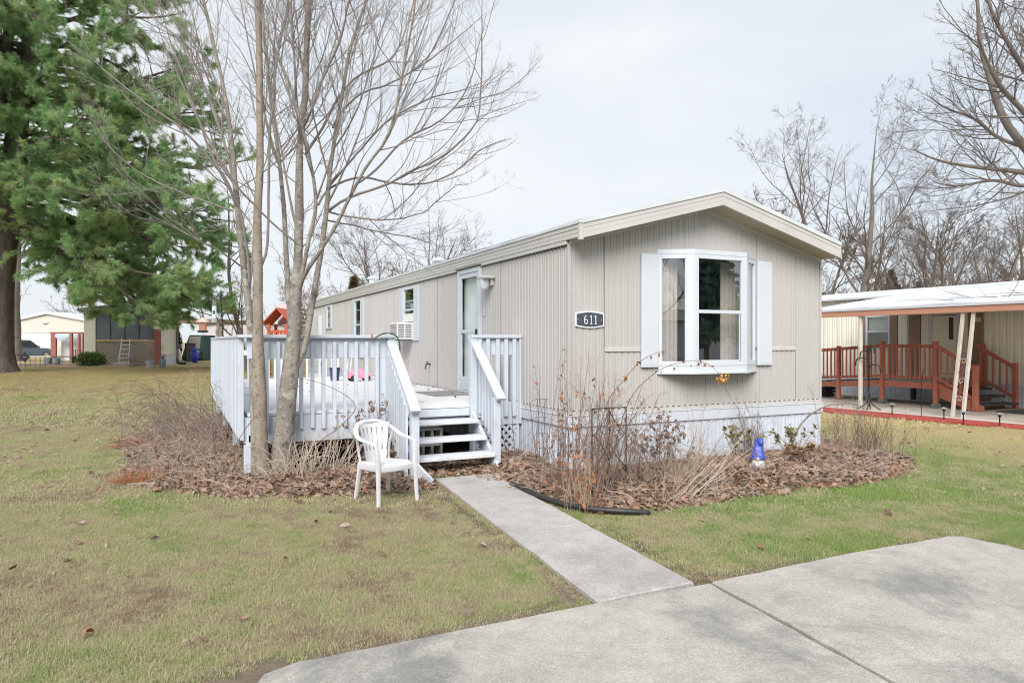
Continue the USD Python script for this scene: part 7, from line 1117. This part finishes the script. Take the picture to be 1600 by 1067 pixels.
# far thicket and conifers
M_conif = leafmat('conifer_needle', [(0, (.022, .045, .022)), (.5, (.045, .075, .032)), (1, (.075, .10, .05))]); M_conif2 = leafmat('cedar_brown', [(0, (.10, .075, .035)), (.5, (.14, .11, .05)), (1, (.17, .12, .06))])
def conifer(name, label, at, hgt, rad, n, seed, m, size=.22, group=None, low=.3):
    rng = np.random.default_rng(seed); x, y = at; z = float(base_z(np.array([x]), np.array([y]))[0]); t = thing(name, label, 'tree', (x, y, z), 0, group); part(t, 'trunk', MB().tube([(x, y, z - .1), (x, y, z + hgt * .97)], [.16, .03], 7), M_bark2)
    u = rng.uniform(0, 1, n) ** .75; w = rng.uniform(0, 2 * np.pi, n); tier = .75 + .25 * np.cos((u * hgt / .55) * 2 * np.pi); r = rad * (1 - u) ** .85 * tier * rng.uniform(.25, 1, n) ** .6 * (1 + .25 * np.sin(3 * w + seed)); P = np.stack([x + r * np.cos(w), y + r * np.sin(w), z + low + u * (hgt - low) - .18 * r], 1); part(t, 'foliage', leafcloud(P, size, rng), m, kind='stuff'); return t
for i, (la, de, h_, r_, lb) in enumerate(((27.3, 50, 6.6, 2.2, 'dark green cedar behind the neighbouring roof, left one'), (31.0, 53, 6.0, 2.4, 'dark green cedar behind the neighbouring roof, right one'), (24.6, 55, 5.2, 2.0, 'dark green cedar low beside our gable corner'))):
    p = EYE[:2] + Vv * de + Rv * la; conifer('cedar', lb, p, h_, r_, 5200, 330 + i, M_conif)
for i, (la, de, h_, lb) in enumerate(((-13.5, 62, 6.0, 'brownish conifer above the carport roof edge'), (-26.5, 84, 8.5, 'distant grey green conifer right of the tube feeder'), (-8.2, 36.0, 4.6, 'olive brown cedar showing over the far roof end'))):
    p = EYE[:2] + Vv * de + Rv * la; conifer('cedar', lb, p, h_, h_ * .32, 3200, 340 + i, M_conif2 if i != 1 else M_conif)
# ------------------------------------------------------------------ the white pine on the left
rng = np.random.default_rng(71); PX, PY = -10.45, 26.9; PZ = .26; pine = thing('white_pine', 'large spreading white pine with soft green needle boughs filling the left side', 'tree', (PX, PY, PZ))
M_pbark = mat('pine_bark', (.07, .058, .05), (.15, .125, .11), vs=5, vd=8, stretch=(1, 1, .3), bump=.05, bs=7, bstretch=(1, 1, .35), **BARK)
def cl(r_, u_, z_): return np.array([PX + Rv[0] * r_ + Vv[0] * u_, PY + Rv[1] * r_ + Vv[1] * u_, z_])
tr0 = [(*cl(-.30, 0, PZ - .25), .98), (*cl(-.30, 0, PZ + .15), .74), (*cl(-.28, 0, PZ + .8), .56), (*cl(-.2, 0, 3.5), .49), (*cl(.05, 0, 6.0), .45), (*cl(.35, 0, 8.2), .44), (*cl(.62, 0, 11.0), .36), (*cl(1.2, 0, 14.5), .29), (*cl(1.5, .2, 18.0), .20), (*cl(1.7, .3, 22.5), .05)]
tr1 = [(*cl(.10, -.1, 5.6), .34), (*cl(-.35, -.2, 7.4), .30), (*cl(-.40, -.3, 9.0), .27), (*cl(.15, -.3, 11.5), .22), (*cl(.5, -.4, 15), .16), (*cl(.2, -.5, 19), .06)]
for q in (tr0, tr1):
    q = resample(q, 40); v, f = tubes(q[None, :, :3], q[None, :, 3], 18); c = np.repeat(q[:, :3], 18, 0); v = c + (v - c) * (1 + .22 * (meshkit.fbm(v * [2.2, 2.2, .8], 3, 3) - .5))[:, None]; part(pine, 'trunk', (v, f), M_pbark, smooth=60)
LB = []      # boughs: root height, azimuth (0 = to the right, -90 = to the viewer), length, rise, droop
hs = np.r_[np.linspace(6.6, 20.5, 44)]
for i, hh in enumerate(hs):
    for k in range(2):
        az = rng.uniform(0, 2 * np.pi) if not (i % 3 == 0 and k == 0) else rng.uniform(-.5, .5); L_ = np.interp(hh, [5, 7, 10, 14, 18, 21], [8.5, 9.3, 8.6, 7.4, 5.0, 2.5]) * rng.uniform(.72, 1.08); LB.append((hh, az, L_, np.interp(hh, [5, 8, 12, 20], [.02, .10, .18, .45]) + rng.normal(0, .05), np.interp(hh, [5, 8, 12, 20], [.065, .06, .045, .02])))
for az in (-.6, -.42, -.3, -.18, -.08, .15, .45, .8): LB.append((5.9 + .5 * rng.random(), az + .1, 7.2 * rng.uniform(.85, 1.06), -.08, .12)); LB.append((6.3 + .5 * rng.random(), az, 9.4 * rng.uniform(.85, 1.06), -.05, .105)); LB.append((7.4 + .8 * rng.random(), az + .2, 9.0 * rng.uniform(.85, 1.06), .04, .07))
for k in range(22): LB.append((7.0 + 9.5 * k / 22, rng.uniform(-2.7, -.7), rng.uniform(3.6, 6.2), .05, .05))
zz_ = np.array([q[2] for q in tr0]); cxs = np.array([q[:3] for q in tr0])
P = np.array([[np.interp(b[0], zz_, cxs[:, j]) for j in range(3)] for b in LB]); D = np.array([[*(Rv * math.cos(b[1]) + Vv * math.sin(b[1])), b[3]] for b in LB]); Lg = np.array([b[2] for b in LB]); N = len(LB)
p = P.copy(); d = unit(D); K = 12; pts = [p.copy()]
for k in range(K):
    d = unit(d + rng.normal(0, .07, (N, 3)) - np.array([0, 0, 1.0]) * np.array([b[4] for b in LB])[:, None] * (.9 if k < 7 else -.55)); p = p + d * (Lg / K)[:, None]; pts.append(p.copy())
a = np.stack(pts, 1); ar = (.020 + .0125 * Lg)[:, None] * np.linspace(1, .15, K + 1)[None]
def low_ok(q): s_ = ((q - [PX, PY, 0])[..., :2] @ Rv); return q[..., 2].min(1) > np.interp(s_.max(1), [-20, 2.5, 4.5, 6.5, 8, 12], [4.3, 4.1, 2.5, 1.95, 2.5, 3.4])
a[..., 2] += np.maximum(0, np.interp(((a - [PX, PY, 0])[..., :2] @ Rv), [-20, 2.5, 4.5, 6.5, 8, 12], [4.7, 4.5, 3.0, 2.3, 2.9, 3.8]) - a[..., 2]) * .9
for i in range(N): part(pine, 'bough', tubes(a[i:i + 1], ar[i:i + 1], 6), M_pbark, smooth=True)
P, D, L_, R0 = sprout(a, ar, 14, .22, 1.0, .85, .2, .30, .5, rng, .010, maxr=.03, horiz=.55); b, br = grow(P, D, L_, R0, 7, .09, .025, rng, .3); ok = low_ok(b); b, br = b[ok], br[ok]; P, D, L2, R0 = sprout(b, br, 5, .15, 1.0, .75, .2, .40, .6, rng, .005, maxr=.010, horiz=.4); c, cr_ = grow(P, D, L2, R0, 4, .09, .05, rng, .5); ok = low_ok(c); c, cr_ = c[ok], cr_[ok]
part(pine, 'branchlets', MB().add(*tubes(b, br, 3)).add(*tubes(c, cr_, 3)), M_pbark, kind='stuff')
M_needle = usdkit.material(stage, '/World/Looks/pine_needles', {'oi': ('object_info', {}), 'g': ('geometry', {}), 'n': ('noise_texture', {'scale': .55, 'detail': 4.0}), 'a': ('math', {'math_type': 'multiply_add', 'value2': .45}), 'r': ('rgb_ramp', {'ramp': [(.28, (.18, .30, .13)), (.5, (.24, .40, .175)), (.72, (.31, .48, .22)), (.95, (.40, .46, .21))]}), 'p': ('principled_bsdf', {'roughness': .55, 'specular_ior_level': .35}), 't': ('translucent_bsdf', {}), 'm': ('mix_closure', {'fac': .5})},
    [('g.position', 'n.vector'), ('oi.random', 'a.value1'), ('n.fac', 'a.value3'), ('a.value', 'r.fac'), ('r.color', 'p.base_color'), ('r.color', 't.color'), ('p.BSDF', 'm.closure1'), ('t.BSDF', 'm.closure2')], surface='m.closure')
def tuft(seed, n=64, ln=.17, w=.0055):
    r = np.random.default_rng(seed); v, f = [], []
    for k in range(n):
        o = np.array([r.uniform(-.10, .16), 0, 0]) + r.normal(0, .008, 3); d_ = unit(np.array([r.uniform(.1, 1.1), r.normal(0, .75), r.normal(.05, .75)])); s_ = unit(np.cross(d_, r.normal(0, 1, 3))) * w; l_ = ln * r.uniform(.7, 1.15); q = len(v); v += [o - s_, o + s_, o + d_ * l_ * .55 + s_ * .8 - [0, 0, .01 * l_], o + d_ * l_ - [0, 0, .12 * l_]]; f += [[q, q + 1, q + 2], [q, q + 2, q + 3]]
    return np.array(v), np.array(f)
tips = np.concatenate([c[:, 1:].reshape(-1, 3), b[:, 3:].reshape(-1, 3), a[:, -3:].reshape(-1, 3)]); dirs = np.concatenate([np.diff(c, axis=1).reshape(-1, 3), np.diff(b, axis=1)[:, 2:].reshape(-1, 3), np.diff(a, axis=1)[:, -3:].reshape(-1, 3)])
sel = rng.permutation(len(tips))[:33000]; tips, dirs = tips[sel], unit(dirs[sel])
n = len(tips); yaw_ = np.arctan2(dirs[:, 1], dirs[:, 0]); pit = -np.arcsin(np.clip(dirs[:, 2], -1, 1)); pi_ = UsdGeom.PointInstancer.Define(stage, pine.path + '/needles'); rel = pi_.CreatePrototypesRel()
for k in range(4): q = f'{pine.path}/needles/tuft_{k:03d}'; usdkit.mesh(stage, q, tuft(400 + k), M_needle); rel.AddTarget(q)
pi_.CreatePositionsAttr(Vt.Vec3fArray.FromNumpy(pine.local(tips).astype(np.float32))); pi_.CreateProtoIndicesAttr(Vt.IntArray.FromNumpy(rng.integers(0, 4, n).astype(np.int32))); pi_.CreateScalesAttr(Vt.Vec3fArray.FromNumpy(np.repeat(rng.uniform(.75, 1.35, n)[:, None], 3, 1).astype(np.float32)))
qz = np.stack([0 * yaw_, 0 * yaw_, np.sin(yaw_ / 2), np.cos(yaw_ / 2)], 1); qy = np.stack([0 * pit, np.sin(pit / 2), 0 * pit, np.cos(pit / 2)], 1); rx = rng.uniform(-.6, .6, n); qx = np.stack([np.sin(rx / 2), 0 * rx, 0 * rx, np.cos(rx / 2)], 1); Q = qmul(qmul(qz, qy), qx); pi_.CreateOrientationsAttr(Vt.QuathArray([Gf.Quath(float(w), float(x), float(y), float(z)) for x, y, z, w in Q])); tag(pi_.GetPrim(), kind='stuff')
M_conif3 = leafmat('spruce_needle', [(0, (.08, .18, .14)), (.5, (.13, .26, .19)), (1, (.18, .31, .22))])
# ------------------------------------------------------------------ across the street, seen in the bay window's reflection
conifer('spruce', 'dense dark spruce across the street mirrored in the centre pane', (16.5, -18.5), 9.0, 2.9, 9000, 350, M_conif3, .26, low=1.9); conifer('spruce', 'second dark spruce across the street mirrored beside the first', (20.5, -21.5), 8.0, 2.7, 7000, 351, M_conif3, .26, low=1.9)
for k, (x, y) in enumerate(((-9.0, -20.0), (-5.0, -24.0), (-14.0, -22.0), (24.0, -19.0), (3.0, -28.0), (11, -30))): dup((far0, far1)[k % 2], (x, y, 0), k * 1.3, 'bare tree across the street behind the viewpoint', 1.0, 'bare trees across the street')
oh = thing('opposite_home', 'white mobile home across the street mirrored in the bay window', 'mobile home', (8, -26, 0)); part(oh, 'wall', MB().box(-14, 30, -28.1, -28, 0, 2.7), M_garw); part(oh, 'roof', MB().prism([(-28.3, 2.7), (-27.7, 2.7), (-30, 3.4), (-33, 2.7)], 'x', -14.2, 30.2), M_shing)
for x in (-10, -3, 4, 11, 18, 25): part(oh, 'window', MB().box(x, x + 1.2, -27.99, -27.97, 1.1, 2.1), M_cglass)
# ------------------------------------------------------------------ grass, fallen leaves, litter
rng = np.random.default_rng(13)
def grass_tuft(seed, n, rad, ln, w):
    r = np.random.default_rng(seed); v, f = [], []
    for k in range(n):
        a, q = r.uniform(0, 2 * np.pi), rad * math.sqrt(r.random()); o = np.array([q * math.cos(a), q * math.sin(a), -.004]); h = r.uniform(0, 2 * np.pi); le = ln * r.uniform(.45, 1.2); bend = r.uniform(.4, 1.9); e = np.array([math.cos(h), math.sin(h), 0]); s = np.array([-e[1], e[0], 0]) * w * r.uniform(.6, 1.2)
        m = o + e * le * .35 * bend * .5 + [0, 0, le * .55]; t = o + e * le * bend * .75 + [0, 0, le * max(.12, .95 - .45 * bend)]; i = len(v); v += [o - s, o + s, m + s * .8, m - s * .8, t]; f += [[i, i + 1, i + 2], [i, i + 2, i + 3], [i + 3, i + 2, i + 4]]
    return np.array(v), np.array(f)
def off_limits(x, y, mrg=0.0):
    pt = shapely.points(x, y); bad = np.zeros(len(x), bool)
    for pg in (DRIVE, WALK): bad |= shapely.distance(pg, pt) < mrg + .03
    for pg in (BED_L, BED_R): bad |= shapely.contains(pg.buffer(-.12), pt)
    bad |= (x > -.1) & (x < 4.2) & (y > 0) | (x > -3.45) & (x < .1) & (y > 1.25) & (y < 9.1) | shapely.contains(MUL.buffer(.05), pt) | (x > 9.0)
    bad |= shapely.contains(EDGE, pt) & (meshkit.noise(np.c_[x * 37, y * 37, 0 * x], 2) < .8)
    return bad
def view_points(n, d0, d1, rng, power=1.0):
    """Ground points spread evenly over the wedge in view between two depths."""
    out = []
    while sum(map(len, out)) < n:
        d = np.sqrt(rng.uniform(d0 ** 2, d1 ** 2, n)); l = rng.uniform(-1.0, 1.0, n) * d; p = EYE[:2] + d[:, None] * np.array([math.sin(YAW), math.cos(YAW)]) + l[:, None] * np.array([math.cos(YAW), -math.sin(YAW)]); out.append(p[~off_limits(p[:, 0], p[:, 1], .035)])
    return np.concatenate(out)[:n]
def lawn(name, n, d0, d1, protos, s0, s1):
    p = view_points(n, d0, d1, rng); z = base_z(p[:, 0], p[:, 1]); patch = meshkit.fbm(np.c_[p * .9, np.zeros(n)], 3, 6); s = rng.uniform(s0, s1, n) * (.65 + .7 * patch)
    scatter('/World/' + name, [(*t, M_blade) for t in protos], np.c_[p, z], rng.uniform(0, 6.28, n), s, rng.integers(0, len(protos), n), tilt=rng.normal(0, .08, (n, 2)))
near = [grass_tuft(500 + k, 56, .075, .032, .0011) for k in range(8)]; mid = [grass_tuft(520 + k, 40, .12, .042, .0022) for k in range(6)]; farp = [grass_tuft(540 + k, 36, .22, .055, .005) for k in range(5)]
lawn('grass', 20000, 2.6, 6.5, near, .7, 1.4); lawn('grass_001', 20000, 6.3, 12.5, mid, .8, 1.3); lawn('grass_002', 19000, 12.2, 34.0, farp, .8, 1.4)
# ragged fringe along the concrete
def fringe(poly, n):
    L_ = poly.exterior.length; out = []
    for s in rng.uniform(0, L_, n):
        q = poly.exterior.interpolate(s); out.append((q.x + rng.normal(0, .02), q.y + rng.normal(0, .02)))
    p = np.array(out); pt = shapely.points(p); k = ~shapely.contains(DRIVE, pt) & ~shapely.contains(WALK, pt) & (p[:, 1] > -8) & (p[:, 1] < 0) & ~shapely.contains(BED_R.buffer(-.1), pt); return p[k]
p = np.concatenate([fringe(DRIVE.buffer(.045), 380), fringe(WALK.buffer(.04), 420)]); k = len(p); scatter('/World/grass_003', [(*t, M_blade) for t in [grass_tuft(560 + i, 26, .04, .05, .0014) for i in range(5)]], np.c_[p, np.zeros(k)], rng.uniform(0, 6.28, k), rng.uniform(.6, 1.3, k), rng.integers(0, 5, k), tilt=rng.normal(0, .15, (k, 2)))
# fallen leaves
lp = [leaf_shape(np.random.default_rng(600 + k), .085, k % 3 != 0, .9) for k in range(10)]
def leaf_scatter(name, p, z, s0, s1, label=None, cat=None, tl=.5, m=None):
    n = len(p); scatter('/World/' + name, [(*q, m or M_leaf) for q in lp], np.c_[p, z], rng.uniform(0, 6.28, n), rng.uniform(s0, s1, n), rng.integers(0, len(lp), n), tilt=rng.normal(0, tl, (n, 2)), label=label, cat=cat)
def in_poly(poly, n, edge=.10):
    x0, y0, x1, y1 = poly.bounds; out = []
    pb = poly.buffer(edge)
    while sum(map(len, out)) < n:
        q = np.c_[rng.uniform(x0 - edge, x1 + edge, n), rng.uniform(y0 - edge, y1 + edge, n)]; q = q[shapely.contains_xy(pb, q[:, 0], q[:, 1])]; bad = (q[:, 0] > 0) & (q[:, 0] < 4.15) & (q[:, 1] > -.01); d = meshkit.fbm(np.c_[q * 2.2, np.zeros(len(q))], 3, 12); bad |= rng.random(len(q)) > np.clip((d - .22) * 3.2, .15, 1); bad |= shapely.contains(WALK, shapely.points(q)) & (rng.random(len(q)) > .12); out.append(q[~bad])
    return np.concatenate(out)[:n]
for poly, n, nm in ((BED_R, 9500, 'fallen_leaves'), (BED_L, 12500, 'fallen_leaves_001')):
    p = in_poly(poly, n); h_ = (.10 if poly is BED_R else .09); z = base_z(p[:, 0], p[:, 1]) + bed_z(poly, p[:, 0], p[:, 1], h_, .8) + rng.uniform(-.004, .030, n); leaf_scatter(nm, p, z, .35, 1.15)
q = np.c_[rng.uniform(-1.72, -.72, 520), rng.uniform(.30, 1.35, 520)]; leaf_scatter('fallen_leaves_002', q, rng.uniform(.01, .05, 520), .6, 1.2)
q = np.c_[rng.uniform(-.72, .0, 320), rng.uniform(.55, 1.28, 320)]; leaf_scatter('fallen_leaves_003', q, rng.uniform(.04, .10, 320), .6, 1.2)
q = view_points(260, 3.0, 14, rng); leaf_scatter('fallen_leaves_004', q, np.full(len(q), .03), .4, 1.05)
d = np.r_[rng.normal(0, .3, 60)]; q = np.c_[rng.uniform(-.7, -.05, 60), rng.uniform(2.2, 6.5, 60)]; q[:40] = np.c_[-.06 - np.abs(rng.normal(0, .12, 40)), rng.uniform(1.6, 8.5, 40)]; leaf_scatter('fallen_leaves_005', q, np.full(60, DZ + .004), .35, .8)
q = np.c_[rng.uniform(-3.2, -1.0, 26), rng.uniform(1.5, 8.5, 26)]; leaf_scatter('fallen_leaves_006', q, np.full(26, DZ + .004), .3, .7)
# broken straw and twig litter over the beds
lit = [tubes(np.array([[[0, 0, 0], [.05, .004, .012], [.10, -.004, .010], [.16, .006, .0]]]) * (1 + .3 * k), np.full((1, 4), .0017), 3) for k in range(3)]
p = np.concatenate([in_poly(BED_R, 2600, .02), in_poly(BED_L, 3000, .05)]); k = len(p); z = base_z(p[:, 0], p[:, 1]) + bed_z(BED_R, p[:, 0], p[:, 1], .10, .8) + bed_z(BED_L, p[:, 0], p[:, 1], .09, .8) + rng.uniform(.005, .05, k); scatter('/World/straw_litter', [(*t, m) for t, m in zip(lit, (M_dry, M_pale, M_gtwig))], np.c_[p, z], rng.uniform(0, 6.28, k), rng.uniform(.6, 1.7, k), rng.integers(0, 3, k), tilt=rng.normal(0, .35, (k, 2)))
